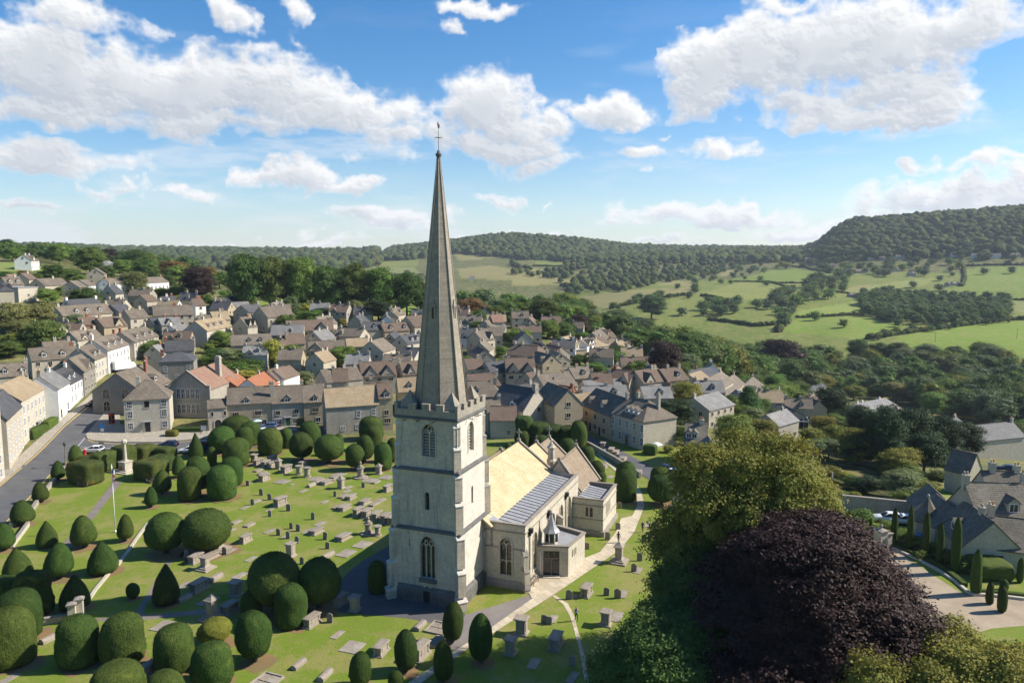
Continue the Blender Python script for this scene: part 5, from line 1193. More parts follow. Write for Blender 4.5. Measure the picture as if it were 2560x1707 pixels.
def house(c, rz, L, span, he, hr, wall, roof, label, near=False, hip=0, hipw=None, hipe=None, chim=(), dorm=(), gab=(), win='auto', wk='case2', doors=(), cat='house', name='house', group=None, par=0, base=.6):
    t = thing(name, label, cat, c, rz, group); HOUSES.append((c, rz, L, span))
    wm, rm = WM[wall], RM[roof]; a, w = L/2, span/2; hw, h_e = (hip if hipw is None else hipw), (hip if hipe is None else hipe)
    mb = MB()
    mb.mesh([(-a,-w,-base*3),(a,-w,-base*3),(a,w,-base*3),(-a,w,-base*3),(-a,-w,he),(a,-w,he),(a,w,he),(-a,w,he)], [(0,1,5,4),(1,2,6,5),(2,3,7,6),(3,0,4,7)])
    rw, re = -a + hw*w, a - h_e*w
    if not hw: mb.face([(-a,w,he),(-a,-w,he),(-a,0,hr-.05)])
    if not h_e: mb.face([(a,-w,he),(a,w,he),(a,0,hr-.05)])
    for (x, gw, gh) in gab:
        mb.face([(x-gw/2,-w-.03,he),(x+gw/2,-w-.03,he),(x,-w-.03,he+gh)]); mb.face([(x-gw/2,-w-.03,he-.8),(x+gw/2,-w-.03,he-.8),(x+gw/2,-w-.03,he),(x-gw/2,-w-.03,he)])
    wo = mb.build('wall', wm, t)
    # roof
    rb = MB(); sl_ = (hr-he)/w; ov = .28; th = .14; A, B_ = (-a-.12 if not hw else -a-ov), (a+.12 if not h_e else a+ov)
    ze = he - ov*sl_
    R0 = (rw if hw else A, 0, hr+th); R1 = (re if h_e else B_, 0, hr+th)
    c_ = [(A,-w-ov,ze+th),(B_,-w-ov,ze+th),(B_,w+ov,ze+th),(A,w+ov,ze+th)]; u = [(x, y, z-th) for x, y, z in c_]; r0, r1 = (R0[0], 0, hr), (R1[0], 0, hr)
    vs = c_ + u + [R0, R1, r0, r1]
    fs = [(0,1,9,8), (2,3,8,9), (4,0,3,7) if hw else (4,0,8,10), (1,5,6,2) if h_e else (5,11,9,1), (0,4,5,1), (2,6,7,3), (5,4,10,11), (7,6,11,10)]
    fs += [(3,0,8), (4,7,10)] if hw else [(7,10,8,3)]
    fs += [(1,2,9), (6,5,11)] if h_e else [(2,9,11,6)]
    rb.mesh(vs, fs)
    rb.tube([R0, R1], .1, 5)
    for (x, gw, gh) in gab:
        o2 = .2; yb = -w + gh/sl_ if sl_ else 0; zt = he + gh + th
        k = gh/(gw/2); x0, x1, zl = x-gw/2-o2, x+gw/2+o2, he - o2*k + th
        rb.mesh([(x0,-w-.2,zl),(x,-w-.2,zt),(x1,-w-.2,zl),(x0,-w+.1,zl),(x,min(yb+.1,w*.4),zt),(x1,-w+.1,zl),(x0,-w-.2,zl-th),(x,-w-.2,zt-th),(x1,-w-.2,zl-th)], [(0,1,4,3),(1,2,5,4),(6,7,1,0),(7,8,2,1)])
    ro = rb.build('roof', rm, t)
    for q in chim:
        x, y, hh = q[0]*a, q[1]*w, q[2]; mt = WM[q[3]] if len(q) > 3 else wm; zt = hr + hh; cb_ = MB(); dx, dy = (.42, .3) if len(q) < 5 else q[4]
        zb = min(hr, hr - abs(y)*sl_) - 1.0; cb_.box(x-dx, x+dx, y-dy, y+dy, zb, zt-.2); cb_.box(x-dx-.07, x+dx+.07, y-dy-.07, y+dy+.07, zt-.2, zt-.06); cb_.box(x-dx-.02, x+dx+.02, y-dy-.02, y+dy+.02, zt-.06, zt)
        co_ = cb_.build('chimney', mt, t)
        n = 2 if hh > .9 else 1
        for i in range(n):
            p = MB(); xx = x + (i - (n-1)/2)*dx; p.lathe([(.12, zt), (.14, zt+.08), (.1, zt+.12), (.11, zt+.42), (.13, zt+.45)], 8, 0, (xx, y)); p.build('chimney_pot', M['terracotta'] if random.random() < .35 else M['frame_stone'], co_)
    for q in dorm:
        x, s, dw, dh = q[0]*a, q[1], (q[2] if len(q) > 2 else 1.3), (q[3] if len(q) > 3 else 1.05); zb = he + (.22 if len(q) < 5 else q[4])*(hr-he); yf = -(w - (zb-he)/sl_); g_ = .75*dw/2*1.1
        d = MB(); zt = zb + dh; yb = -(w - (zt-he)/sl_)*.9; yr_ = -(w - (zt+g_-he)/sl_)*.85
        d.mesh([(x-dw/2,yf,zb),(x+dw/2,yf,zb),(x+dw/2,yf,zt),(x,yf,zt+g_),(x-dw/2,yf,zt),(x-dw/2,yb,zt),(x+dw/2,yb,zt)], [(0,1,2,3,4),(0,4,5),(1,6,2)], 0)
        o2 = .14; k = g_/(dw/2)
        d.mesh([(x-dw/2-o2,yf-.14,zt-o2*k),(x,yf-.14,zt+g_+.03),(x+dw/2+o2,yf-.14,zt-o2*k),(x-dw/2-o2,yb+.2,zt-o2*k),(x,yr_,zt+g_+.03),(x+dw/2+o2,yb+.2,zt-o2*k),
                (x-dw/2-o2,yf-.14,zt-o2*k+.09),(x,yf-.14,zt+g_+.12),(x+dw/2+o2,yf-.14,zt-o2*k+.09),(x-dw/2-o2,yb+.2,zt-o2*k+.09),(x,yr_,zt+g_+.12),(x+dw/2+o2,yb+.2,zt-o2*k+.09)],
               [(6,7,10,9),(7,8,11,10),(0,1,7,6),(1,2,8,7),(0,6,9,3),(2,5,11,8),(1,0,3,4),(2,1,4,5)], 1)
        if s < 0: d.v = [(-vx, -vy, vz) for vx, vy, vz in d.v]
        do = d.build('dormer', [wm if len(q) < 6 else M['white'], rm], t)
        add_win(do, 'wcase', dw*.62, dh*.8, (x, yf, zb+.12) if s > 0 else (-x, -yf, zb+.12), 0 if s > 0 else math.pi, False)
    if win == 'auto':
        fl = max(1, int((he + .3)/2.55)); win = []
        n = max(1, int(L/2.7)); ww = .95 if wk in ('case2', 'sash', 'wcase') else 1.35; hh = 1.0 if wk != 'sash' else 1.45
        for f in range(fl):
            for i in range(n):
                if random.random() < .86: win.append(('S', -a + L*(i+.5)/n, .85 + f*2.55, wk, ww, hh))
        for fc in 'WE':
            if (fc == 'W' and not hw) or (fc == 'E' and not h_e):
                for f in range(fl + (hr - he > 2.4)):
                    for y in ((-.22, .24) if span > 5.5 and f < fl else (0,)):
                        if random.random() < .7: win.append((fc, y*span, .85 + f*2.5, wk, .85, .95))
    for (fc, x, z, k, w_, h_) in win:
        loc = {'S': (x, -w, z), 'N': (-x, w, z), 'E': (a, x, z), 'W': (-a, -x, z)}[fc]
        add_win(t, k, w_, h_, loc, FACE[fc], near)
    for (x, gw, gh) in gab: add_win(t, wk if wk != 'sash' else 'case2', .9, .9, (x, -w-.03, he-.35), 0, near)
    for q in doors:
        fc, x, w_, h_, mt = q[:5]; d = MB(); d.box(-w_/2-.12, -w_/2, -.08, 0, 0, h_+.12); d.box(w_/2, w_/2+.12, -.08, 0, 0, h_+.12); d.box(-w_/2, w_/2, -.08, 0, h_, h_+.12)
        d.box(-w_/2, w_/2, -.04, 0, 0, h_, 1); d.box(-w_/2+.1, w_/2-.1, -.055, -.04, h_*.5, h_-.12, 1)
        if len(q) > 5: d.box(-w_/2-.45, w_/2+.45, -.75, 0, h_+.2, h_+.32, 2); d.box(-w_/2-.35, -w_/2-.22, -.7, -.57, 0, h_+.2, 2); d.box(w_/2+.22, w_/2+.35, -.7, -.57, 0, h_+.2, 2)
        d.build('door', [M['frame_stone'], M[mt], M['lead']], t, {'S': (x, -w, 0), 'E': (a, x, 0), 'W': (-a, -x, 0), 'N': (-x, w, 0)}[fc], FACE[fc])
    return t
def rpos(z, x1, y1, x2, y2, hr, L=None, z0=None):
    a = at(*Zc(z, x1, y1), hr); b = at(*Zc(z, x2, y2), hr); d = (b-a).to_2d()
    if L: b = a + Vector((*(d.normalized()*L), 0)); d = d.normalized()*L
    c = (a+b)/2; c.z = min(tz(a.x, a.y), tz(b.x, b.y), tz(c.x, c.y)) + .15
    return c, math.atan2(d.y, d.x), d.length
def hR(z, x1, y1, x2, y2, hr, he, span, wall, roof, label, L=None, **k):
    c, rz, LL = rpos(z, x1, y1, x2, y2, hr, L); k.setdefault('near', c.to_2d().length < 185)
    return house(c, rz, LL, span, he, hr, wall, roof, label, **k)
def hA(z, x, y, ang, L, hr, he, span, wall, roof, label, **k):
    """x,y: the near ridge end; ang: ridge direction, degrees from straight away, positive to the right"""
    a = at(*Zc(z, x, y), hr); d = Vector((math.sin(R(ang)), math.cos(R(ang)), 0))*L; c = a + d/2; c.z = min(tz(a.x, a.y), tz(c.x, c.y)) + .1
    k.setdefault('near', c.to_2d().length < 185)
    return house(c, math.atan2(d.y, d.x), L, span, he, hr, wall, roof, label, **k)
def hF(z, Ax, Ay, Bx, By, tx, ty, rise, span, wall, roof, label, zt=None, atB=False, **k):
    pA, pB = at(*Zc(z, Ax, Ay)), at(*Zc(z, Bx, By)); q = pB if atB else pA; px, py = Zc(zt or z, tx, ty); _, zz = atD(px, py, q.to_2d().length)
    z0 = (pA.z+pB.z)/2; he = zz - q.z; d = (pB-pA).to_2d(); L = d.length; rz = math.atan2(d.y, d.x); n = Vector((-math.sin(rz), math.cos(rz))); c = ((pA+pB)/2).to_2d() + n*span/2
    k.setdefault('near', c.length < 185)
    return house(Vector((c.x, c.y, z0)), rz, L, span, he, he+rise, wall, roof, label, **k)
def rowwin(L, n, z, kind, w, h, face='S'): return [(face, -L/2 + L*(i+.5)/n, z, kind, w, h) for i in range(n)]

# --- the street on the left
hF('1', -160, 1240, 48, 1085, 48, 300, 3, 9, 'pale', 'stone', 'tall pale stone house cut off by the left edge of the photo', atB=True, wk='sash', chim=[(.6, 0, 1)])
hF('1', 90, 1010, 222, 800, 190, 395, 3.6, 6, 'cream', 'slate', 'narrow stone house with a slate roof and bay, left side of the street', atB=True, wk='sash')
hF('1', 222, 790, 425, 560, 405, 218, 3.2, 8.5, 'pale', 'tan', 'cream house with a golden brown roof above the clipped street hedge', atB=True, wk='sash', chim=[(-.9, 0, 1.2, 'grey'), (.95, 0, 1.2, 'grey')], doors=[('S', 1.5, 1, 2.1, 'door', 1)])
hF('1', 550, 562, 655, 445, 636, 182, 3.2, 7.5, 'white', 'lslate', 'plain white fronted house with a pale slate roof along the left street', atB=True, win=[('S', 2.5, .9, 'shop', 1.4, 1.7)], chim=[(-.9, 0, 1.3, 'dark'), (.5, 0, 1.0)], doors=[('S', -3.5, 1, 2, 'door')])
hF('1', 657, 442, 768, 332, 757, 140, 3.0, 7.5, 'white', 'slate', 'white shop house with a dark roof and dormers, halfway up the left street', atB=True, wk='sash', dorm=[(-.45, 1, 1.2), (.3, 1, 1.2)], chim=[(.9, 0, 1.1)])
hF('1', 780, 335, 885, 235, 850, 118, 3.4, 6.5, 'dark', 'stone', 'old dark gabled house jutting into the left street past the white shop', wk='case2', gab=[(0, 3.4, 2.6)])
hF('a', 880, 1312, 990, 1225, 978, 1038, 3.4, 8, 'pale', 'stone', 'pale three storey house with two dormers at the top of the left street', atB=True, wk='sash', dorm=[(-.3, 1), (.4, 1)], chim=[(-.95, 0, 1.2), (.9, 0, 1.2, 'grey')])
hF('a', 1000, 1230, 1195, 1105, 1185, 930, 3.3, 8.5, 'white', 'stone', 'tall white street house with three dormers above the parked lorry', atB=True, wk='sash', dorm=[(-.6, 1), (0, 1), (.6, 1)], chim=[(-.95, 0, 1.4), (.95, 0, 1.4, 'brick')])
hF('a', 1240, 1110, 1460, 985, 1455, 852, 3.3, 8.5, 'pale', 'stone', 'long pale street house with three dormers, next up from the white one', atB=True, wk='sash', dorm=[(-.5, 1), (.1, 1), (.7, 1)], chim=[(-.95, 0, 1.2, 'brick'), (.95, 0, 1.2)])
hF('a', 1905, 985, 2135, 880, 2120, 765, 3.4, 8.5, 'pale', 'tan', 'long sunlit house with a tan roof and row of three dormers facing right', atB=True, wk='sash', dorm=[(-.55, 1), (-.1, 1), (.45, 1)], chim=[(-.4, 0, 1.2), (.9, 0, 1.2)])
# --- round the corner by the churchyard
ch = hR('1', 1062, 128, 1235, 50, 10.2, 5.6, 12, 'dark', 'stone', 'dark stone chapel gable with pointed windows at the street corner', L=17, win=[('W', -2.6, 4.1, 'arch', 1.7, 2.3), ('W', 2.0, 4.1, 'arch', 1.7, 2.3), ('W', -2.6, .9, 'arch', 1.6, 2.4)], chim=[(.9, 0, 1.8, 'brick'), (.4, -.3, 1.4, 'brick')], dorm=[(.3, 1, 1.6)], cat='chapel', name='chapel')
h2 = hF('1', 1150, 675, 1567, 652, 1132, 365, 3.6, 9, 'pale', 'stone', 'square hipped stone house with a columned doorway and four sash windows', hip=.85, chim=[(-.45, .1, 1.0, 'pale')],
   win=[('S', x, z, 'sash', 1.05, 1.45) for x in (-3.6, 3.6) for z in (1.0, 3.7, 6.0)] + [('S', 0, 5.9, 'plain', 1.1, 1.5)], doors=[('S', 0, 1.15, 2.4, 'door', 1)])
h3 = hR('1', 1716, 118, 1868, 42, 11.2, 6.9, 10.6, 'grey', 'pink', 'gabled stone hall with two wide rows of five arched windows', L=19, win=[], cat='hall', name='school_hall')
gy = 0
for z_, hh_ in ((4.7, 2.3), (1.0, 2.1)):
    for i in range(5): add_win(h3, 'warch', .85, hh_, (-9.5, 2.4 - i*1.2 - 0, z_), FACE['W'], True)
    f_ = MB(); f_.box(-9.62, -9.5, -3.3, 3.3, z_-.25, z_-.12); f_.box(-9.6, -9.5, -3.3, 3.3, z_+hh_+.12, z_+hh_+.3); f_.build('window_surround', M['frame_stone'], h3)
for s_ in (-1, 1):
    f_ = MB(); f_.box(-9.75, -9.2, s_*5.3-.35, s_*5.3+.35, 0, 7.7); f_.box(-9.8, -9.15, s_*5.3-.45, s_*5.3+.45, 7.7, 7.95); f_.build('buttress', WM['grey'], h3)
f_ = MB()
for s_ in (-1, 1): f_.mesh([(-9.85, 0, 11.5), (-9.3, 0, 11.5), (-9.3, s_*5.4, 7.2), (-9.85, s_*5.4, 7.2), (-9.85, 0, 11.8), (-9.3, 0, 11.8), (-9.3, s_*5.4, 7.5), (-9.85, s_*5.4, 7.5)], [(0,1,2,3),(7,6,5,4),(0,4,5,1),(2,6,7,3),(3,7,4,0),(1,5,6,2)])
f_.build('gable_coping', M['coping'], h3)
f_ = MB(); f_.box(1.2, 2.6, -3.6, -2.4, 6, 13.2); f_.box(1.1, 2.7, -3.7, -2.3, 13.2, 13.5); f_.box(1.3, 2.5, -3.5, -2.5, 13.5, 13.9); f_.build('chimney', WM['grey'], h3)
h3b = hF('1', 1918, 655, 2092, 640, 1925, 445, 1.5, 6, 'cream', 'stone', 'small stone porch building with a pointed dark doorway beside the hall', win=[('S', -1.2, 3.6, 'plain', .5, 1.0), ('S', 1.6, 3.6, 'plain', .5, 1.0)], name='porch_building', cat='building')
f_ = MB(); P_ = arch(1.5, 0, 2.7, 6, .6); f_.face([(x, -3.05, z) for x, z in P_]); d_ = f_.build('door', M['door'], h3b); f_ = MB(); lattice(f_, P_, .2, (0, -3.02, 0), (1, 0, 0), .1); f_.build('door_surround', M['frame_stone'], d_)
def cot(L): return L
hF('c', 45, 1008, 545, 984, 50, 722, 3.3, 7.5, 'buff', 'stone', 'left cottage of the terrace, with a skylight and a pale parasol outside', win=[('S', -3.2, 3.0, 'case3', 1.4, 1.0), ('S', 1.9, 3.1, 'case3', 1.4, 1.05), ('S', 3.2, .8, 'case2', 1.1, 1.1)], dorm=[(-.12, 1, 1.5, .7, .02)], doors=[('S', .8, 1, 2.05, 'door')], chim=[(.98, 0, 1.1, 'cream')])
hF('c', 548, 986, 905, 966, 560, 712, 3.5, 7.5, 'grey', 'stone', 'middle cottage of the terrace, with a green door and white trellis windows', win=[('S', -2.3, 3.0, 'case2', .95, 1.0), ('S', 2.0, 3.05, 'case2', .95, 1.0), ('S', -2.3, .75, 'shop', 1.5, 1.2), ('S', 1.7, .75, 'shop', 1.4, 1.2)], dorm=[(.0, 1, 1.8, .9, .02)], doors=[('S', 0.0, 1.05, 2.1, 'green', 1)], chim=[(-.95, -.6, 1.6, 'cream'), (.95, .1, 1.1, 'cream')])
hF('c', 908, 968, 1150, 954, 915, 700, 3.5, 7.5, 'buff', 'stone', 'right cottage of the terrace, with a square dormer and small shop window', win=[('S', .2, 3.3, 'case4', 1.5, 1.05), ('S', .8, .8, 'wcase', 1.1, 1.1)], dorm=[(.1, 1, 1.2, 1.0, .02)], chim=[(-.2, .1, 1.2)])
hF('c', 1162, 1080, 1755, 1032, 1165, 758, 3.7, 8, 'grey', 'tan', 'bare rubble stone house with few small windows, left of the tower', win=[('S', 1.3, 3.9, 'sash', .85, 1.5), ('S', 4.9, 4.1, 'sash', .85, 1.4), ('S', -2.4, .95, 'sash', .95, .95), ('S', 1.0, 1.1, 'sash', .8, 1.0)])
hF('c', 1758, 1030, 1912, 1020, 1758, 660, 3.0, 8, 'buff', 'brown', 'buff shop house with a big white dormer above a white awning', win=[('S', .1, 3.9, 'case2', 1.0, 1.1), ('S', .3, 2.0, 'case3', 1.5, 1.0)], dorm=[(.2, 1, 1.6, 1.0, .05)])
hR('c', 1955, 432, 2190, 428, 9.2, 6.2, 7, 'buff', 'tan', 'tall buff house with one dormer tucked left of the spire foot', dorm=[(.1, 1)], wk='case2')
# --- right of the tower
hF('d', 395, 1428, 665, 1428, 405, 1238, 2.6, 5.5, 'pale', 'brown', 'low pale cottage with a brown roof and one small window, behind the churchyard lawn', win=[('S', 1.2, .9, 'sash', .9, 1.0)])
hR('d', 872, 925, 740, 905, 10.2, 5.6, 9.6, 'pale', 'slate', 'pale gabled house with a big dark slate slope and stone gable chimney', L=11, win=[('W', 1.0, 4.6, 'case2', 1.1, 1.1), ('W', 1.6, 1.2, 'case2', 1.0, 1.0)], chim=[(-.93, 0, 1.3, 'grey', (.5, .6))], dorm=[(.3, -1, 1.6, 1.0, .1, 1)])
hR('d', 1207, 935, 1022, 868, 10.4, 6.8, 7.4, 'buff', 'moss', 'tall buff house with a dark mossy roof and three stacked gable windows', L=12, win=[('W', -.1, z, 'case2', 1.1, 1.0) for z in (1.2, 3.9, 6.5)] + [('N', x, z, 'wcase', .8, 1.1) for x in (-2.5, 1.5) for z in (1, 3.8)])
hF('d', 1325, 1300, 1636, 1445, 1636, 1197, 3.6, 8.5, 'buff', 'moss', 'low buff terrace house with two dormers facing the lane', atB=True, win=[('S', x, z, 'case2', 1.1, 1.15) for x in (-4.5, 0, 4.4) for z in (.9, 3.3)], dorm=[(-.6, 1, 1.2), (.2, 1, 1.4)], doors=[('S', -2.4, 1, 2, 'door'), ('S', 2.3, 1, 2, 'door')], chim=[(.98, 0, 1.5, 'cream')])
hF('d', 1648, 1445, 1968, 1552, 1968, 1252, 3.4, 9.5, 'cream', 'stone', 'classical cream house with three dormers, sash windows and a segmental door hood', atB=True, hip=.8, hipw=0, win=[('S', x, 4.0, 'sash', .95, 1.5) for x in (-5, -2.5, 0, 2.5, 5)] + [('S', x, 1.0, 'sash', .95, 1.6) for x in (-5, -2.5, 2.5, 5)], dorm=[(-.25, 1, 1.15, 1.05, .2, 1), (.05, 1, 1.15, 1.05, .2, 1), (.35, 1, 1.15, 1.05, .2, 1)], doors=[('S', 0, 1.1, 2.3, 'door', 1)], chim=[(-.4, 0, 1.5, 'cream'), (.62, .25, 1.8, 'cream')])
# --- the rest of the town, each roof placed by its ridge
C2 = lambda *q: [(x, 0, .9) + tuple(r) for x, *r in q]
def rows(txt):
    """zone x1 y1 x2 y2 ridge eaves span wall roof | label | chimney places | dormer places | gable places | other"""
    for line in txt.strip().split('\n'):
        p = [q.strip() for q in line.split('|')]; q = p[0].split(); n = [float(v) for v in q[1:8]]; o = {}
        ch = [(float(v.split(':')[0]), 0, .95) + ((v.split(':')[1],) if ':' in v else ()) for v in p[2].split()] if len(p) > 2 else []
        do = [((float(v), 1)) for v in p[3].split()] if len(p) > 3 else []
        ga = []
        if len(p) > 4:
            for v in p[4].split(): ga.append(float(v))
        ex = p[5].split() if len(p) > 5 else []
        for v in ex:
            k, val = v.split('='); o[k] = val if k in ('wk', 'cat', 'name') else float(val)
        c, rz, L = rpos(q[0], n[0], n[1], n[2], n[3], n[4], o.pop('L', None)); span = n[6]
        g = [(x*L/2, min(4.2, L*.42), min(n[4]-n[5]-.25, 2.7)) for x in ga]
        house(c, rz, L, span, n[5], n[4], q[8], q[9], p[1], near=c.to_2d().length < 185, chim=ch, dorm=do, gab=g, **o)
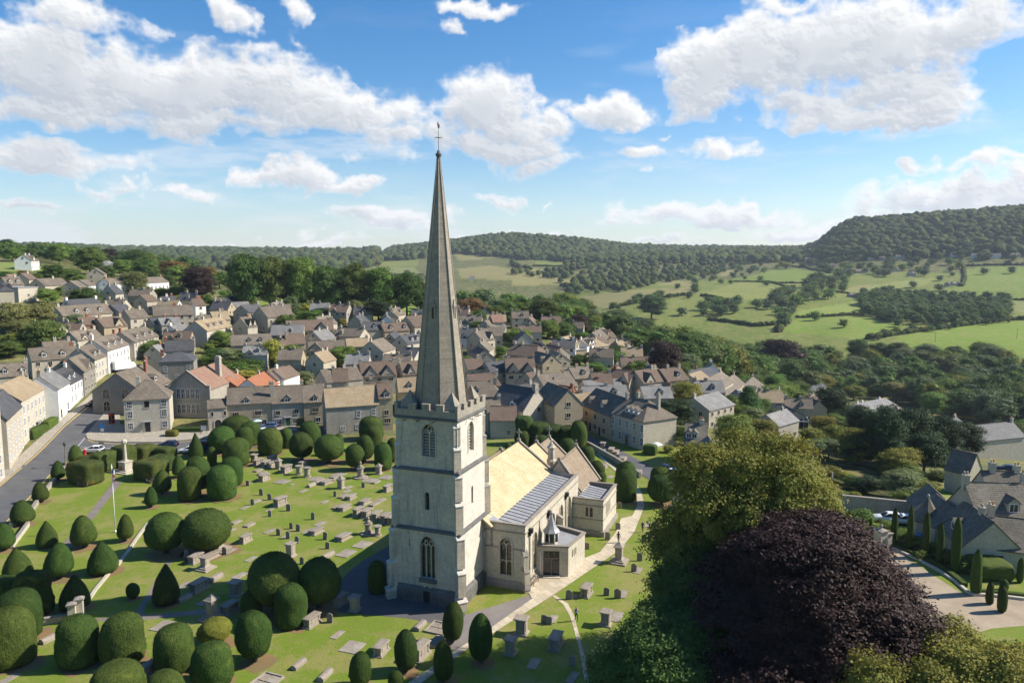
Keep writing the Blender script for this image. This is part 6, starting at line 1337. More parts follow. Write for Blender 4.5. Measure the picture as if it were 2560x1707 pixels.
rows('''
1 -20 40 250 28 7.2 4.4 7 cream stone | low stone house with two small dormers at the left edge, above the street | .9 | -.5 .7
a 255 985 690 972 8 5.0 7.5 cream stone | long stone house with two pointed dormers above the left street | .85:brick .95 | -.45 .35
a 385 935 640 925 8 5.2 6 grey stone | stone roofed wing behind the long house with two dormers at left | -.1 .9
a 1480 1035 1790 1030 8.2 6.2 11 dark slate | broad dark slate roofed house with two white windows, behind the hall | -.95:brick | | | hip=.7 wk=sash
a 1515 925 1780 918 8.5 5.6 7 grey slate | slate roofed house behind the broad dark one | -.95:brick .95
a 1400 975 1510 940 7.6 5.0 6 cream lslate | small pale slate roof beside the brick chimney, left of the dark house | .2:brick
b 75 1072 530 1066 7.6 4.6 8 buff stone | long brown roofed house with two dormers, in front of the gardens | -.9 | -.1 .45
b 560 1058 740 1150 7.4 4.6 7 cream brown | hipped roof house with a sunlit white end, beside the long brown roofed one | .2 | | | hip=.6 L=10
b 690 1070 900 1062 8 5 7 cream brown | plain brown roofed house with a bright gable end in the centre left | -.8
a 1400 607 1765 600 8.2 4.8 8 cream stone | long dark roofed house with a bright right gable below the purple tree | .1:brick .95:brick
a 1012 598 1150 590 7.8 4.8 9 grey slate | grey gabled house with white skylights, left of centre | .8
a 1140 640 1315 636 8 5 8 pale stone | stone roofed house with a bright gable and one high window | -.5 .6
a 505 598 985 588 7.8 4.6 7.5 cream stone | long roof with three dormers in the upper left town | .93 -.9 | -.4 0 .5
a 600 547 885 540 7.6 4.8 7 white slate | slate roofed house with a white gable in the upper left town | .95 -.95
a 885 712 1105 706 7.4 4.4 8 buff brown | brown roofed house with a tall chimney and gabled front, left of centre | .95 -.7 | | .3
a 710 702 870 706 6.8 4.4 6.5 brick brown | brown roof with a small red brick gable at left | .1
a 950 347 1485 340 9 6.6 8 white stone | long white terrace with brick chimneys on the upper left hillside | -.95:brick -.4:brick .95:brick | | | wk=sash
a 330 356 562 354 6.4 3.6 8 cream stone | wide low bungalow with a brown roof on the upper left slope | .3
a 15 345 175 343 7.4 4.4 7.5 cream stone | house with two dormers at the upper left edge | .5 | -.4 .5
a 60 322 130 318 6.8 4.4 7 white pink | pale pink roofed house at the upper left edge
a 190 310 270 306 6.8 4.2 7 cream brown | brown gabled house on the upper left slope beside the field | .5
a 640 382 700 372 7 4.4 7 cream stone | small stone gabled house left of a white one on the slope | | | | L=9
a 728 372 770 366 7 4.6 7 white stone | small white gabled house beside the stone one on the slope | | | | L=9
a 985 420 1040 410 9.5 6 6 cream slate | tall narrow house with a steep dark roof below the terrace | .8 -.6 | | | L=9
a 870 265 890 258 8 5 8 cream stone | lone stone gabled house among trees on the upper slope | | | | L=10
a 205 140 280 132 8 5 8 white stone | white gabled house high on the left hill | -.3 .6 | | -.3
a 950 195 1015 190 7 4.4 9 cream lslate | grey hipped roof among the trees on the far slope | | | | hip=.7
a 1285 507 1390 503 7.2 4.6 8 cream brown | brown gabled house beside the olive tree | .8
a 1480 522 1605 518 7.6 5 7 white slate | slate roofed house below the white terrace | .5:brick -.2
a 1755 545 1850 538 7.6 5 7 white brown | white gabled house half hidden behind the purple tree | .2:brick .6:brick
a 1975 545 2075 543 6.6 4.4 8 cream slate | low slate roofed house right of the purple tree | -.9
a 2085 520 2230 515 6.4 4.2 9 cream brown | house with a brown roof carrying solar panels | .95
a 2130 573 2280 571 5.6 3.4 8 white lslate | low white house with a pale slate roof under the big trees
a 1560 790 1700 770 6.6 4.4 9 white lslate | white house with a wide pale grey roof in the centre left | -.9
a 1450 720 1630 708 7 4.6 8 grey lslate | grey roofed house with a gabled front, centre left | .8:brick | | -.2
a 1930 664 2080 655 8 5.2 8 cream tan | tan roofed house with a dark chimney, left of the big gable | .5:dark .2
a 1810 700 1925 694 7.4 4.8 8 pale stone | stone roofed house with a bright right gable beside a tan one | -.3
a 1370 720 1520 712 6.4 4.4 8 grey slate | slate roof between the brick chimneys, centre left | .9:brick
a 2200 715 2290 700 8 4.6 8 cream stone | twin gabled stone house left of the garden, centre left | .7:brick | | -.4 .5
b 398 762 540 745 9.5 5.6 10 grey stone | big gabled stone house with a dark garage opening | -.1:dark .7 | | | L=13
b 500 735 750 733 8 5 7.5 white stone | white gabled house with a big window, right of the large gable | -.3 .2 | | .55
b 190 745 330 718 7.6 4.8 8 grey slate | dark slate roofed house left of the large gable | .9 | | | L=11
b 540 953 905 962 8 4.8 8 cream lslate | long pale slate roofed house with a bright right gable | .1 | .2
b 700 910 1225 903 8.6 5.2 9 grey brown | long brown roofed house with a tall chimney and cross gable, below the field | .96 | -.35 | .5
b 1290 972 1590 1004 7.6 5 8 cream stone | roof with two skylights right of the white flat roofed building | -.8 .9:cream | -.5
b 1545 932 1750 930 8 5.4 8 cream slate | slate roofed house with a white dormer below the field | -.95 | .3
b 1770 940 2050 938 8.2 5.6 8 buff brown | brown roofed house with two white dormers beside the spire | -.8 .3 | -.4 .7
b 2058 862 2240 856 10.5 6.8 11 cream brown | tall plain brown roofed house close to the left of the spire | .1
b 955 1146 1358 1140 7.4 4.8 8 buff stone | stone house with two rows of mullioned windows beside the round green tree | -.9 | | -.6 | wk=case4
b 1375 1117 1622 1112 7 4.6 7.5 cream tan | sunlit tan roofed house behind the round green tree | .9
b 1650 1150 1760 1100 8.8 5.4 9 cream stone | stone house with a broad gable and one large window | -.9 | | | L=11
b 1870 1065 1920 1030 8 5 6 buff slate | narrow dark roofed house behind the white cupola | | | | L=9
b 1980 1090 2080 1070 8.6 6 7 pale slate | pale house with steep dark slate roof beside the spire | .8 | -.2 .4 | | L=10
b 2030 1195 2215 1225 8 5.2 9 pale slate | dark slate roofed white house close against the spire | .1
c 1530 250 1920 243 8.6 5.0 8 grey brown | old grey house with two tall front gables | .98 -.95 | | -.45 .5 | wk=case3
c 1982 247 2200 243 8.4 5.2 8 cream brown | brown roofed house with a small gablet, left of the spire | -.95 | | -.2
c 262 452 435 337 7.6 4.4 8 white red | bright orange red roofed house in the gardens behind the cottages | .3:grey | | | L=14
c 485 352 560 325 7.0 4.4 6 white brown | brown roofed house with white end beside the orange roof | .1 | | | L=9
c 560 350 625 322 6.8 4.4 6 white brown | second brown roofed white house right of the orange roof | | | | L=10
c 15 440 105 385 7 4.4 7 brick red | small red roofed house behind the hall, left of the white chimney | .9:pale | | | L=9
c 1090 345 1225 330 7.6 4.6 8.5 grey stone | stone gabled house with tan slopes behind the cottages | .3 .9 | | | L=11
c 1225 335 1400 330 7.6 4.6 8 cream brown | brown roofed house right of the tan gable, behind the cottages | -.9
c 1650 480 1870 474 9.4 6.4 7 buff brown | red brown tiled roof above the shop with the white awning | -.9
d 160 842 500 840 9.4 6.2 9.5 cream stone | long stone roofed house with two chimneys right of the spire foot | .65 | -.5 | | hipe=.6
d 150 760 475 757 8.6 5.6 7 cream brown | dark brown roofed range behind the long one, right of the spire | .9 | | | hipe=.4
d 545 603 845 598 9.4 5.4 8.5 cream brown | twin gabled house right of the spire, facing the churchyard | -.95 .95 | | -.5 .5 | wk=case3
d 125 607 300 603 8.2 5.4 8 cream brown | low brown roof close right of the spire | .6
d 340 645 395 640 8 5 8 grey slate | dark slate roof with a stone chimney right of the spire | .9 | | | L=9
d 635 430 840 465 8.4 5.2 9 cream brown | brown hipped house with two stone chimneys, centre right | -.4 -.9 | | | hipe=.5 L=13
d 840 412 930 455 7.6 5 8 cream brown | brown gabled roof behind the sunlit cluster | .7 | | | L=10
d 870 505 1000 560 8 5.2 7 buff stone | sunlit stone house with a white dormer stepping down the lane | .4 | .5 | | L=11
d 985 430 1085 470 7.6 5 7 cream pink | sunlit pinkish roofed house in the cluster right of the spire | -.5:brick .5 | | | L=10
d 1020 500 1095 540 7.4 4.8 7 cream tan | tan roofed house at the lane bend, right of the spire | .8 | | | L=9
d 1140 380 1220 372 7.6 4.8 8 cream tan | tan gabled house behind the flat roofed building | .9 | | .3
d 1310 402 1400 392 7 4.8 7 white stone | white house with black framed gables, right of the flat roof | -.6 | | -.3 .4
d 1390 392 1530 405 7 4.6 9 cream tan | tan hipped roof right of the white gables | .3 | | | hip=.6
d 1660 410 1790 420 7.6 4.6 9 pale tan | pale tan roofed house with a white dormer near the purple tree | -.5 | .3 | | hip=.5
d 1440 312 1560 285 7.6 4.8 8 grey stone | grey gabled house among the trees, right of centre | .2 -.5 | | .4
d 1520 300 1650 330 7.2 4.6 8 cream brown | pinkish roofed house behind the tan roofs | .6:brick
d 1380 385 1630 375 7 4.8 8 cream brown | long low brown roof behind the tan hipped roof | .8 | | | L=16
d 1760 320 1850 305 8 5 8 grey stone | grey stone house left of the purple tree, partly hidden | .5
d 1900 375 2050 360 9 6 9 grey lslate | grey stone house with tall twin chimneys left of the purple tree | -.4:pale -.2:pale | | .4
d 395 152 510 150 10 7 7 cream pink | tall pinkish house with blue door among trees, above the rooftops | .2 -.6
d 330 215 400 205 8 5 8 grey stone | grey gabled house left of the tall pinkish one | | | | L=10
d 230 330 365 312 9 6 8 cream stone | stone house with a pointed gable window right of the spire | -.7 | | .5
d 265 460 335 520 8 5 8 grey brown | brown gabled house with one white window right of the spire | | | | L=10
d 1205 702 1400 690 8 5.2 8 cream stone | stone roofed house with a white gabled dormer, right of the twin gables | .95 -.2 | .1
d 1430 755 1635 752 8 5 8 cream brown | brown roofed house between two chimneys, right of centre | -.9 .9
d 1650 715 1880 735 8.4 5.2 8 cream brown | brown roofed house with a brick chimney and dark gable shadow | -.7:brick | | .5
d 1880 730 2120 708 8.6 5.4 8 cream brown | wide brown roofed house with a tall pale chimney stack | .5:cream .75 | | -.4
d 2135 712 2352 700 8.6 5.6 8.5 grey brown | brown roofed stone house with one white dormer, right of the tall stack | -.2 .9 | .2
d 1345 835 1720 820 6.2 4.2 8 cream lslate | long pale lichened slate roof in front of the brown roofs | -.2:brick
d 1335 895 1790 888 7 4.6 8 cream lslate | second long pale slate roof with a dark gabled dormer | .1:cream | .4
d 1945 895 2240 890 6.8 4.2 8 pale lslate | pale cottage with a grey slate roof and white dormer beside a telegraph pole | .95:brick | .2
d 1105 885 1245 905 7.4 5 7 brick red | faded red tiled roof between the gables, right of the tower | .9
d 872 775 975 765 9 5.6 9 cream stone | stone gabled house with a tall chimney, right of the tower top | -.9 | | | L=11
d 1010 770 1165 770 8.4 5.4 8 buff tan | tan roofed house with a raking gable right of the tower top | .6 | | -.6
d 760 760 850 745 8.6 5.6 8 grey brown | brown roof just behind the stone gable right of the tower | .9
d 1240 965 1460 960 7.4 5 8 cream tan | tan stone roof behind the dark mossy terrace | -.2
d 590 900 700 885 8 5.2 7 cream slate | dark slate roof behind the pale gabled house right of the tower | .6 | | | L=9
d 345 1035 490 1030 7.4 5 7 grey stone | low stone roofed house beside the slim chimney, right of the tower | .9
e 595 388 745 385 6.6 4.2 8 cream tan | golden tan roofed house left of the three gabled cottages
e 760 397 1000 388 7.6 4.4 8 cream stone | rear one of three parallel gabled cottages | .8
e 885 435 1150 425 7.4 4.4 7.5 cream stone | middle one of three parallel gabled cottages | .95
e 968 462 1385 452 8 4.6 9 cream stone | front and longest one of three parallel gabled cottages | .95 | .55
e 560 300 850 345 6 3.6 8 dark slate | long low dark slate roof with a red chimney | -.1:brick
e 650 652 905 642 7.6 5 9.5 cream lslate | stone house with a pale slate roof and blank gable facing the lane | -.9 | | | L=12
e 1520 585 1700 610 7.6 4.2 8 cream slate | gabled stone house with a dark roof and sunlit end, right of the pointed conifer | .98
e 1548 862 1795 855 7 4.6 7 grey lslate | small grey house with a big slate flecked chimney, above the orange tree | .55:grey
e 1720 785 1870 830 5.6 3.4 7 cream slate | low dark roofed outhouse with a pale gable, right of the grey house | | | | L=11
e 1930 525 2190 510 5.4 3.2 8 cream slate | low dark building with one pale gable, at the edge of the woods
e 1990 640 2130 650 7.8 5.2 7 pale moss | pale rendered cottage with a dark steep roof beside the dark evergreens | .3:brick
e 560 1010 820 1040 8 5 8 pale moss | dark roofed cottage with two white dormers under the orange tree | .5 | -.6 -.1
e 830 1190 920 1320 7 4.4 7 pale moss | lower dark roofed cottage with a white dormer, half hidden by leaves | | .3 | | L=9
g 560 200 880 190 8.6 6.4 10 white lslate | white house with many chimneys hidden behind the dark evergreens | -.8 -.5 .6
g 960 245 1430 405 8.6 6 9 pale stone | pale classical house with a wide chimney behind the dark evergreens | .1:pale | | | hipe=.6 L=17
g 1570 385 1740 330 7.6 5 7 cream slate | small gabled house behind the tall blank walled house | .4 .8 | | | L=9
''')
# the tall blank house and the manor on the right
hR('g', 1640, 398, 2190, 438, 10.2, 7.0, 8, 'pale', 'slate', 'tall blank walled pale house with a dark slate roof at the right edge', win=[('E', 0, 1, 'case2', .8, 1)], chim=[(-.95, 0, 1.1), (.97, 0, 1.2)])
hR('g', 1700, 1062, 2420, 1085, 9.2, 4.4, 10, 'cream', 'moss', 'great manor house roof of mossy stone slates with a small white gabled dormer', dorm=[(.05, 1, 1.7, 1.3, .35)], chim=[(-.98, 0, 1.2, 'pale'), (.75, .1, 1.5, 'pale')], win=[('W', 0, 1.2, 'case2', .9, 1.1), ('W', 0, 4.2, 'case2', .8, 1)], cat='manor house', name='manor_house')
hR('g', 1865, 938, 2240, 955, 9.6, 5, 8, 'cream', 'moss', 'rear range of the manor with a mossy slate roof', chim=[(.95, 0, 1.0, 'pale'), (-.4, 0, 1.4, 'pale')])
hA('g', 1825, 772, -30, 4.5, 8.0, 4.6, 4.6, 'cream', 'moss', 'steep pale gable of the manor behind the rear range', win=[])
hR('g', 1490, 1215, 1350, 1100, 5.4, 2.8, 6.0, 'cream', 'moss', 'little gabled garage with a wide white door beside the manor', L=8, win=[], doors=[('W', 0, 3.3, 2.2, 'white')], name='garage', cat='garage')
hR('h', 2000, 372, 1792, 216, 6.4, 2.9, 7.2, 'pale', 'moss', 'gabled cottage with a dark mossy roof and small side dormer, behind the cypresses', L=9, win=[('W', -1.6, .9, 'case2', 1.1, 1.2)], doors=[('W', .9, 1.0, 2.1, 'door')], dorm=[(-.1, -1, 1.4, 1.0, .2, 1)], chim=[(-.2, 0, 1.0, 'pale')])
hR('h', 1900, 290, 2420, 345, 6.0, 2.9, 8, 'pale', 'moss', 'low mossy roofed range of the manor at the right edge', chim=[(-.75, 0, 1.6, 'pale')])
hA('h', 1640, 255, 10, 8, 5.2, 2.8, 6, 'pale', 'moss', 'small dark lean roofed link beside the gabled cottage', win=[])
def polyroof(z, cx, base, w, he, hr, label, n=8):
    px, py = Zc(z, cx, base); p = at(px, py); wm = w*zsc(z)*mpp(p)/2; t = thing('round_house', label, 'garden house', p, .3)
    m = MB(); m.lathe([(wm*.93, -.3), (wm*.93, he)], n, 0, smooth=False); m.build('wall', WM['cream'], t); m = MB(); m.lathe([(wm*1.06, he-.1), (wm*1.06, he+.05), (wm*.5, he+(hr-he)*.52), (.12, hr)], n, 0, smooth=False); ro = m.build('roof', RM['moss'], t)
    m = MB(); m.lathe([(.1, hr-.1), (.16, hr+.1), (.2, hr+.3), (.05, hr+.5)], 8); m.build('finial', M['frame_stone'], ro)
polyroof('h', 1300, 500, 290, 2.6, 6.0, 'round garden house with a conical mossy slate roof')
# houses on the far hillside
for i, (x, y, w_, wl, lab) in enumerate([(1640, 240, 34, 'white', 'white gabled house, brightest on the far wooded hillside'), (1772, 238, 40, 'cream', 'cream house right of the white gabled one on the far hillside'), (1870, 232, 40, 'cream', 'cream gabled house below the middle of the far wood'), (2022, 226, 24, 'white', 'small white house left of a pair on the far hillside'), (2125, 232, 34, 'white', 'white house near the middle right of the far hillside row'), (2215, 232, 48, 'white', 'widest white house of the far hillside row'), (2310, 230, 42, 'cream', 'cream house at the right end of the far hillside row'), (1355, 246, 50, 'cream', 'brownish house at the left end of the far hillside'), (1600, 238, 26, 'cream', 'small cream house left of the brightest white one on the hillside'), (1690, 244, 24, 'grey', 'small grey house right of the brightest white one on the hillside'), (1740, 298, 44, 'cream', 'cream farmhouse with two gables below the hillside row'), (1825, 318, 30, 'cream', 'small pinkish house below the farmhouse on the hillside'), (2020, 362, 70, 'grey', 'low grey stone farm with three gables by the dark round tree'), (1535, 302, 26, 'white', 'tiny white gabled cottage left of the long barn'), (1590, 303, 60, 'grey', 'long low barn on the middle hillside'), (1550, 415, 36, 'grey', 'grey farm shed above the lower fields'), (1680, 405, 50, 'pale', 'pale long farm shed above the right wood'), (1450, 278, 40, 'cream', 'cream house above the bright upper field')]):
    px, py = Zc('8', x, y); p = at(px, py); L = max(9, w_*.5357*mpp(p)); big = i in (12, 14, 15, 16)
    house(p, random.uniform(-.3, .3), L, 8 if not big else 9, 3.2 if big else 4.8, 5.6 if big else 7.8, wl, 'slate' if wl == 'white' else 'stone', lab, gab=[] if big and i != 12 else [(-L*.25, 3.6, 2.2)] + ([(L*.25, 3.6, 2.2)] if L > 14 else []), chim=[] if big and i != 12 else [(.5, 0, 1)], wk='wcase', name='farm_shed' if i in (14, 15, 16) else 'house', cat='farm building' if i in (14, 15, 16) else 'house')
for (z, x, y, w_, lab) in [('b', 2190, 440, 130, 'pale pink roofed farm left of the spire, among the far fields'), ('D', 1085, 640, 14, 'small pale barn beyond the trees right of the spire'), ('a', 490, 230, 30, 'tiny pale villa on the far left ridge')][:2]:
    px, py = Zc(z, x, y); p = at(px, py); house(p, .1, max(10, w_*zsc(z)*mpp(p)*.9), 8, 3.6, 6, 'white', 'pink', lab, win=[], name='farm_shed', cat='farm building')
# flat roofed buildings
def flat(z, Ax, Ay, Bx, By, top, depth, wall, label, near=False, nw=4, clad=False):
    pA, pB = at(*Zc(z, Ax, Ay)), at(*Zc(z, Bx, By)); _, zz = atD(*Zc(z, Ax, top), pA.to_2d().length); h = max(2.6, zz - pA.z); d = (pB-pA).to_2d(); L = d.length; rz = math.atan2(d.y, d.x); n = Vector((-math.sin(rz), math.cos(rz))); c = ((pA+pB)/2).to_2d() + n*depth/2
    t = thing('flat_roofed_building', label, 'building', (c.x, c.y, min(pA.z, pB.z)), rz); m = MB(); m.box(-L/2, L/2, -depth/2, depth/2, -1.5, h); m.build('wall', WM[wall], t); m = MB(); m.box(-L/2-.25, L/2+.25, -depth/2-.25, depth/2+.25, h, h+.25); m.build('roof', M['lead'], t)
    for i in range(nw): add_win(t, 'wcase', 1.0, 1.0, (-L/2 + L*(i+.5)/nw, -depth/2, h*.4), 0, False)
flat('b', 915, 1190, 1160, 1190, 1075, 6, 'white', 'white flat roofed building below the long brown roof')
flat('d', 1115, 620, 1255, 645, 520, 9, 'cream', 'blank walled flat roofed building with a pale roof, right of centre', nw=0)
flat('d', 1255, 600, 1390, 610, 500, 9, 'buff', 'lower flat roofed block joined right of the blank walled one', nw=0)
flat('a', 175, 575, 355, 560, 440, 10, 'pale', 'sunlit pale hall front with an arched window at upper left', nw=1)
hR('a', -30, 402, 110, 402, 9.5, 7.0, 13, 'cream', 'slate', 'hipped slate roof of the hall at the upper left edge', hip=.6)
# white cupola with a pointed roof
p = at(*Zc('b', 1872, 1335)); t = thing('clock_turret', 'white wooden cupola with a small dome, standing among the roofs left of the spire', 'cupola', p); _, z1 = atD(*Zc('b', 1872, 1165), p.to_2d().length); H_ = z1 - p.z; m = MB()
m.box(-1.0, 1.0, -1.0, 1.0, -.5, H_*.45); m.lathe([(.95, H_*.45), (.95, H_*.68), (1.15, H_*.7)], 8, 0, smooth=False); m.build('body', M['white'], t); m = MB(); m.lathe([(1.15, H_*.7), (1.0, H_*.78), (.6, H_*.87), (.12, H_*.93), (.08, H_*1.0), (.01, H_*1.04)], 8); m.build('dome', M['lead'], t)
for k in range(4): m = MB(); m.box(-.2, .2, -.97, -.94, H_*.49, H_*.65, 0, Matrix.Rotation(k*math.pi/2, 4, 'Z')); m.build('louvre', M['glass'], t)
# solar panels on the brown roof
for o in [o for o in bpy.data.objects if o.get('label', '').startswith('house with a brown roof carrying')]:
    for k in range(3):
        m = MB(); s = (6.4-4.2)/4.5; x0 = -3.6 + k*2.4; f = lambda y: 4.2 + (4.5+y)*s + .22; m.mesh([(x0, -4.0, f(-4.0)), (x0+2.3, -4.0, f(-4.0)), (x0+2.3, -1.0, f(-1.0)), (x0, -1.0, f(-1.0))], [(0,1,2,3)]); m.build('solar_panel', M['solar'], o)
# ------------------------------------------------------------------ trees
LM = {'oak': leafy('broadleaf', [(.070, .112, .024), (.105, .145, .03), (.14, .15, .04)]), 'light': leafy('light_green_leaf', [(.105, .165, .03), (.15, .205, .04), (.2, .21, .045)]),
      'silver': leafy('grey_green_leaf', [(.11, .145, .055), (.15, .18, .075), (.2, .22, .11)]), 'willow': leafy('olive_leaf', [(.145, .16, .05), (.185, .19, .065), (.21, .185, .075)]),
      'dark': leafy('dark_evergreen_leaf', [(.025, .046, .015), (.038, .06, .018), (.055, .07, .022)], .1), 'copper': leafy('copper_beech_leaf', [(.030, .017, .013), (.046, .023, .015), (.085, .05, .04)], .15, rnd=.5, rough=.65),
      'rust': leafy('rusty_autumn_leaf', [(.18, .11, .04), (.16, .13, .04), (.26, .13, .04)]), 'yellow': leafy('yellow_leaf', [(.27, .23, .04), (.24, .23, .045), (.34, .25, .04)]),
      'autumn': leafy('turning_leaf', [(.155, .17, .03), (.22, .185, .032), (.33, .17, .035)], sc=.25), 'orange': leafy('orange_leaf', [(.4, .14, .025), (.34, .16, .035)]), 'red': leafy('red_leaf', [(.24, .06, .025), (.17, .06, .025)]),
      'cypress': leafy('cypress_leaf', [(.055, .10, .024), (.075, .12, .027)], .1), 'far': leafy('distant_leaf', [(.06, .098, .03), (.088, .122, .036), (.12, .14, .05)], .15, .05)}
def unit(n, rs): v = rs.normal(0, 1, (n, 3)); return v/np.linalg.norm(v, axis=1, keepdims=True)
def ico():
    bm = bmesh.new(); bmesh.ops.create_icosphere(bm, subdivisions=2, radius=1); V = np.array([v.co[:] for v in bm.verts]); Fc = np.array([[v.index for v in f.verts] for f in bm.faces]); bm.free(); return V, Fc
ICO_V, ICO_F = ico()
def crown(seed, nlobe=16, nleaf=6000, leaf=.05, shape='round', mat='oak', spread=.5, core=.74, per=22, flat=.7):
    """unit crown: about 1 wide, from z=0 to z=1; boughs, clumps on the boughs, leaves on the clumps"""
    rs = np.random.RandomState(seed); Lb = []
    for i in range(nlobe):
        z = .16 + .74*((i+.5)/nlobe)**.85; a = i*2.4 + rs.rand()*.9
        if shape == 'round': rad = .33*math.sqrt(max(.02, 1 - ((z-.42)/.55)**2)); r = rs.uniform(.15, .235)
        elif shape == 'cone': rad = .36*(1.02 - z); r = .06 + .17*(1 - z)
        elif shape == 'tall': rad = .26*math.sqrt(max(.02, 1 - ((z-.45)/.56)**2)); r = rs.uniform(.14, .22)
        elif shape == 'dome': rad = .38*math.sqrt(max(.03, 1 - (z/1.0)**2)); r = rs.uniform(.15, .22)
        elif shape == 'ragged': rad = .40*math.sqrt(max(.02, 1 - ((z-.38)/.63)**2)); r = rs.uniform(.07, .15)
        elif shape == 'tent': rad = .42*(1 - z)**.75; r = .09 + .11*(1 - z)
        elif shape == 'layer': rad = .42*(1.05 - z)**.7; r = rs.uniform(.12, .2)
        rad *= rs.uniform(.6, 1.12); Lb.append((rad*math.cos(a), rad*math.sin(a), z, r*rs.uniform(.9, 1.15), r*rs.uniform(.9, 1.15), r*(flat if shape != 'layer' else .4)*rs.uniform(.85, 1.15)))
    Lb.append((0, 0, .45, .27, .27, .33)); Lb = np.array(Lb); area = Lb[:, 3]*Lb[:, 4]; nclump = max(30, nleaf//per)
    li = rs.choice(len(Lb), nclump*2, p=area/area.sum()); d = unit(nclump*2, rs); d[:, 2] = np.where(d[:, 2] < -.35, -d[:, 2], d[:, 2])
    P = Lb[li, :3] + d*Lb[li, 3:]*rs.uniform(.86, 1.26 if shape in ('tent', 'ragged') else 1.08, (nclump*2, 1)); keep = np.ones(len(P), bool)
    for k in range(len(Lb)):
        q = (P - Lb[k, :3])/Lb[k, 3:]; keep &= ~((np.linalg.norm(q, axis=1) < .82) & (li != k))
    P, d = P[keep][:nclump], d[keep][:nclump]
    per2 = max(4, int(nleaf/len(P))); C = np.repeat(P, per2, 0); Dn = np.repeat(d, per2, 0)
    cs = leaf*1.5; X = C + rs.normal(0, 1, C.shape)*np.array([cs, cs, cs*.55]); Nn = Dn*.8 + np.array([0, 0, .55])
    Q = leaf_quads(X, Nn/np.linalg.norm(Nn, axis=1, keepdims=True), leaf, rs, .75, 1.1)
    V = [Q]; Fq = [np.arange(len(Q)).reshape(-1, 4)]; n = len(Q)
    for k in range(len(Lb)):                                          # solid core in each bough, added to block light
        w = 1 + .13*np.sin(ICO_V @ rs.normal(0, 4, 3) + rs.rand()*6)[:, None] + .08*np.sin(ICO_V @ rs.normal(0, 9, 3))[:, None]
        V.append(Lb[k, :3] + ICO_V*Lb[k, 3:]*core*w); t = ICO_F + n; Fq.append(np.concatenate([t, t[:, 2:3]], 1)); n += len(ICO_V)
    V = np.concatenate(V); Q4 = np.concatenate(Fq[:1]); tri = np.concatenate(Fq[1:])[:, :3]
    V[:, 2] -= .02
    # quads and triangles in one mesh
    me = bpy.data.meshes.new('crown'); loops = np.concatenate([Q4.ravel(), tri.ravel()]).astype(np.int32)
    st = np.concatenate([np.arange(len(Q4))*4, len(Q4)*4 + np.arange(len(tri))*3]).astype(np.int32)
    me.vertices.add(len(V)); me.vertices.foreach_set('co', V.astype(np.float32).ravel()); me.loops.add(len(loops)); me.loops.foreach_set('vertex_index', loops)
    me.polygons.add(len(st)); me.polygons.foreach_set('loop_start', st); me.materials.append(LM[mat]); me.update(calc_edges=True)
    sm = np.ones(len(st), bool); sm[:len(Q4)] = False; me.polygons.foreach_set('use_smooth', sm); return me, Lb
def trunk_mesh(seed, Lb=None, r=.035, n=6):
    rs = np.random.RandomState(seed); mb = MB(); mb.tube([(0, 0, -.25), (0, 0, 0), (.01, .01, .25), (0, .02, .5), (.01, 0, .72)], r*1.25, 8, 0, r*.35)
    for i in range(n):
        a = i*2.4 + rs.rand(); z = .08 + .07*i; q = Lb[rs.randint(len(Lb))] if Lb is not None else (.3*math.cos(a), .3*math.sin(a), .6)
        mb.tube([(0, 0, z), (q[0]*.5, q[1]*.5, z + (q[2]-z)*.6), (q[0], q[1], q[2])], r*.55, 5, 0, r*.15)
    return mb.build('trunk', M['bark'], me_only=True)
CR = {}
def proto(kind, n, **k):
    CR[kind] = []
    for v in range(n):
        me, Lb = crown(len(CR)*17 + v*5 + 3, **k); CR[kind].append((me, trunk_mesh(v + 2, Lb)))
proto('oak', 4, mat='oak', nleaf=9000, leaf=.036); proto('light', 4, mat='light', nleaf=9000, leaf=.036); proto('silver', 2, mat='silver', nleaf=8000, leaf=.038); proto('willow', 3, mat='willow', nleaf=9000, leaf=.036, shape='tall')
proto('dark', 3, mat='dark', nleaf=12000, leaf=.032, shape='dome', nlobe=22); proto('copper', 3, mat='copper', nleaf=12000, leaf=.03, shape='dome', nlobe=20); proto('rust', 2, mat='rust', nleaf=8000, leaf=.036); proto('yellow', 2, mat='yellow', nleaf=6000, leaf=.045)
proto('autumn', 3, mat='autumn', nleaf=8000, leaf=.038); proto('conifer', 2, mat='dark', nleaf=7000, leaf=.035, shape='cone', nlobe=26); proto('dense', 2, mat='cypress', nleaf=14000, leaf=.028, shape='cone', nlobe=34, core=.85)
proto('cedar', 2, mat='dark', nleaf=8000, leaf=.036, shape='layer', nlobe=18); proto('shrub', 4, mat='light', nleaf=3000, leaf=.075, shape='dome', nlobe=9); proto('bush', 3, mat='oak', nleaf=3000, leaf=.075, shape='dome', nlobe=9); proto('orange', 1, mat='orange', nleaf=3000, leaf=.07, shape='dome', nlobe=8); proto('red', 1, mat='red', nleaf=3000, leaf=.07, shape='dome', nlobe=8)
proto('far', 5, mat='far', nleaf=900, leaf=.11, nlobe=8, per=12, core=.85); proto('farlight', 2, mat='light', nleaf=900, leaf=.11, nlobe=8, per=12, core=.85)
TNAME = {'oak': 'broadleaf tree', 'light': 'light green tree', 'silver': 'grey green tree', 'willow': 'olive green tree', 'dark': 'dark evergreen', 'copper': 'purple leaved tree', 'rust': 'rusty autumn tree', 'yellow': 'yellow leaved tree', 'autumn': 'tree turning orange', 'conifer': 'dark conifer', 'dense': 'dense pointed conifer', 'cedar': 'spreading dark conifer', 'shrub': 'bright green shrub', 'bush': 'dark green shrub', 'orange': 'orange shrub', 'red': 'red shrub', 'far': 'round field tree', 'farlight': 'pale round field tree'}
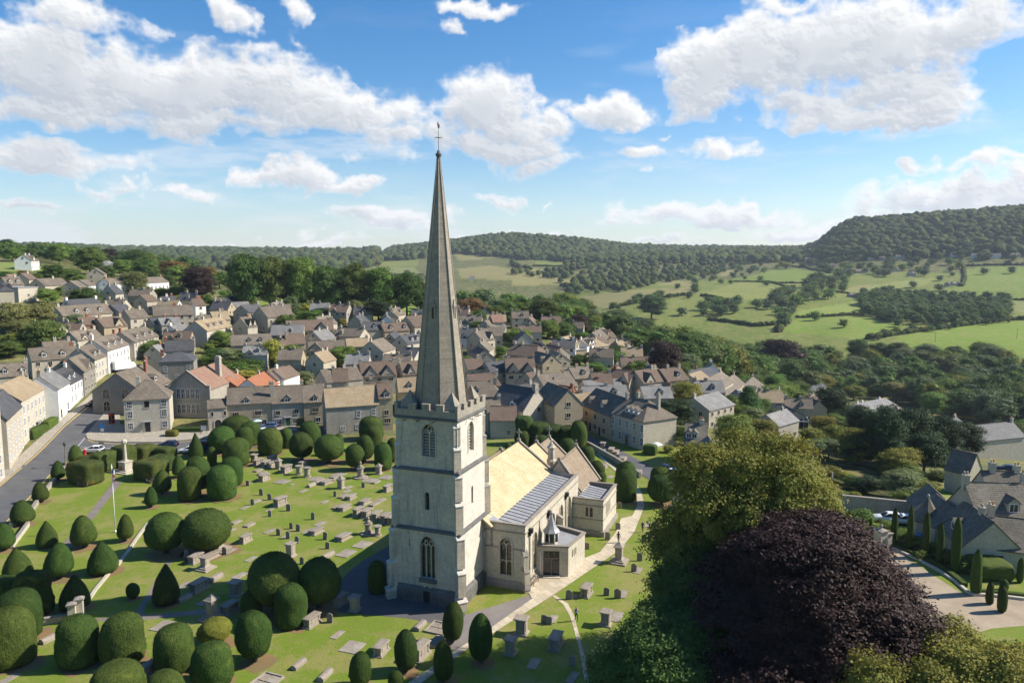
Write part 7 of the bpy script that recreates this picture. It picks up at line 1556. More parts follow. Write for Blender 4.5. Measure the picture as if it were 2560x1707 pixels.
TOBJ = {'copper': 'copper_beech', 'conifer': 'conifer_tree', 'dense': 'conifer_tree', 'cedar': 'cedar_tree', 'dark': 'evergreen_tree', 'shrub': 'shrub', 'bush': 'shrub', 'orange': 'shrub', 'red': 'shrub', 'willow': 'willow_tree', 'far': 'hedgerow_tree', 'farlight': 'hedgerow_tree'}
TREES = []          # (px, kind, region, object) - labels follow once all stand
def tree_at(p, kind, w, h, region=None, label=None, group=None, px=None, clear=.1):
    v = random.randrange(len(CR[kind])); cm_, tm = CR[kind][v]
    nm = TOBJ.get(kind, 'broadleaf_tree'); cat = 'shrub' if nm == 'shrub' else 'tree'
    t = thing(nm, label, cat, p, random.uniform(0, 6.28), group or ('garden shrubs' if cat == 'shrub' else 'trees of the town and valley'))
    k = clear if cat == 'tree' else 0
    put('crown', cm_, t, (0, 0, h*k), 0, (w*1.2, w*1.2, h*(1-k)*1.02)); 
    if cat == 'tree': put('trunk', tm, t, (0, 0, h*k), 0, (w, w, h*(1-k)))
    if label is None: TREES.append((px if px is not None else float(project(np.array(p))[0]), kind, region, t))
    return t
def treeP(z, cx, top, w, asp, kind, region, label=None, D=None):
    px, py = Zc(z, cx, top); wp = w*zsc(z)
    if D:
        p, zt = atD(px, py, D); wm = wp*mpp(p); h = zt - p.z
    else:
        h = 10.0
        for _ in range(6): p = at(px, py, h*.97); wm = wp*mpp(p); h = h*.4 + .6*asp*wm
    return tree_at(p, kind, wm, h, region, label, px=px)
def TL(z, region, txt):
    for e in txt.split('|'):
        q = e.split(); treeP(z, float(q[0]), float(q[1]), float(q[2]), float(q[3]), q[4], region, D=float(q[5]) if len(q) > 5 else None)
TL('a', 'on the far left ridge', '45 -5 130 1.2 cedar|190 0 170 .9 cedar|105 80 150 .8 light|385 30 110 1.3 light|470 90 110 1 oak|535 45 140 1.3 light|612 68 45 2.3 conifer|680 115 70 1.5 light|815 80 225 1.1 oak|985 90 175 .8 copper|1070 110 110 .9 oak|1255 100 220 .9 oak|1385 105 110 1 light|1490 150 140 .8 oak|1330 190 210 .9 oak|1120 190 170 .9 light|1600 205 250 .7 rust|1640 240 180 1 light|1810 230 60 1.3 conifer|290 60 90 1 oak')
TL('a', 'behind the white terrace', '1815 270 270 1.1 copper|1905 250 190 1 rust|1240 300 230 1.1 willow|1450 440 100 .8 oak|1580 445 110 .8 light|1675 515 135 .8 yellow|1540 330 120 1 oak|1380 250 150 .9 oak|2010 300 150 1 light')
TL('a', 'on the upper left slope', '480 235 180 .9 oak|495 300 130 .6 rust|430 455 175 .8 light|770 450 245 .7 oak|660 270 150 .8 light|330 315 110 .9 oak|220 280 110 .6 rust|560 430 120 .7 light|900 290 100 1 conifer|980 250 130 1 oak|730 330 110 .8 light|60 290 120 .5 light')
TL('a', 'in the garden clump at far left', '100 590 300 1 willow|330 590 290 .95 willow|520 640 130 1 copper|675 690 150 .9 silver|660 750 140 1 light|420 760 330 .8 oak|110 860 190 .7 autumn|60 940 230 .6 oak|250 880 160 .7 oak|150 740 220 .8 willow|560 880 120 .7 light|20 700 120 1 oak')
TL('a', 'in the gardens behind the hall', '1600 820 190 .65 dark|1990 1000 190 .7 oak|2110 1010 210 .8 silver|2270 1040 190 .7 oak|1930 1060 150 .6 shrub|2180 1130 180 .5 shrub|2290 1150 160 .5 shrub|2060 1190 150 .4 rust|2240 1200 160 .4 yellow|1960 920 90 .8 light|2070 910 80 .9 light|2050 1110 150 .6 bush|2330 1100 150 .6 bush|1410 760 130 .8 light|1300 720 90 1.1 oak')
TL('b', 'in the row along the sports field', '240 185 370 1.4 oak 352|540 215 335 1.2 oak 352|860 215 340 1.4 light 352|1160 315 345 1.2 oak 352|1450 285 320 1.45 oak 352|1745 330 350 1.3 light 352|2060 390 330 1.3 oak 352|2220 480 140 1 oak 352')
TL('b', 'below the sports field', '830 400 255 1.2 silver|330 545 180 .8 silver|1280 665 225 .6 copper|1150 655 110 1.3 willow|1740 680 350 .75 cedar|1470 690 175 1.1 willow|1100 775 230 .6 dark|980 800 240 .6 light|800 800 160 .7 oak|900 720 150 .8 yellow|1330 790 160 .7 silver|1330 830 150 .7 copper|1330 890 85 .9 yellow|1490 870 110 1 light|1860 890 95 .6 yellow|150 605 120 .4 orange|270 625 130 .4 orange|1940 830 100 .9 willow|760 650 180 1.1 silver|1010 720 130 .8 light')
TL('b', 'in the gardens behind the cottages', '550 1140 230 1.3 yellow|770 1190 240 .9 light|1340 1215 275 .85 light|410 1190 160 .8 oak|200 1260 260 .7 oak|80 1250 210 .7 silver|1190 1330 140 .8 oak|780 1350 220 .6 dark|720 1480 160 .8 silver|900 1490 190 .7 silver|1080 1350 120 .8 willow|300 1380 140 .5 yellow|640 1300 130 .7 shrub|120 1380 150 .5 bush|350 1320 120 .6 bush|1000 1400 110 .5 shrub|60 1480 120 .6 rust|1430 1500 60 .9 shrub')
TL('c', 'in the gardens behind the cottages', '670 420 110 1.1 light|1925 730 60 1.3 shrub|860 360 120 .7 silver|780 320 120 .6 bush|560 900 70 .9 bush|860 880 100 1.2 willow')
TL('d', 'beyond the rooftops right of the spire', '190 -10 275 .9 rust|560 20 210 1 oak|720 10 190 1 light|950 0 285 .9 oak|1315 65 215 .65 copper|840 220 180 .8 oak|985 215 210 .9 light|700 150 130 .8 light|800 110 160 .7 yellow|1200 180 180 1.1 conifer|1480 100 140 1 light|1560 170 150 .7 shrub|1700 110 260 .6 oak|1790 180 180 1 willow|1990 200 180 .8 oak|2060 40 260 1.1 oak|430 70 200 .9 oak|330 30 180 .9 light|1080 130 150 1 light|620 90 150 .9 light|1390 120 140 .8 oak')
TL('d', 'between the rooftops right of the spire', '2200 240 335 .8 copper|2250 430 210 1.3 light|2120 520 190 1 willow|1890 430 190 .8 light|1850 550 120 .7 dark|1690 530 200 .9 light|1450 540 160 1 willow|1320 570 150 .7 oak|1640 260 120 .8 light|1420 290 110 .6 yellow|1470 650 180 .4 shrub|1330 1190 140 .5 bush|1560 640 110 .5 shrub|1250 230 120 .7 shrub|780 370 130 .5 shrub|1120 640 110 .6 yellow|1340 330 130 .6 light|1960 600 150 .6 shrub|2040 650 150 .5 bush|1790 620 120 .5 rust')
TL('e', 'behind the three gabled cottages', '330 30 260 1.1 light|220 110 210 .9 willow|560 20 130 1.2 rust|680 150 150 .7 yellow|760 60 230 .8 oak|900 130 230 .8 dark|1040 70 190 1 oak|1150 120 210 1 light|1240 110 240 1.1 light|1200 230 210 .8 silver|1380 300 160 .6 autumn|1730 20 490 .9 copper|620 130 160 .8 light|480 130 140 .9 willow|1030 200 180 .8 oak')
TL('e', 'among the houses right of the lane', '1650 430 280 .9 light|1840 520 210 .9 light|1330 555 340 1.3 dense|1560 650 270 .7 autumn|460 570 170 .8 autumn|430 660 130 1 conifer|430 750 430 .8 dark|620 470 90 .9 oak|740 570 140 .6 red|1060 720 210 .4 red|1090 780 160 .5 yellow|1100 630 120 .8 oak|530 1080 190 1.1 bush|2200 430 310 .6 autumn|1480 480 180 .8 light|2000 640 140 .6 light|1930 910 110 .8 shrub|1700 980 170 .5 bush|350 1290 120 .7 autumn')
TL('g', 'in the belt beyond the right houses', '700 0 170 .8 light|1000 30 270 .8 willow|1250 0 260 1 oak|1530 10 240 1.2 light|1750 0 260 1.2 oak|2000 -30 310 1.2 oak|2200 30 260 1.2 oak|1380 140 210 1.1 light|1640 250 130 .8 oak|1850 270 260 .4 yellow|2200 320 190 .9 oak|560 60 190 .8 autumn|820 60 200 .7 oak|1150 130 160 .8 light|2290 180 200 1 oak|2100 150 200 .8 light|1960 230 200 .6 shrub|2280 420 150 .8 shrub')
TL('g', 'in the dark clump right of centre', '250 380 250 1 autumn|120 500 210 .9 autumn|150 620 230 .8 silver|300 620 210 .9 silver|330 100 320 1.2 dark|640 280 320 1.3 dark|860 210 350 1.6 dark|1130 310 400 1.5 dark|1450 400 380 1.3 dark|1700 450 340 1.1 dark|950 480 380 1.2 dark|1300 560 380 1.1 dark|620 560 300 1.1 dark')
TL('g', 'in the walled garden on the right', '1070 950 340 .9 silver|1250 1040 270 .8 autumn|1040 1150 180 .9 light|480 960 140 .9 yellow|570 1150 95 .9 autumn|680 1000 220 .8 dark|560 1000 160 .8 bush|860 1040 160 .5 bush|1320 1140 110 .7 rust|900 1250 110 .4 bush|460 1150 110 .5 shrub|1180 1310 120 .4 shrub|1350 1300 100 .7 bush|1080 1290 100 .4 shrub|640 1100 120 .5 shrub|330 900 180 .8 autumn')
TL('h', 'behind the cypresses of the drive', '1050 430 160 .8 shrub|1180 490 160 .9 bush|1360 560 150 .9 shrub|1500 640 150 .9 bush|1690 720 170 .8 shrub|640 240 200 .6 shrub|450 240 120 .7 bush|560 350 150 .5 shrub|900 350 130 .7 shrub|2180 520 320 .8 silver|2290 620 150 .8 willow|760 380 120 .8 bush|1240 640 110 .8 shrub')
# columns of cypress beside the drive
CYP = [(963,248,62,592),(1128,233,62,642),(1290,298,76,705),(1440,413,72,782),(1602,368,92,872),(1812,688,104,1092),(2265,748,64,972),(1955,988,74,1192),(2080,1034,94,1272),(2102,950,84,1048),(415,240,44,335),(510,250,44,365),(725,330,38,480)]
CYL = ['first tall cypress by the gate pier of the drive', 'second tall cypress along the drive', 'third tall cypress along the drive, below the round tower roof', 'fourth, shorter tall cypress along the drive', 'fifth and thickest tall cypress, left of the gabled cottage', 'stout tall cypress at the near end of the drive kerb', 'thin cypress at the right edge, end of the clipped hedge', 'short cypress left of another at the drive corner', 'short plump cypress right of another at the drive corner', 'stubby cone bush in the box garden', 'tiny cypress nearest the walled garden corner', 'second tiny cypress by the walled garden', 'slim sapling cypress left of the gate pier']
CYPM = [revolve([(0,.0),(.3,.01),(.44,.06),(.5,.2),(.49,.5),(.44,.75),(.33,.9),(.18,.97),(.08,1.0),(0,1.02)], 500+v, 20, .06, 0, 3500, .03) for v in range(2)]
for (cx, tp, w, b), lab in zip(CYP, CYL):
    px, py = Zc('h', cx, b); p = at(px, py); _, zt = atD(px, Zc('h', cx, tp)[1], p.to_2d().length); wm = w*.2423*mpp(p); zt = p.z + (zt - p.z)*1.12
    t = thing('cypress_tree', lab, 'cypress', p, random.random()*6, 'cypresses of the drive'); put('crown', random.choice(CYPM), t, (0, 0, .05), 0, (wm, wm, zt-p.z)); put('trunk', TRUNK, t, (0, 0, 0), 0, (wm, wm, 1))
# the four big trees in the foreground
def bigtree(px, D, top, r, kind, label, seed, nleaf, leaf, shape='round', nlobe=34, core=.7, clear=.12, flat=.75, dx=0):
    p, _ = atD(px, 1000, D); _, zt = atD(px, top, D); h = zt - p.z
    me, Lb = crown(seed, nlobe, nleaf, leaf, shape, kind, core=core, per=26, flat=flat); nm = TOBJ.get(kind, 'broadleaf_tree')
    t = thing(nm, label, 'tree', p, random.random()*6, 'large trees in the foreground'); put('crown', me, t, (0, 0, h*clear), 0, (2*r, 2*r, h*(1-clear)*1.02)); put('trunk', trunk_mesh(seed, Lb, .03, 12), t, (0, 0, h*clear), 0, (2*r, 2*r, h*(1-clear)))
    return t
bigtree(1885, 73, 1095, 9.0, 'autumn', 'large olive tree turning orange, standing behind the dark purple leaved tree', 5, 150000, .0125, 'ragged', 90, .5)
bigtree(1770, 67, 1400, 5.6, 'oak', 'dark green tree between the orange turning tree and the purple leaved one', 15, 60000, .018, 'dome', 40)
bigtree(2050, 63, 1285, 12.3, 'copper', 'huge dark purple leaved beech filling the lower right of the photo', 8, 210000, .0105, 'tent', 80, .7)
bigtree(1690, 58, 1540, 6.4, 'oak', 'shaded dark green tree at the bottom edge, left of the purple beech', 21, 60000, .018, 'dome', 36)
bigtree(2480, 60, 1590, 6.0, 'autumn', 'yellow green tree in the bottom right corner below the gravel drive', 28, 70000, .017, 'ragged', 50)
bigtree(2290, 53, 1650, 4.6, 'autumn', 'smaller yellow green tree at the bottom edge beside the purple beech', 33, 50000, .02, 'ragged', 40)
# hedgerow trees and copses across the valley: every one its own tree
def scatter(poly, d0, d1, sp, seed, maxn=10**9):
    """places inside a photograph outline, sp metres apart, between two distances"""
    rs = np.random.RandomState(seed); P = np.array(poly); x0, x1 = P[:, 0].min(), P[:, 0].max(); a0, a1 = azim(x0 - 30, 800), azim(x1 + 30, 800); out = []
    D = d0
    while D < d1:
        n = max(1, int(D*(a1 - a0)/sp)); A = a0 + (np.arange(n) + rs.uniform(.1, .9, n))*(a1 - a0)/n; Dj = D + rs.uniform(-.45, .45, n)*sp
        X, Y = Dj*np.sin(A), Dj*np.cos(A); Zz = terr(X, Y); px, py = project(np.stack([X, Y, Zz], -1)); k = inpoly(px, py, poly)
        out += [Vector(q) for q in np.stack([X, Y, Zz], -1)[k]]; D += sp*.9
    rs.shuffle(out); return out[:maxn]
def copse(poly, d0, d1, sp, h, region, kinds, seed, maxn=60):
    for p in scatter(poly, d0, d1, sp, seed, maxn):
        k = random.choice(kinds); hh = h*random.uniform(.65, 1.2); tree_at(p, k, hh*random.uniform(.85, 1.1), hh, region, clear=.03)
FK = ['far', 'far', 'far', 'farlight']
copse(Z8((1330,335),(1540,312),(1530,392),(1330,402)), 700, 1600, 24, 12, 'in the copse on the middle field', FK, 1, 22)
copse(Z8((1100,425),(1370,402),(1480,430),(1250,470),(1100,478)), 500, 1300, 22, 13, 'in the copse above the lower field', FK, 2, 26)
copse(Z8((840,465),(1000,432),(1090,442),(1000,502),(850,502)), 500, 1200, 18, 10, 'in the clump left of the lower fields', FK, 3, 16)
copse(Z8((425,470),(560,430),(800,402),(800,412),(560,442),(430,482)), 600, 1500, 14, 8, 'along the hedge of the long tan field', FK, 4, 18)
copse(Z8((740,305),(1000,262),(1300,240),(1280,282),(980,332),(740,372)), 900, 2000, 34, 11, 'scattered over the upper fields', FK, 5, 40)
copse(Z8((1290,225),(1700,235),(2400,200),(2400,268),(2080,280),(1960,322),(1700,332),(1480,312),(1300,272)), 1000, 1900, 38, 12, 'around the hillside houses', FK, 6, 60)
copse(Z8((1205,560),(1290,440),(1300,450),(1230,570)), 500, 1200, 11, 9, 'in the hedge between two lower fields', FK, 7, 12)
copse(Z8((1290,506),(1600,492),(1600,500),(1290,514)), 500, 1200, 9, 3.5, 'in the low hedge of the lower field', FK, 8, 16)
copse(Z8((1600,600),(1700,585),(1900,565),(2300,520),(2300,532),(1900,580),(1640,625)), 450, 1000, 11, 5, 'in the hedge above the right field', FK, 9, 22)
copse(Z8((1880,415),(2352,428),(2352,440),(1880,425)), 600, 1500, 22, 6, 'along the lane below the upper right field', FK, 10, 18)
copse(Z8((600,470),(850,440),(1000,500),(900,520),(1080,560),(1230,590),(1640,625),(1930,700),(2120,725),(2352,700),(2352,790),(1600,760),(1000,640),(420,560),(200,540),(200,480),(400,490)), 300, 620, 17, 14, 'in the wooded valley bottom', ['oak', 'light', 'oak', 'silver', 'light', 'willow'], 11, 120)
copse(DSP((1300,700),(1420,720),(1560,760),(1700,800),(1650,830),(1400,770),(1290,740)), 260, 560, 18, 11, 'below the tan field', ['oak', 'light', 'silver'], 12, 30)
copse(Z8((440,215),(460,300),(380,330),(200,300)), 1000, 2400, 30, 11, 'on the small valley fields', FK, 13, 14)
def leafwood(name, poly, d0, d1, sp, h, seed, mats, mx=400):
    P = [p for p in scatter(poly, d0, d1, sp, seed, mx)]; rs = np.random.RandomState(seed); VV, QQ, MI = [], [], []; n = 0
    src = []
    for v in range(4):
        me, Lb = crown(700 + v, 11, 1900, .056, 'round', mats[0], core=.86, per=14); V = np.empty(len(me.vertices)*3, np.float32); me.vertices.foreach_get('co', V); lt = np.empty(len(me.polygons), np.int32); me.polygons.foreach_get('loop_total', lt); lv = np.empty(len(me.loops), np.int32); me.loops.foreach_get('vertex_index', lv)
        nq = int((lt == 4).sum()); q = lv[:nq*4].reshape(-1, 4); t = lv[nq*4:].reshape(-1, 3); q2 = np.concatenate([q[:, [0, 1, 2]], q[:, [0, 2, 3]], t]); src.append((V.reshape(-1, 3), q2)); bpy.data.meshes.remove(me)
    for p in P:
        V, q = src[rs.randint(4)]; hh = h*rs.uniform(.65, 1.25); w = hh*rs.uniform(.85, 1.15); a = rs.rand()*6.28; c, s_ = math.cos(a), math.sin(a)
        VV.append(np.stack([(V[:, 0]*c - V[:, 1]*s_)*w + p.x, (V[:, 0]*s_ + V[:, 1]*c)*w + p.y, V[:, 2]*hh + p.z], -1)); QQ.append(q + n); MI.append(np.full(len(q), rs.randint(len(mats)))); n += len(V)
    me = fast_mesh(name, np.concatenate(VV), np.concatenate(QQ), [LM[m] for m in mats], False, np.concatenate(MI)); tag(put(name, me), kind='stuff')
leafwood('valley_bottom_wood', [(1480,835),(1700,870),(1900,900),(2100,915),(2300,922),(2640,918),(2640,1090),(2480,1070),(2300,1020),(2100,985),(1900,955),(1700,925),(1560,890)], 290, 640, 10.5, 12.5, 81, ['oak', 'light', 'light', 'silver', 'willow', 'oak', 'autumn'], 430)
leafwood('town_edge_wood', DSP((1060,690),(1280,690),(1420,730),(1560,790),(1640,850),(1520,840),(1380,790),(1200,760),(1060,740)), 300, 620, 13, 10, 82, ['oak', 'light', 'silver'], 120)
leafwood('copse_wood', Z8((1590,415),(1740,402),(1900,425),(2280,445),(2270,532),(1900,560),(1740,540),(1600,500)), 500, 1300, 11, 12, 46, ['far', 'oak'], 260)
leafwood('edge_wood', [(2600,900),(3100,900),(3100,1180),(2600,1130)], 120, 560, 15, 11, 83, ['oak', 'light', 'autumn'], 120)
leafwood('ridge_wood', Z18((-20,60),(300,90),(600,120),(1200,170),(1900,190),(2150,230),(2100,300),(1400,260),(600,200),(-20,170)), 480, 1200, 17, 9.5, 48, ['oak', 'light', 'far'], 260)
def wood_mat():
    N = NT('far_wood'); co = N.coord(); g = N.n('ShaderNodeNewGeometry'); n1 = N.noise(co, .35, 6, .75); n2 = N.noise(co, .012, 4, .6)
    c = N.mix(g.outputs['Random Per Island'], (.045, .08, .022), (.12, .145, .038)); c = N.mix(N.math('MULTIPLY', N.math('GREATER_THAN', g.outputs['Random Per Island'], .93), .6), c, (.11, .09, .03))
    c = N.mix(N.ramp(n1, .35, .62), N.mix(.75, c, (.006, .012, .006)), c); c = N.mix(N.math('MULTIPLY', N.ramp(n2, .4, .6), .35), c, (.075, .085, .025))
    N.bump(n1, 1.0, 2.5); N.b.inputs['Specular IOR Level'].default_value = .05; return N.out(c)
M['wood_mass'] = wood_mat()
copse(Z8((420,470),(830,345),(1010,330),(1450,310),(2352,290),(2352,540),(1760,600),(1100,550),(880,520)), 560, 1500, 62, 9, 'dotted across the open valley fields', FK, 14, 40)
def fieldhedge(label, pts, h=3.0, z='8'):
    P = [at(*Zc(z, *q), 0, 200) for q in pts]; rs = np.random.RandomState(len(label)); VV, FF = [], []; n = 0
    for a, b in zip(P, P[1:]):
        k = max(1, int((b-a).length/(h*.55)))
        for i in range(k):
            q = a.lerp(b, (i + rs.rand()*.6)/k); s = h*rs.uniform(.6, 1.25); w = 1 + .2*np.sin(ICO_V @ rs.normal(0, 4, 3))[:, None]
            VV.append(ICO_V*w*np.array([s*.75, s*.75, s*.6]) + np.array([q.x, q.y, tz(q.x, q.y) + s*.35])); FF.append(ICO_F + n); n += len(ICO_V)
    c = np.array(P[0]); me = fast_mesh('field_hedge', np.concatenate(VV) - c, np.concatenate(FF), M['wood_mass'], True); tag(put('field_hedge', me, None, P[0]), label, 'hedge', 'hedges between the valley fields')
for lab, h, pts in [('dark hedge along the top of the lowest bright right field', 4, [(1620,612),(1760,592),(1900,572),(2100,545),(2280,524),(2420,520)]), ('hedge between the two lower middle fields', 3, [(1290,512),(1450,506),(1600,500)]), ('hedge climbing between the dull field and the bright middle field', 5, [(1205,580),(1240,520),(1270,470),(1290,440)]), ('short thick hedge at the right end of the yellowish slope field', 4, [(845,410),(900,418),(950,432),(1000,438)]),
  ('hedge below the long tan field', 4, [(420,470),(500,450),(560,432),(700,415),(800,405)]), ('hedge under the bright upper left field', 2.5, [(1000,345),(1100,345),(1180,350),(1280,380)]), ('hedge across the upper middle fields', 3, [(1210,270),(1330,275),(1450,305)]), ('hedge below the upper right field', 3, [(1840,410),(1950,418),(2100,425),(2400,432)]), ('hedge along the left side of the upper right field', 4, [(2070,280),(2075,330),(2060,365)]),
  ('hedge beneath the hillside houses at the far right', 4, [(2080,272),(2200,268),(2420,266)]), ('hedge below the middle hill farm', 3, [(1480,395),(1600,405),(1740,398),(1840,408)]), ('hedge left of the copse on the middle field', 3, [(1150,345),(1190,352),(1330,352)]), ('hedge at the foot of the dull green field', 4, [(880,522),(1000,535),(1100,552),(1190,545)]), ('hedge dividing the two pale fields left of the spire', 4, [(60,272),(300,282),(360,270)])]:
    fieldhedge(lab, pts, h)
# far woods that read as one mass
def wood(name, poly, d0, d1, sp, size, seed, zt=None):
    P = scatter(poly, d0, d1, sp, seed); rs = np.random.RandomState(seed)
    bm = bmesh.new(); bmesh.ops.create_icosphere(bm, subdivisions=2, radius=.5); V0 = np.array([v.co[:] for v in bm.verts]); F0 = np.array([[v.index for v in f.verts] for f in bm.faces]); bm.free()
    k = V0[:, 2] > -.32; keep = k[F0].all(1); F0 = F0[keep]
    VV, FF = [], []; n = 0
    for p in P:
        s = size*rs.uniform(.5, 1.4); w = 1 + .16*np.sin(V0 @ rs.normal(0, 7, 3) + rs.rand()*6)[:, None] + .12*np.sin(V0 @ rs.normal(0, 15, 3))[:, None]
        v = V0*w*np.array([s, s, s*rs.uniform(.75, 1.0)]) + np.array([p.x, p.y, p.z + s*.33]); VV.append(v); FF.append(F0 + n); n += len(V0)
    if not VV: return
    me = fast_mesh(name, np.concatenate(VV), np.concatenate(FF), M['wood_mass'], True); o = put(name, me); tag(o, kind='stuff'); return o
HILL = Z8((1290,228),(1320,165),(1380,110),(1450,65),(1530,35),(1640,10),(1700,0),(1800,8),(1900,6),(2420,2),(2420,222),(1700,240),(1500,248),(1380,240))
wood('hill_wood', HILL, 1500, 2500, 14, 17.5, 41)
wood('centre_hill_wood', DSP((868,600),(900,575),(940,545),(1000,535),(1060,533),(1150,542),(1300,552),(1450,562),(1570,575),(1560,602),(1400,608),(1200,597),(1040,582),(940,598)), 1900, 3300, 17, 19, 42)
wood('left_ridge_wood', DSP((-60,560),(100,545),(170,545),(330,555),(500,567),(650,570),(870,572),(870,612),(700,630),(560,640),(100,620),(-60,600)), 1900, 4000, 24, 24, 43)
wood('right_ridge_wood', DSP((1480,560),(1860,545),(1870,605),(1500,605)), 1900, 4000, 22, 22, 44)
wood('valley_wood', Z8((-40,250),(60,300),(180,290),(240,245),(380,275),(640,250),(900,255),(1010,280),(900,312),(700,345),(480,392),(340,402),(180,412),(190,345),(310,340),(-40,315)), 700, 2600, 25, 13, 45)
wood('left_valley_wood', Z21((0,250),(700,230),(1440,160),(1740,140),(1640,225),(1460,300),(1480,420),(1900,425),(2240,410),(2240,500),(1000,380),(0,330)), 550, 3000, 17, 14, 47)

hb = MB(); hb.box(-5200, 5200, -300, 5600, -70, 320); N = NT('haze'); N.t.nodes.remove(N.b); pv = N.n('ShaderNodeVolumePrincipled'); pv.inputs['Density'].default_value = .000065; pv.inputs['Color'].default_value = (.80, .88, 1, 1); pv.inputs['Anisotropy'].default_value = .2
N.l(pv.outputs[0], N.t.nodes['Material Output'].inputs['Volume']); N.mat.cycles.homogeneous_volume = True
tag(hb.build('haze', N.mat), kind='stuff')
# ------------------------------------------------------------------ vehicles
def car_meshes(col, L=4.3, W_=1.78, H=1.48, van=False, hatch=True):
    body, glass, roof, trim = MB(), MB(), MB(), MB(); hw = W_/2
    if van: low = [(-L/2, .35, .95), (-L/2+.05, .3, 1.1), (-L*.2, .28, 1.15), (L*.2, .28, 1.15), (L*.38, .28, 1.05), (L/2-.08, .3, .9), (L/2, .4, .75)]; gx0, gx1, rx0, rx1 = -L/2+.03, L*.40, -L/2+.1, L*.22
    else: low = [(-L/2, .38, .78), (-L/2+.06, .3, .95), (-L*.3, .26, 1.0), (L*.1, .26, .96), (L*.2, .26, .92), (L/2-.25, .28, .78), (L/2-.04, .34, .66), (L/2, .42, .58)]; gx0, gx1, rx0, rx1 = -L/2+.12 if hatch else -L*.32, L*.22, -L*.33, L*.02
    rings = []
    for i, (x, z0, z1) in enumerate(low):
        k = hw*(.86 if i in (0, len(low)-1) else .97 if i in (1, len(low)-2) else 1)
        rings.append([(x, -k*.9, z0), (x, -k, z0+.14), (x, -k*1.0, z1-.16), (x, -k*.93, z1), (x, k*.93, z1), (x, k*1.0, z1-.16), (x, k, z0+.14), (x, k*.9, z0)])
    n = 8; V = [v for r in rings for v in r]; fs = [(i*n+j, (i+1)*n+j, (i+1)*n+(j+1) % n, i*n+(j+1) % n) for i in range(len(rings)-1) for j in range(n)]
    body.mesh(V, fs + [tuple(range(n))[::-1], tuple(range((len(rings)-1)*n, len(rings)*n))][::1], 0, True)
    zb = 1.1 if van else .94; q = hw*.9; t = hw*.74
    glass.mesh([(gx0,-q,zb),(gx1,-q,zb-.03),(gx1,q,zb-.03),(gx0,q,zb),(rx0,-t,H-.04),(rx1,-t,H-.05),(rx1,t,H-.05),(rx0,t,H-.04)], [(0,1,5,4),(1,2,6,5),(2,3,7,6),(3,0,4,7),(4,5,6,7)])
    roof.mesh([(rx0-.08,-t,H-.05),(rx1+.08,-t,H-.07),(rx1+.08,t,H-.07),(rx0-.08,t,H-.05),(rx0+.05,-t*.9,H),(rx1-.05,-t*.9,H),(rx1-.05,t*.9,H),(rx0+.05,t*.9,H)], [(0,1,5,4),(1,2,6,5),(2,3,7,6),(3,0,4,7),(4,5,6,7),(3,2,1,0)], 0, False)
    for s in (-1, 1):
        for a, b in ((gx1, rx1), (gx0, rx0)): roof.tube([(a, s*q, zb), (b, s*t, H-.05)], .04, 4)
        roof.tube([((gx0+gx1)/2+.1, s*q*1.0, zb), ((rx0+rx1)/2+.1, s*t*1.01, H-.05)], .035, 4)
    wh, rim = MB(), MB(); M9 = Matrix.Rotation(math.pi/2, 4, 'X'); w2 = MB(); w2.lathe([(.2, -.1), (.3, -.1), (.33, -.06), (.33, .06), (.3, .1), (.2, .1)], 14); wh.mesh([M9 @ Vector(v) for v in w2.v], w2.f)
    r2 = MB(); r2.lathe([(.04, -.105), (.2, -.09), (.2, .09), (.04, .105)], 10, 0, smooth=False); rim.mesh([M9 @ Vector(v) for v in r2.v], r2.f)
    lt, tl = MB(), MB(); lt.box(L/2-.16, L/2-.015, -.17, .17, .62, .74); tl.box(-L/2-.01, -L/2+.06, -.12, .12, .72, .9)
    return dict(body=body.build('body', [M[col]], me_only=True), window=glass.build('window', M['glass'], me_only=True), roof=roof.build('roof', M[col], me_only=True), wheel=wh.build('wheel', M['tyre'], me_only=True), rim=rim.build('rim', M['chrome'], me_only=True), headlight=lt.build('headlight', M['chrome'], me_only=True), tail_light=tl.build('tail_light', M['lamp_red'], me_only=True)), L, hw
for n_, c_, r_, m_ in (('car_black', (.015, .015, .018), .25, .2), ('car_white', (.75, .75, .75), .3, 0), ('car_blue', (.13, .2, .36), .28, .3), ('car_silver', (.42, .44, .47), .28, .5), ('car_navy', (.02, .035, .09), .3, .2), ('car_red', (.5, .03, .025), .3, .1)): M[n_] = plain(n_.replace('car_', '') + '_car_paint', c_, r_, m_, .04, 1, .6)
M['tyre'] = plain('tyre_rubber', (.02, .02, .02), .9); M['chrome'] = plain('pale_metal', (.6, .6, .62), .3, .7, .05); M['lamp_red'] = plain('red_lens', (.35, .01, .01), .3); M['red'] = plain('post_box_red', (.55, .02, .015), .4); M['blue'] = plain('sign_blue', (.02, .22, .6), .5); M['canvas'] = plain('pale_canvas', (.72, .72, .66), .9, 0, .06); M['aqua'] = plain('pale_aqua_canvas', (.45, .66, .62), .9, 0, .06)
CARS = {}
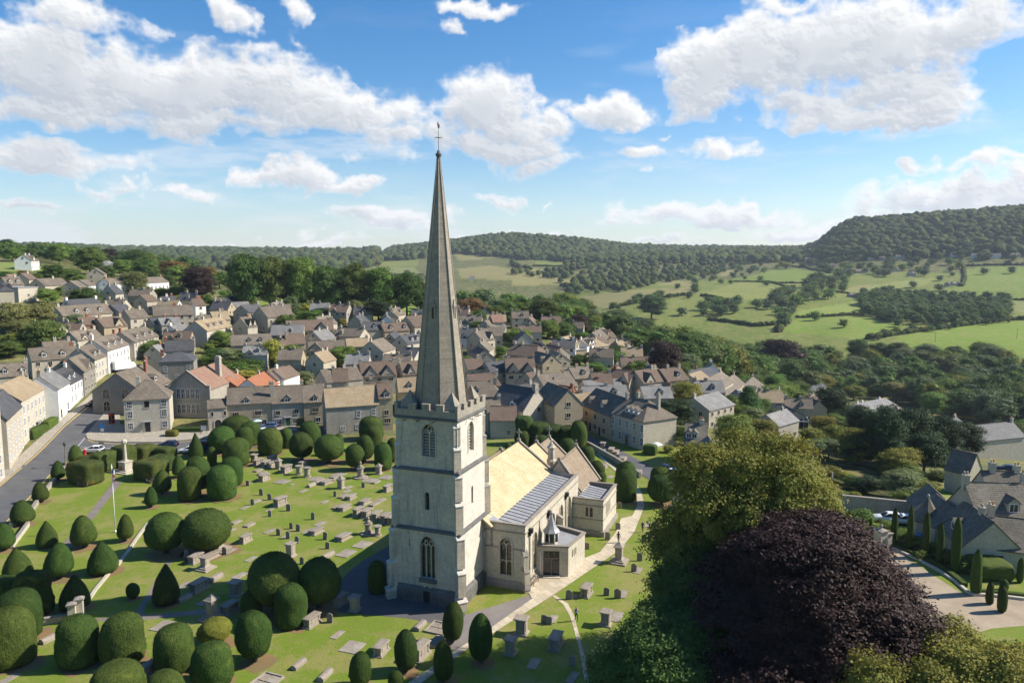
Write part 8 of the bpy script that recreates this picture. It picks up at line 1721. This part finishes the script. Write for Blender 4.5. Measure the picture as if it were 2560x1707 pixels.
def car(z, x, y, rz, col, label, van=False):
    k = (col, van)
    if k not in CARS: CARS[k] = car_meshes(col, 5.0 if van else 4.3, 1.95 if van else 1.78, 2.1 if van else 1.5, van)
    ms, L, hw = CARS[k]; p = at(*Zc(z, x, y)); p.z = tz(p.x, p.y) + (.06 if p.length > 118 else .01); t = thing('parked_van' if van else 'parked_car', label, 'van' if van else 'car', p, R(rz), 'vehicles in the streets')
    for q in ('body', 'window', 'roof'): put(q, ms[q], t)
    for sx_ in (-1, 1):
        for s in (-1, 1): w_ = put('wheel', ms['wheel'], t, (sx_*L*.31, s*(hw-.1), .33)); put('rim', ms['rim'], w_)
    for s in (-1, 1): put('headlight', ms['headlight'], t, (0, s*hw*.68, .0 if not van else .2)); put('tail_light', ms['tail_light'], t, (0, s*hw*.75, 0))
    return t
car('1', 862, 420, 250, 'car_black', 'black car driving down the left street towards the churchyard')
car('1', 1255, 835, 185, 'car_black', 'black car half hidden behind the memorial hedge block')
car('1', 1540, 800, 185, 'car_navy', 'dark car on the side road above the right memorial hedges')
car('1', 855, 850, 182, 'car_white', 'white car on the road behind the left memorial hedges')
car('1', 1890, 830, 175, 'car_navy', 'dark blue van by the road, beside the dark narrow yew', True)
car('1', 1735, 852, 185, 'car_white', 'white car nose left of the dark narrow yew')
car('3', 790, 330, 182, 'car_blue', 'blue car parked in front of the cottage terrace')
car('3', 690, 400, 215, 'car_white', 'white car behind the yews below the pale parasol')
car('7', 425, 318, 310, 'car_white', 'white car parked at the lane beside the two tier yew')
car('7', 385, 292, 312, 'car_navy', 'dark car parked just behind the white one on the lane')
car('h', 905, 345, 165, 'car_white', 'white car with a dark windscreen behind the cypresses of the drive')
car('h', 1060, 368, 165, 'car_white', 'second white car, right of another behind the cypresses')
car('h', 1350, 545, 160, 'car_blue', 'pale blue car behind the fourth cypress')
car('g', 2130, 935, 150, 'car_navy', 'dark car beside the manor roofs at the right edge')
car('g', 2285, 735, 150, 'car_silver', 'silver car at the right edge below the blank walled house')
car('d', 645, 365, 120, 'car_black', 'dark car in the far car park, left one', False); car('d', 745, 318, 185, 'car_white', 'white car in the far car park behind the hedges'); car('d', 440, 440, 170, 'car_silver', 'silver car in the near car park row'); car('d', 395, 505, 100, 'car_black', 'dark car on the pale yard right of the spire')
p = at(*Zc('a', 1140, 1205)); t = thing('delivery_lorry', 'white box lorry parked in the left street below the white house', 'lorry', p, R(60), 'vehicles in the streets'); m = MB(); m.box(-3.4, 1.6, -1.2, 1.2, .9, 3.5); m.build('box', M['car_white'], t); m = MB(); m.box(1.75, 3.3, -1.05, 1.05, .6, 1.7); m.mesh([(1.75,-1.05,1.7),(3.25,-1.05,1.7),(3.25,1.05,1.7),(1.75,1.05,1.7),(1.75,-1,2.6),(2.8,-1,2.6),(2.8,1,2.6),(1.75,1,2.6)], [(0,1,5,4),(1,2,6,5),(2,3,7,6),(3,0,4,7),(4,5,6,7)]); cb_ = m.build('cab', M['car_white'], t); m = MB(); m.box(2.98, 3.06, -.9, .9, 1.8, 2.4); m.build('window', M['glass'], cb_); m = MB(); m.box(-3.3, 3.2, -.9, .9, .5, .9); m.build('chassis', M['iron'], t)
for sx_ in (-2.3, 2.4):
    for s in (-1, 1): put('wheel', CARS['car_white', False][0]['wheel'], t, (sx_, s*.95, .42), 0, 1.3)
# ------------------------------------------------------------------ churchyard and street furniture
def stand(z, x, yb, yt=None):
    p = at(*Zc(z, x, yb)); h = None
    if yt is not None: _, zt = atD(*Zc(z, x, yt), p.to_2d().length); h = zt - p.z
    return p, h
p, h = stand('1', 1155, 1020, 722)
t = thing('war_memorial', 'pale stone memorial cross on a square pedestal and broad steps, among the hedges', 'memorial', p, R(-22)); m = MB()
for i in range(3): m.box(-2.3+.55*i, 2.3-.55*i, -2.0+.5*i, 2.0-.5*i, .0 + .17*i, .17*(i+1))
m.build('steps', M['w_pale'], t); m = MB(); m.box(-.85, .85, -.85, .85, .51, 1.9); m.box(-.98, .98, -.98, .98, 1.9, 2.08); m.build('pedestal', M['w_pale'], t)
m = MB(); m.lathe([(.42, 2.08), (.36, 2.5), (.26, h*.86)], 8, 0, smooth=False); m.build('shaft', M['w_pale'], t); m = MB(); m.lathe([(.3, h*.86), (.52, h*.89), (.52, h*.95), (.3, h*.98), (.05, h)], 6, 0, smooth=False); m.build('cross_head', M['w_pale'], t)
m = MB(); m.tube([(-.1 + .26*math.cos(a*.628), -1.05, .85 + .26*math.sin(a*.628)) for a in range(11)], .08, 6); w_ = m.build('wreath', M['red'], None, p); tag(w_, 'red poppy wreath leaning on the memorial pedestal', 'wreath'); w_.rotation_euler = (0, 0, R(-22)); w_.location.z = p.z
p, h = stand('1', 605, 985, 748)
t = thing('street_lamp', 'ornate iron lamp post on a twisted stem beside the road and memorial hedges', 'street lamp', p); m = MB(); m.lathe([(.32, 0), (.34, .25), (.2, .4), (.22, .9), (.13, 1.0), (.11, h*.45), (.16, h*.47), (.09, h*.5), (.07, h*.82), (.12, h*.83)], 10); m.build('post', M['bronze'] if 'bronze' in M else M['wood'], t)
m = MB(); m.lathe([(.12, h*.83), (.3, h*.93), (.28, h*.93)], 6, 0, smooth=False); m.build('lantern', M['glass'], t); m = MB(); m.lathe([(.34, h*.93), (.18, h*.97), (.05, h*.985), (.04, h)], 6, 0, smooth=False); m.build('lamp_cap', M['iron'], t)
p = at(*Zc('2', 1060, 183)); _, zt = atD(*Zc('1', 1043, 962), p.to_2d().length); h = zt
t = thing('flagpole', 'tall white flagpole on the lawn left of the giant double yews', 'flagpole', p); m = MB(); m.tube([(0, 0, 0), (0, 0, h)], .075, 8, 0, .045); m.lathe([(.16, 0), (.16, .25), (.08, .3)], 10); m.lathe([(.03, h), (.09, h+.06), (.03, h+.14)], 8); m.build('pole', M['white'], t)
fv, n_ = [], 7
for i in range(n_):
    for j in range(9): fv.append((.05 + .05*i + .02*math.sin(j*.9), .10*math.sin(i*1.25 + j*.25), h*.98 - j*.26 - .10*i))
fm = MB(); fs = [(i*9+j, (i+1)*9+j, (i+1)*9+j+1, i*9+j+1) for i in range(n_-1) for j in range(8)]; fm.v = fv; fm.f = [list(f) for f in fs]
fm.m = [(1 if (i in (2, 3) or j in (3, 4)) else 2 if abs((i-2.5)*1.3) + .0 > abs(j-3.5) - .4 and abs((i-2.5)*1.3) < abs(j-3.5)+.9 else 0) for i in range(n_-1) for j in range(8)]; fm.sm = [True]*len(fs)
fl = fm.build('flag', [M['flag_blue'] if 'flag_blue' in M else M['blue'], M['red'], M['white']], None, p); tag(fl, 'limp red, white and blue flag hanging at the top of the flagpole', 'flag')
def bench(z, x, y, rz, label):
    p = at(*Zc(z, x, y)) if z else y; t = thing('park_bench', label, 'bench', p, R(rz), 'benches'); w = .9
    m = MB(); [m.box(-w, w, -.28+.12*i, -.19+.12*i, .43, .46) for i in range(4)]; m.build('seat', M['wood'], t)
    m = MB(); m.box(-w, w, .22, .27, .86, .93); m.box(-w, w, .2, .25, .5, .55); [m.box(-w+.12*i+.03, -w+.12*i+.07, .21, .24, .55, .86) for i in range(15)]; m.build('backrest', M['wood'], t)
    for s in (-1, 1):
        for yy, hh in ((-.26, .64), (.2, .9)): m = MB(); m.box(s*w-.04, s*w+.04, yy, yy+.07, 0, hh); m.build('leg', M['wood'], t)
        m = MB(); m.box(s*w-.05, s*w+.05, -.3, .22, .64, .69); m.build('armrest', M['wood'], t)
bench('1', 762, 1163, -2, 'wooden bench in front of the left memorial hedge block'); bench('1', 1388, 1128, -22, 'wooden bench in front of the right memorial hedge block'); bench('p', 1336, 1459, 68, 'weathered bench against the church wall beside the porch')
def wallrun(name, label, pts, h, w, mat, cat='wall', cap=True, px=True, smooth_top=False, kind=None):
    P = [at(*q) for q in pts] if px else pts; m = MB(); c = MB(); n = len(P)
    L_, R_ = [], []
    for i, p in enumerate(P):
        d = (P[min(i+1, n-1)] - P[max(i-1, 0)]).to_2d().normalized(); k = Vector((-d.y, d.x))*w/2; L_.append((p.x+k.x, p.y+k.y, p.z)); R_.append((p.x-k.x, p.y-k.y, p.z))
    def strip(mb, z0, z1, g):
        vs = []
        for a, b in zip(L_, R_):
            mid = ((a[0]+b[0])/2, (a[1]+b[1])/2); e = lambda q: (mid[0] + (q[0]-mid[0])*g, mid[1] + (q[1]-mid[1])*g)
            vs += [(*e(a), a[2]+z0), (*e(b), b[2]+z0), (*e(b), b[2]+z1), (*e(a), a[2]+z1)]
        fs = [(i*4+j, i*4+(j+1) % 4, (i+1)*4+(j+1) % 4, (i+1)*4+j) for i in range(n-1) for j in range(4)] + [(3, 2, 1, 0), tuple((n-1)*4+j for j in range(4))]; mb.mesh(vs, fs)
    strip(m, -.3, h, 1)
    if cap: 
        strip(c, h, h+.09, 1.25); t = thing(name, label, cat, P[0]); o = m.build('wall', mat, t); o.matrix_parent_inverse = Matrix.Translation(-Vector(P[0])); o2 = c.build('coping', M['coping'], t); o2.matrix_parent_inverse = Matrix.Translation(-Vector(P[0]))
    else: tag(m.build(name, mat), label, cat)
zz = lambda z, *ps: [Zc(z, *q) for q in ps]
wallrun('stone_kerb', 'low pale stone kerb running diagonally across the lower left lawn', zz('2', (1362, 105), (1290, 200), (1165, 380), (1090, 480), (1020, 545), (880, 715), (760, 890)), .28, .38, M['w_pale'], 'kerb', False)
wallrun('boundary_wall', 'low stone wall between the road and the left lawn', zz('1', (100, 1545), (300, 1385), (440, 1195), (495, 1130), (590, 1005)), .75, .4, M['w_grey'])
wallrun('boundary_wall', 'white topped low wall beside the leftmost egg shaped yew', zz('2', (110, 330), (190, 225), (262, 125)), .7, .35, M['w_pale'])
wallrun('boundary_wall', 'low stone wall running left from the gate pier', zz('2', (375, 1035), (500, 1015), (640, 995)), .7, .4, M['w_cream'])
def pier(z, x, yb, yt, label, w=.75, ball=False):
    p, h = stand(z, x, yb, yt); t = thing('gate_pier', label, 'gate pier', p, R(20)); m = MB(); m.box(-w/2-.06, w/2+.06, -w/2-.06, w/2+.06, 0, .25); m.box(-w/2, w/2, -w/2, w/2, .25, h*.86); m.build('shaft', M['w_pale'], t); m = MB(); m.box(-w/2-.14, w/2+.14, -w/2-.14, w/2+.14, h*.86, h*.93); m.prism(sq(w/2+.14), h*.93, h, 0, sq(.12)); 
    if ball: m.lathe([(.08, h), (.2, h+.12), (.27, h+.32), (.2, h+.5), (.02, h+.6)], 10)
    m.build('cap', M['coping'], t)
pier('2', 668, 1005, 818, 'front stone gate pier at the lower left, with a wide cap'); pier('2', 738, 975, 768, 'rear stone gate pier just behind the wide capped one')
pier('h', 825, 620, 410, 'tall stone gate pier of the drive, topped by a ball', 1.3, True); pier('h', 890, 600, 440, 'second gate pier of the drive half hidden behind the ball topped one', 1.0)
wallrun('garden_wall', 'long tall stone wall of the walled garden on the right', zz('g', (428, 1345), (700, 1372), (960, 1400), (1290, 1432)), 2.6, .5, M['w_grey'])
wallrun('lane_wall', 'stone wall along the lane right of the church', [(1444, 1108), (1476, 1120), (1540, 1157), (1600, 1195)], 1.1, .4, M['w_grey'])
wallrun('kerb', 'stone kerb and edging along the cypress side of the drive', zz('h', (960, 625), (1200, 735), (1420, 850), (1600, 965), (1730, 1080), (1780, 1105), (1960, 1110), (2311, 1150)), .3, .4, M['w_pale'], 'kerb', False)
wallrun('box_hedge', 'low clipped box hedge between the drive kerb and the cypresses', zz('h', (950, 600), (1200, 705), (1420, 815), (1580, 920), (1700, 1020)), .55, .7, M['yew'], 'hedge', False)
wallrun('box_hedge', 'low box edging of the flower beds right of the drive', zz('h', (1830, 1080), (1960, 1090), (2311, 1125)), .5, .6, M['yew'], 'hedge', False)
def hedgebox(z, Ax, Ay, Bx, By, yt, depth, label, mat='yew', var=0):
    pA, pB = at(*Zc(z, Ax, Ay)), at(*Zc(z, Bx, By)); d = (pB-pA).to_2d(); L = d.length; rz = math.atan2(d.y, d.x); n = Vector((-math.sin(rz), math.cos(rz))); c = ((pA+pB)/2).to_2d() + n*depth/2; _, zt = atD(*Zc(z, (Ax+Bx)/2, yt), c.length)
    t = thing('clipped_hedge', label, 'hedge', (c.x, c.y, min(pA.z, pB.z)), rz); put('crown', YM['block', var] if mat == 'yew_brown' else HB[var], t, (0, 0, 0), 0, (L, depth, max(.6, zt - min(pA.z, pB.z))))
HB = [revolve(BLK, 600+v, 52, .02, 9, 6000, .014, 'hedge_green' if 'hedge_green' in M else 'yew') for v in range(2)]; HG = revolve(BLK, 620, 40, .03, 6, 3000, .03, 'yew_gold')
hedgebox('1', 315, 735, 455, 650, 600, 1.8, 'clipped green street hedge, nearer of two on the left pavement'); hedgebox('1', 455, 650, 545, 580, 528, 1.8, 'clipped green street hedge, farther of two on the left pavement', var=1)
hedgebox('h', 1860, 965, 2230, 970, 735, 4.5, 'long clipped hedge beside the gabled cottage on the right'); hedgebox('1', 1570, 668, 1855, 668, 615, 1.2, 'low dark hedge below the arched hall windows', var=1)
hedgebox('d', 325, 315, 550, 365, 280, 2.5, 'far clipped hedge above the car park'); hedgebox('d', 375, 375, 650, 430, 335, 2.5, 'nearer clipped hedge above the car park', var=1)
p, h = stand('1', 1580, 700, 640); t = thing('clipped_bush', 'bright yellow clipped bush on the pavement before the hall', 'bush', p); put('crown', HG, t, (0, 0, 0), 0, (2.6, 1.8, max(1.2, h)))
hedgebox('z' if False else 'e', 30, 1400, 185, 1420, 1275, 2.0, 'clipped hedge at the end of the classical cream house')
# signs, boxes and parasols
p, h = stand('1', 915, 840, 738); t = thing('finger_post', 'dark finger post at the road junction behind the hedges', 'signpost', p); m = MB(); m.tube([(0, 0, 0), (0, 0, h)], .06, 6); m.build('post', M['iron'], t); m = MB(); m.box(.06, 1.0, -.02, .02, h-.6, h-.4); m.build('arm', M['iron'], t)
p, h = stand('1', 940, 665, 588); t = thing('information_sign', 'blue and white information sign at the street corner', 'sign', p); m = MB(); m.tube([(0, 0, 0), (0, 0, h)], .05, 6); m.build('post', M['iron'], t); m = MB(); m.box(-.5, .5, -.06, -.02, h*.55, h); m.build('panel', M['blue'], t); m = MB(); m.box(-.4, .4, -.06, -.02, h*.15, h*.5); m.build('lower_panel', M['white'], t)
p, h = stand('1', 780, 885, 845); t = thing('post_box', 'red pillar box behind the memorial hedges by the lamp post', 'post box', p); m = MB(); m.lathe([(.3, 0), (.3, .15), (.25, .18), (.25, 1.3), (.31, 1.36), (.28, 1.5), (.05, 1.58)], 14); m.build('body', M['red'], t); m = MB(); m.box(-.13, .13, -.27, -.24, 1.12, 1.17); m.build('slot', M['iron'], t)
p, h = stand('1', 1028, 585, 495); t = thing('telephone_box', 'red telephone box against the dark stone chapel', 'telephone box', p, R(-20)); m = MB()
for sx_ in (-.42, .42):
    for sy_ in (-.42, .42): m.box(sx_-.05, sx_+.05, sy_-.05, sy_+.05, 0, 2.3)
m.box(-.47, .47, -.47, .47, 2.1, 2.4); m.box(-.4, .4, -.4, .4, 2.4, 2.5); m.box(-.47, .47, -.47, .47, 0, .3); m.build('frame', M['red'], t); m = MB(); m.box(-.4, .4, -.4, .4, .3, 2.1); m.build('pane', M['glass'], t)
p, h = stand('1', 1872, 680, 595); t = thing('notice_board', 'wooden notice board with a white notice beside the hall', 'notice board', p, 0); m = MB(); [m.box(s*.7-.05, s*.7+.05, -.05, .05, 0, 2.0) for s in (-1, 1)]; m.box(-.8, .8, -.07, .07, .9, 2.1); m.build('frame', M['wood'], t); m = MB(); m.box(-.6, .6, -.09, -.07, 1.0, 2.0); m.build('notice', M['white'], t)
def parasol(z, x, yb, yt, r, mat, label, closed=False):
    p, h = stand(z, x, yb, yt); h = max(2.2, min(h, 3.2)); t = thing('parasol', label, 'parasol', p); m = MB(); m.tube([(0, 0, 0), (0, 0, h)], .04, 6); m.build('pole', M['wood'], t); m = MB()
    m.lathe([(.16, h*.45), (.12, h*.9), (.02, h)] if closed else [(r, h-.55), (r*.5, h-.2), (.03, h)], 8, 0, smooth=False); m.build('canopy', mat, t)
parasol('c', 378, 985, 898, 1.5, M['aqua'], 'pale aqua parasol outside the left cottage of the terrace'); parasol('g', 330, 1060, 955, .3, M['canvas'], 'closed white parasol in the garden right of the orange tree', True); parasol('e', 200, 1370, 1285, 1.3, M['canvas'], 'white parasol behind the clipped hedge of the cream house'); parasol('c', 915, 345, 312, 1.8, M['canvas'], 'white parasol in the gardens behind the cottages'); parasol('d', 485, 470, 428, 1.5, M['red'], 'red parasol at the edge of the car park')
p, h = stand('c', 1835, 950, 880); t = thing('shop_awning', 'white sloping shop awning between the bare stone house and the tower', 'awning', p, 0); m = MB(); m.mesh([(-1.6, .3, 2.9), (1.6, .3, 2.9), (1.6, -1.3, 2.3), (-1.6, -1.3, 2.3), (-1.6, -1.3, 2.1), (1.6, -1.3, 2.1), (-1.6, .3, 2.8), (1.6, .3, 2.8)], [(0,3,2,1), (3,4,5,2), (6,7,5,4), (0,6,4,3), (1,2,5,7), (0,1,7,6)]); m.build('canopy', M['canvas'], t); [m2.build('bracket', M['iron'], t) for m2 in [MB() for _ in range(2)] if not m2.tube([(-1.5, .3, 1.8), (-1.5, -1.25, 2.15)], .03, 5)]
p = at(*Zc('b', 625, 672)); t = thing('swing_frame', 'pale playground swing frame under the row of tall trees', 'swing', p, R(8)); 
for s in (-1, 1):
    for y_ in (-1, 1): m = MB(); m.tube([(s*2.6, y_*1.2, 0), (s*1.9, 0, 2.9)], .1, 6); m.build('leg', M['chrome'], t)
m = MB(); m.tube([(-1.95, 0, 2.9), (1.95, 0, 2.9)], .1, 6); m.build('crossbar', M['chrome'], t)
for s in (-.7, .7): m = MB(); [m.tube([(s+q, 0, 2.85), (s+q, 0, .6)], .025, 4) for q in (-.2, .2)]; m.box(s-.25, s+.25, -.12, .12, .55, .6); m.build('swing_seat', M['iron'], t)
for (z, x, yb, yt, lab) in [('e', 305, 800, 560, 'tall telegraph pole beside the pale slate cottage'), ('8', 1937, 627, 580, 'lone pole on the right lower field, left one'), ('8', 2318, 610, 562, 'lone pole on the right lower field, right one'), ('b', 82, 800, 600, 'telegraph pole left of the big gabled house'), ('a', 372, 235, 165, 'pole on the left hill field'), ('d', 655, 255, 170, 'telegraph pole beyond the car park hedges')]:
    p, h = stand(z, x, yb, yt); t = thing('telegraph_pole', lab, 'pole', p); m = MB(); m.tube([(0, 0, -.5), (0, 0, max(6, min(h, 14)))], .14, 6, 0, .1); m.build('pole', M['bark'], t); m = MB(); m.box(-.8, .8, -.06, .06, max(6, min(h, 14))-.6, max(6, min(h, 14))-.48); m.build('crossarm', M['bark'], t)
p = at(*Zc('e', 1930, 1075)); t = thing('conservatory', 'white framed glass conservatory beside the small grey house', 'conservatory', p, R(-8)); m = MB(); [m.box(x-.04, x+.04, y-.04, y+.04, 0, 2.3) for x in (-2.6, -1.3, 0, 1.3, 2.6) for y in (-1.6, 1.6)]; [m.tube([(x, -1.7, 2.3), (x, 0, 3.2), (x, 1.7, 2.3)], .05, 4) for x in (-2.6, -1.3, 0, 1.3, 2.6)]; m.tube([(-2.7, 0, 3.2), (2.7, 0, 3.2)], .06, 4); m.box(-2.7, 2.7, -1.72, -1.6, 2.2, 2.34); m.build('frame', M['white'], t); m = MB(); m.box(-2.58, 2.58, -1.58, 1.58, .4, 2.2); m.mesh([(-2.6,-1.65,2.31),(2.6,-1.65,2.31),(2.6,0,3.17),(-2.6,0,3.17),(2.6,1.65,2.31),(-2.6,1.65,2.31)], [(0,1,2,3),(3,2,4,5)]); m.build('pane', M['glass'], t)
# ------------------------------------------------------------------ people
M['skin'] = plain('skin', (.55, .33, .24), .6, 0, .05); M['jeans'] = plain('dark_trousers', (.02, .025, .045), .9); M['jacket'] = plain('blue_white_jacket', (.28, .34, .5), .9, 0, .5, 14); M['darkcoat'] = plain('dark_coat', (.04, .045, .05), .9); M['hair'] = plain('fair_hair', (.35, .23, .1), .7); M['hair2'] = plain('dark_hair', (.04, .03, .02), .7); M['shoe'] = plain('shoe', (.02, .02, .02), .6)
def person(z, x, y, rz, label, top, hair, long_hair, stride=.18, hgt=1.7, arm=0.0):
    p = at(*Zc(z, x, y)); p.z += .012; bm = bmesh.new(); V, E, Rd = [], [], []
    def v(co, r, par=None): V.append(co); Rd.append(r); (E.append((par, len(V)-1)) if par is not None else None); return len(V)-1
    pel = v((0, 0, .95), .135); w = v((0, 0, 1.12), .12, pel); c = v((.01, 0, 1.32), .145, w); nk = v((0, 0, 1.47), .06, c); v((.02, 0, 1.56), .085, nk); hd = len(V)-1; v((.01, 0, 1.66), .09, hd)
    for s in (-1, 1):
        k = stride*s; hp = v((0, .09*s, .88), .09, pel); kn = v((k*.55+.03, .095*s, .5), .062, hp); an = v((k, .1*s, .1), .042, kn); v((k+.14, .11*s, .045), .035, an)
        sh = v((0, .17*s, 1.41), .058, c); el = v((-k*.5-.02, .23*s, 1.15), .043, sh); wr = v((-k*.6+.1+arm*.12, .23*s, .93+arm*.2), .03, el); pm = v((-k*.6+.12+arm*.16, .23*s, .86+arm*.22), .03, wr)
        for f in range(4): f1 = v((-k*.6+.10+arm*.2+f*.018, .225*s, .80+arm*.22), .010, pm); v((-k*.6+.11+arm*.2+f*.018, .222*s, .765-.006*abs(f-1)+arm*.22), .009, f1)
        th = v((-k*.6+.16+arm*.16, .215*s, .845+arm*.22), .011, pm); v((-k*.6+.175+arm*.16, .21*s, .815+arm*.22), .009, th)
    me = bpy.data.meshes.new('tmp'); me.from_pydata(V, E, []); o = bpy.data.objects.new('tmp', me); COL.objects.link(o)
    sk = o.modifiers.new('s', 'SKIN'); me.skin_vertices[0].data[0].use_root = True
    for i, r in enumerate(Rd): me.skin_vertices[0].data[i].radius = (r, r)
    sb = o.modifiers.new('u', 'SUBSURF'); sb.levels = 1; sb.render_levels = 1
    dg = bpy.context.evaluated_depsgraph_get(); me2 = bpy.data.meshes.new_from_object(o.evaluated_get(dg)); bpy.data.objects.remove(o)
    for m_ in (M['jeans'], M[top], M['skin'], M['shoe']): me2.materials.append(m_)
    for pl in me2.polygons:
        cz, cy = pl.center.z, abs(pl.center.y); pl.material_index = 3 if cz < .09 else 2 if cz > 1.46 or (cy > .17 and cz < .94 + arm*.2) else 1 if cz > .93 else 0; pl.use_smooth = True
    me2.name = 'body'; t = thing('person', label, 'person', p, R(rz), 'people walking in the churchyard'); t.scale = (hgt/1.75,)*3; put('body', me2, t)
    m = MB(); m.lathe([(.1, 1.52), (.115, 1.6), (.105, 1.7), (.06, 1.755), (.01, 1.765)], 12, 0, (-.015, 0)); 
    if long_hair: m.lathe([(.04, 1.3), (.085, 1.36), (.1, 1.5), (.09, 1.6)], 10, 0, (-.07, 0))
    m.build('hair', M[hair], t)
    f = MB(); [f.lathe([(.004, 1.6), (.012, 1.605), (.004, 1.615)], 6, 0, (.105, s*.035)) for s in (-1, 1)]; f.box(.1, .125, -.012, .012, 1.56, 1.6); f.box(.1, .108, -.028, .028, 1.53, 1.538); f.build('face', M['hair2'], t)
person('6', 1620, 632, 100, 'person with long fair hair in a blue and white jacket on the narrow flagged path', 'jacket', 'hair', True, .2, 1.72, .5)
person('7', 102, 681, 65, 'person in a dark coat on the wide path beside the vestry', 'darkcoat', 'hair2', False, .15, 1.75)
person('7', 236, 621, 250, 'person in dark clothes on the grass right of the wide path', 'darkcoat', 'hair', False, .22, 1.7)
# ------------------------------------------------------------------ greenery between the houses
def free(p, mar=2.0):
    for (c, rz, L, sp) in HOUSES:
        dx, dy = p.x - c[0], p.y - c[1]
        if abs(dx) + abs(dy) > 40: continue
        u, v = dx*math.cos(rz) + dy*math.sin(rz), -dx*math.sin(rz) + dy*math.cos(rz)
        if abs(u) < L/2 + mar and abs(v) < sp/2 + mar: return False
    return True
INF = []
def infill(poly, d0, d1, sp, region, seed, mx):
    q = [p for p in scatter(poly, d0, d1, sp, seed)]; n = 0
    for p in q:
        if n >= mx: break
        if not free(p, 5.2): continue
        L, spn = random.uniform(7, 10.5), random.uniform(5.5, 7); he = random.uniform(3.8, 5); w_ = random.choice(['cream', 'cream', 'grey', 'buff', 'pale', 'white']); r_ = random.choice(['stone', 'stone', 'brown', 'slate', 'tan', 'lslate'])
        o = house(p, random.choice([.05, -.15, 1.35, 1.7]) + random.uniform(-.1, .1), L, spn, he, he + spn*.45, w_, r_, 'x', near=False, chim=[(random.choice([-.9, .9]), 0, .95), (random.uniform(-.3, .3), 0, .9)], dorm=[(.2, 1)] if random.random() < .35 else [], gab=[(-.2*L, 3, 1.6)] if random.random() < .3 else []); n += 1
        INF.append((float(project(np.array(p))[0]), region, o))
infill(DSP((40,790),(300,700),(640,730),(970,740),(970,890),(560,860),(330,840)), 190, 400, 7, 'left of the spire', 71, 26)
infill(DSP((1080,740),(1440,770),(1580,860),(1540,910),(1300,890),(1090,880)), 165, 360, 7, 'right of the spire', 72, 24)
infill(DSP((1560,880),(1900,880),(2150,930),(2150,1010),(1900,970),(1600,970)), 140, 280, 9, 'right of the lane', 73, 8)
infill(DSP((985,720),(1090,720),(1095,890),(985,890)), 165, 400, 8, 'close behind the spire', 74, 9)
for rg in sorted(set(q[1] for q in INF)):
    L_ = sorted([q for q in INF if q[1] == rg], key=lambda q: q[0])
    for i, (px_, _, o) in enumerate(L_):
        k = i + 1 if i < len(ORD)-1 else len(L_) - i; sd_ = 'left' if i < len(ORD)-1 else 'right'
        o['label'] = f'small tightly packed house {rg}, {ORD[k]} such from the {sd_}'
def garden(poly, d0, d1, sp, kinds, h0, h1, region, seed, mx):
    q = [p for p in scatter(poly, d0, d1, sp, seed) if free(p)][:mx]
    for p in q: k = random.choice(kinds); h = random.uniform(h0, h1)*(1.0 if TOBJ.get(k) != 'shrub' else .55); tree_at(p, k, h*random.uniform(.9, 1.3), h, region)
garden(DSP((0,800),(60,740),(300,660),(640,690),(980,700),(980,850),(620,870),(300,840)), 195, 420, 10, ['shrub', 'bush', 'shrub', 'light', 'oak'], 3, 7, 'between the left and centre roofs', 61, 110)
garden(DSP((1080,720),(1500,730),(1700,860),(1900,930),(1720,1000),(1450,880),(1300,860),(1100,850)), 170, 420, 9, ['shrub', 'bush', 'light', 'oak', 'silver'], 3.5, 8, 'between the right hand roofs', 62, 90)
garden(DSP((1560,900),(1900,880),(2352,930),(2352,1080),(2100,1150),(1900,1100),(1600,1010)), 120, 330, 9, ['shrub', 'bush', 'light', 'autumn', 'oak'], 3.5, 8, 'in the gardens right of the lane', 63, 60)
garden(DSP((975,690),(1100,690),(1100,890),(975,890)), 165, 430, 11, ['light', 'oak', 'shrub'], 4, 8, 'close behind the spire', 64, 22)
# ------------------------------------------------------------------ tell the trees apart
seen = {}
for (px, kind, reg, t) in TREES:
    cx = float(project(np.array(t.location))[0]); seen.setdefault((reg, TNAME[kind]), []).append((cx, t))
for (reg, nm), L_ in seen.items():
    L_.sort(key=lambda q: q[0])
    for i, (cx, t) in enumerate(L_):
        n = len(L_)
        if n == 1: lab = f'only {nm} {reg}'
        elif i == n-1: lab = f'rightmost {nm} {reg}'
        elif i < len(ORD)-1: lab = f'{nm} {reg}, {ORD[i+1]} from the left' if i else f'leftmost {nm} {reg}'
        elif n-1-i < len(ORD)-1: lab = f'{nm} {reg}, {ORD[n-i]} from the right'
        else: lab = f'{nm} {reg}, near the middle'
        t['label'] = lab
bpy.context.view_layer.update()
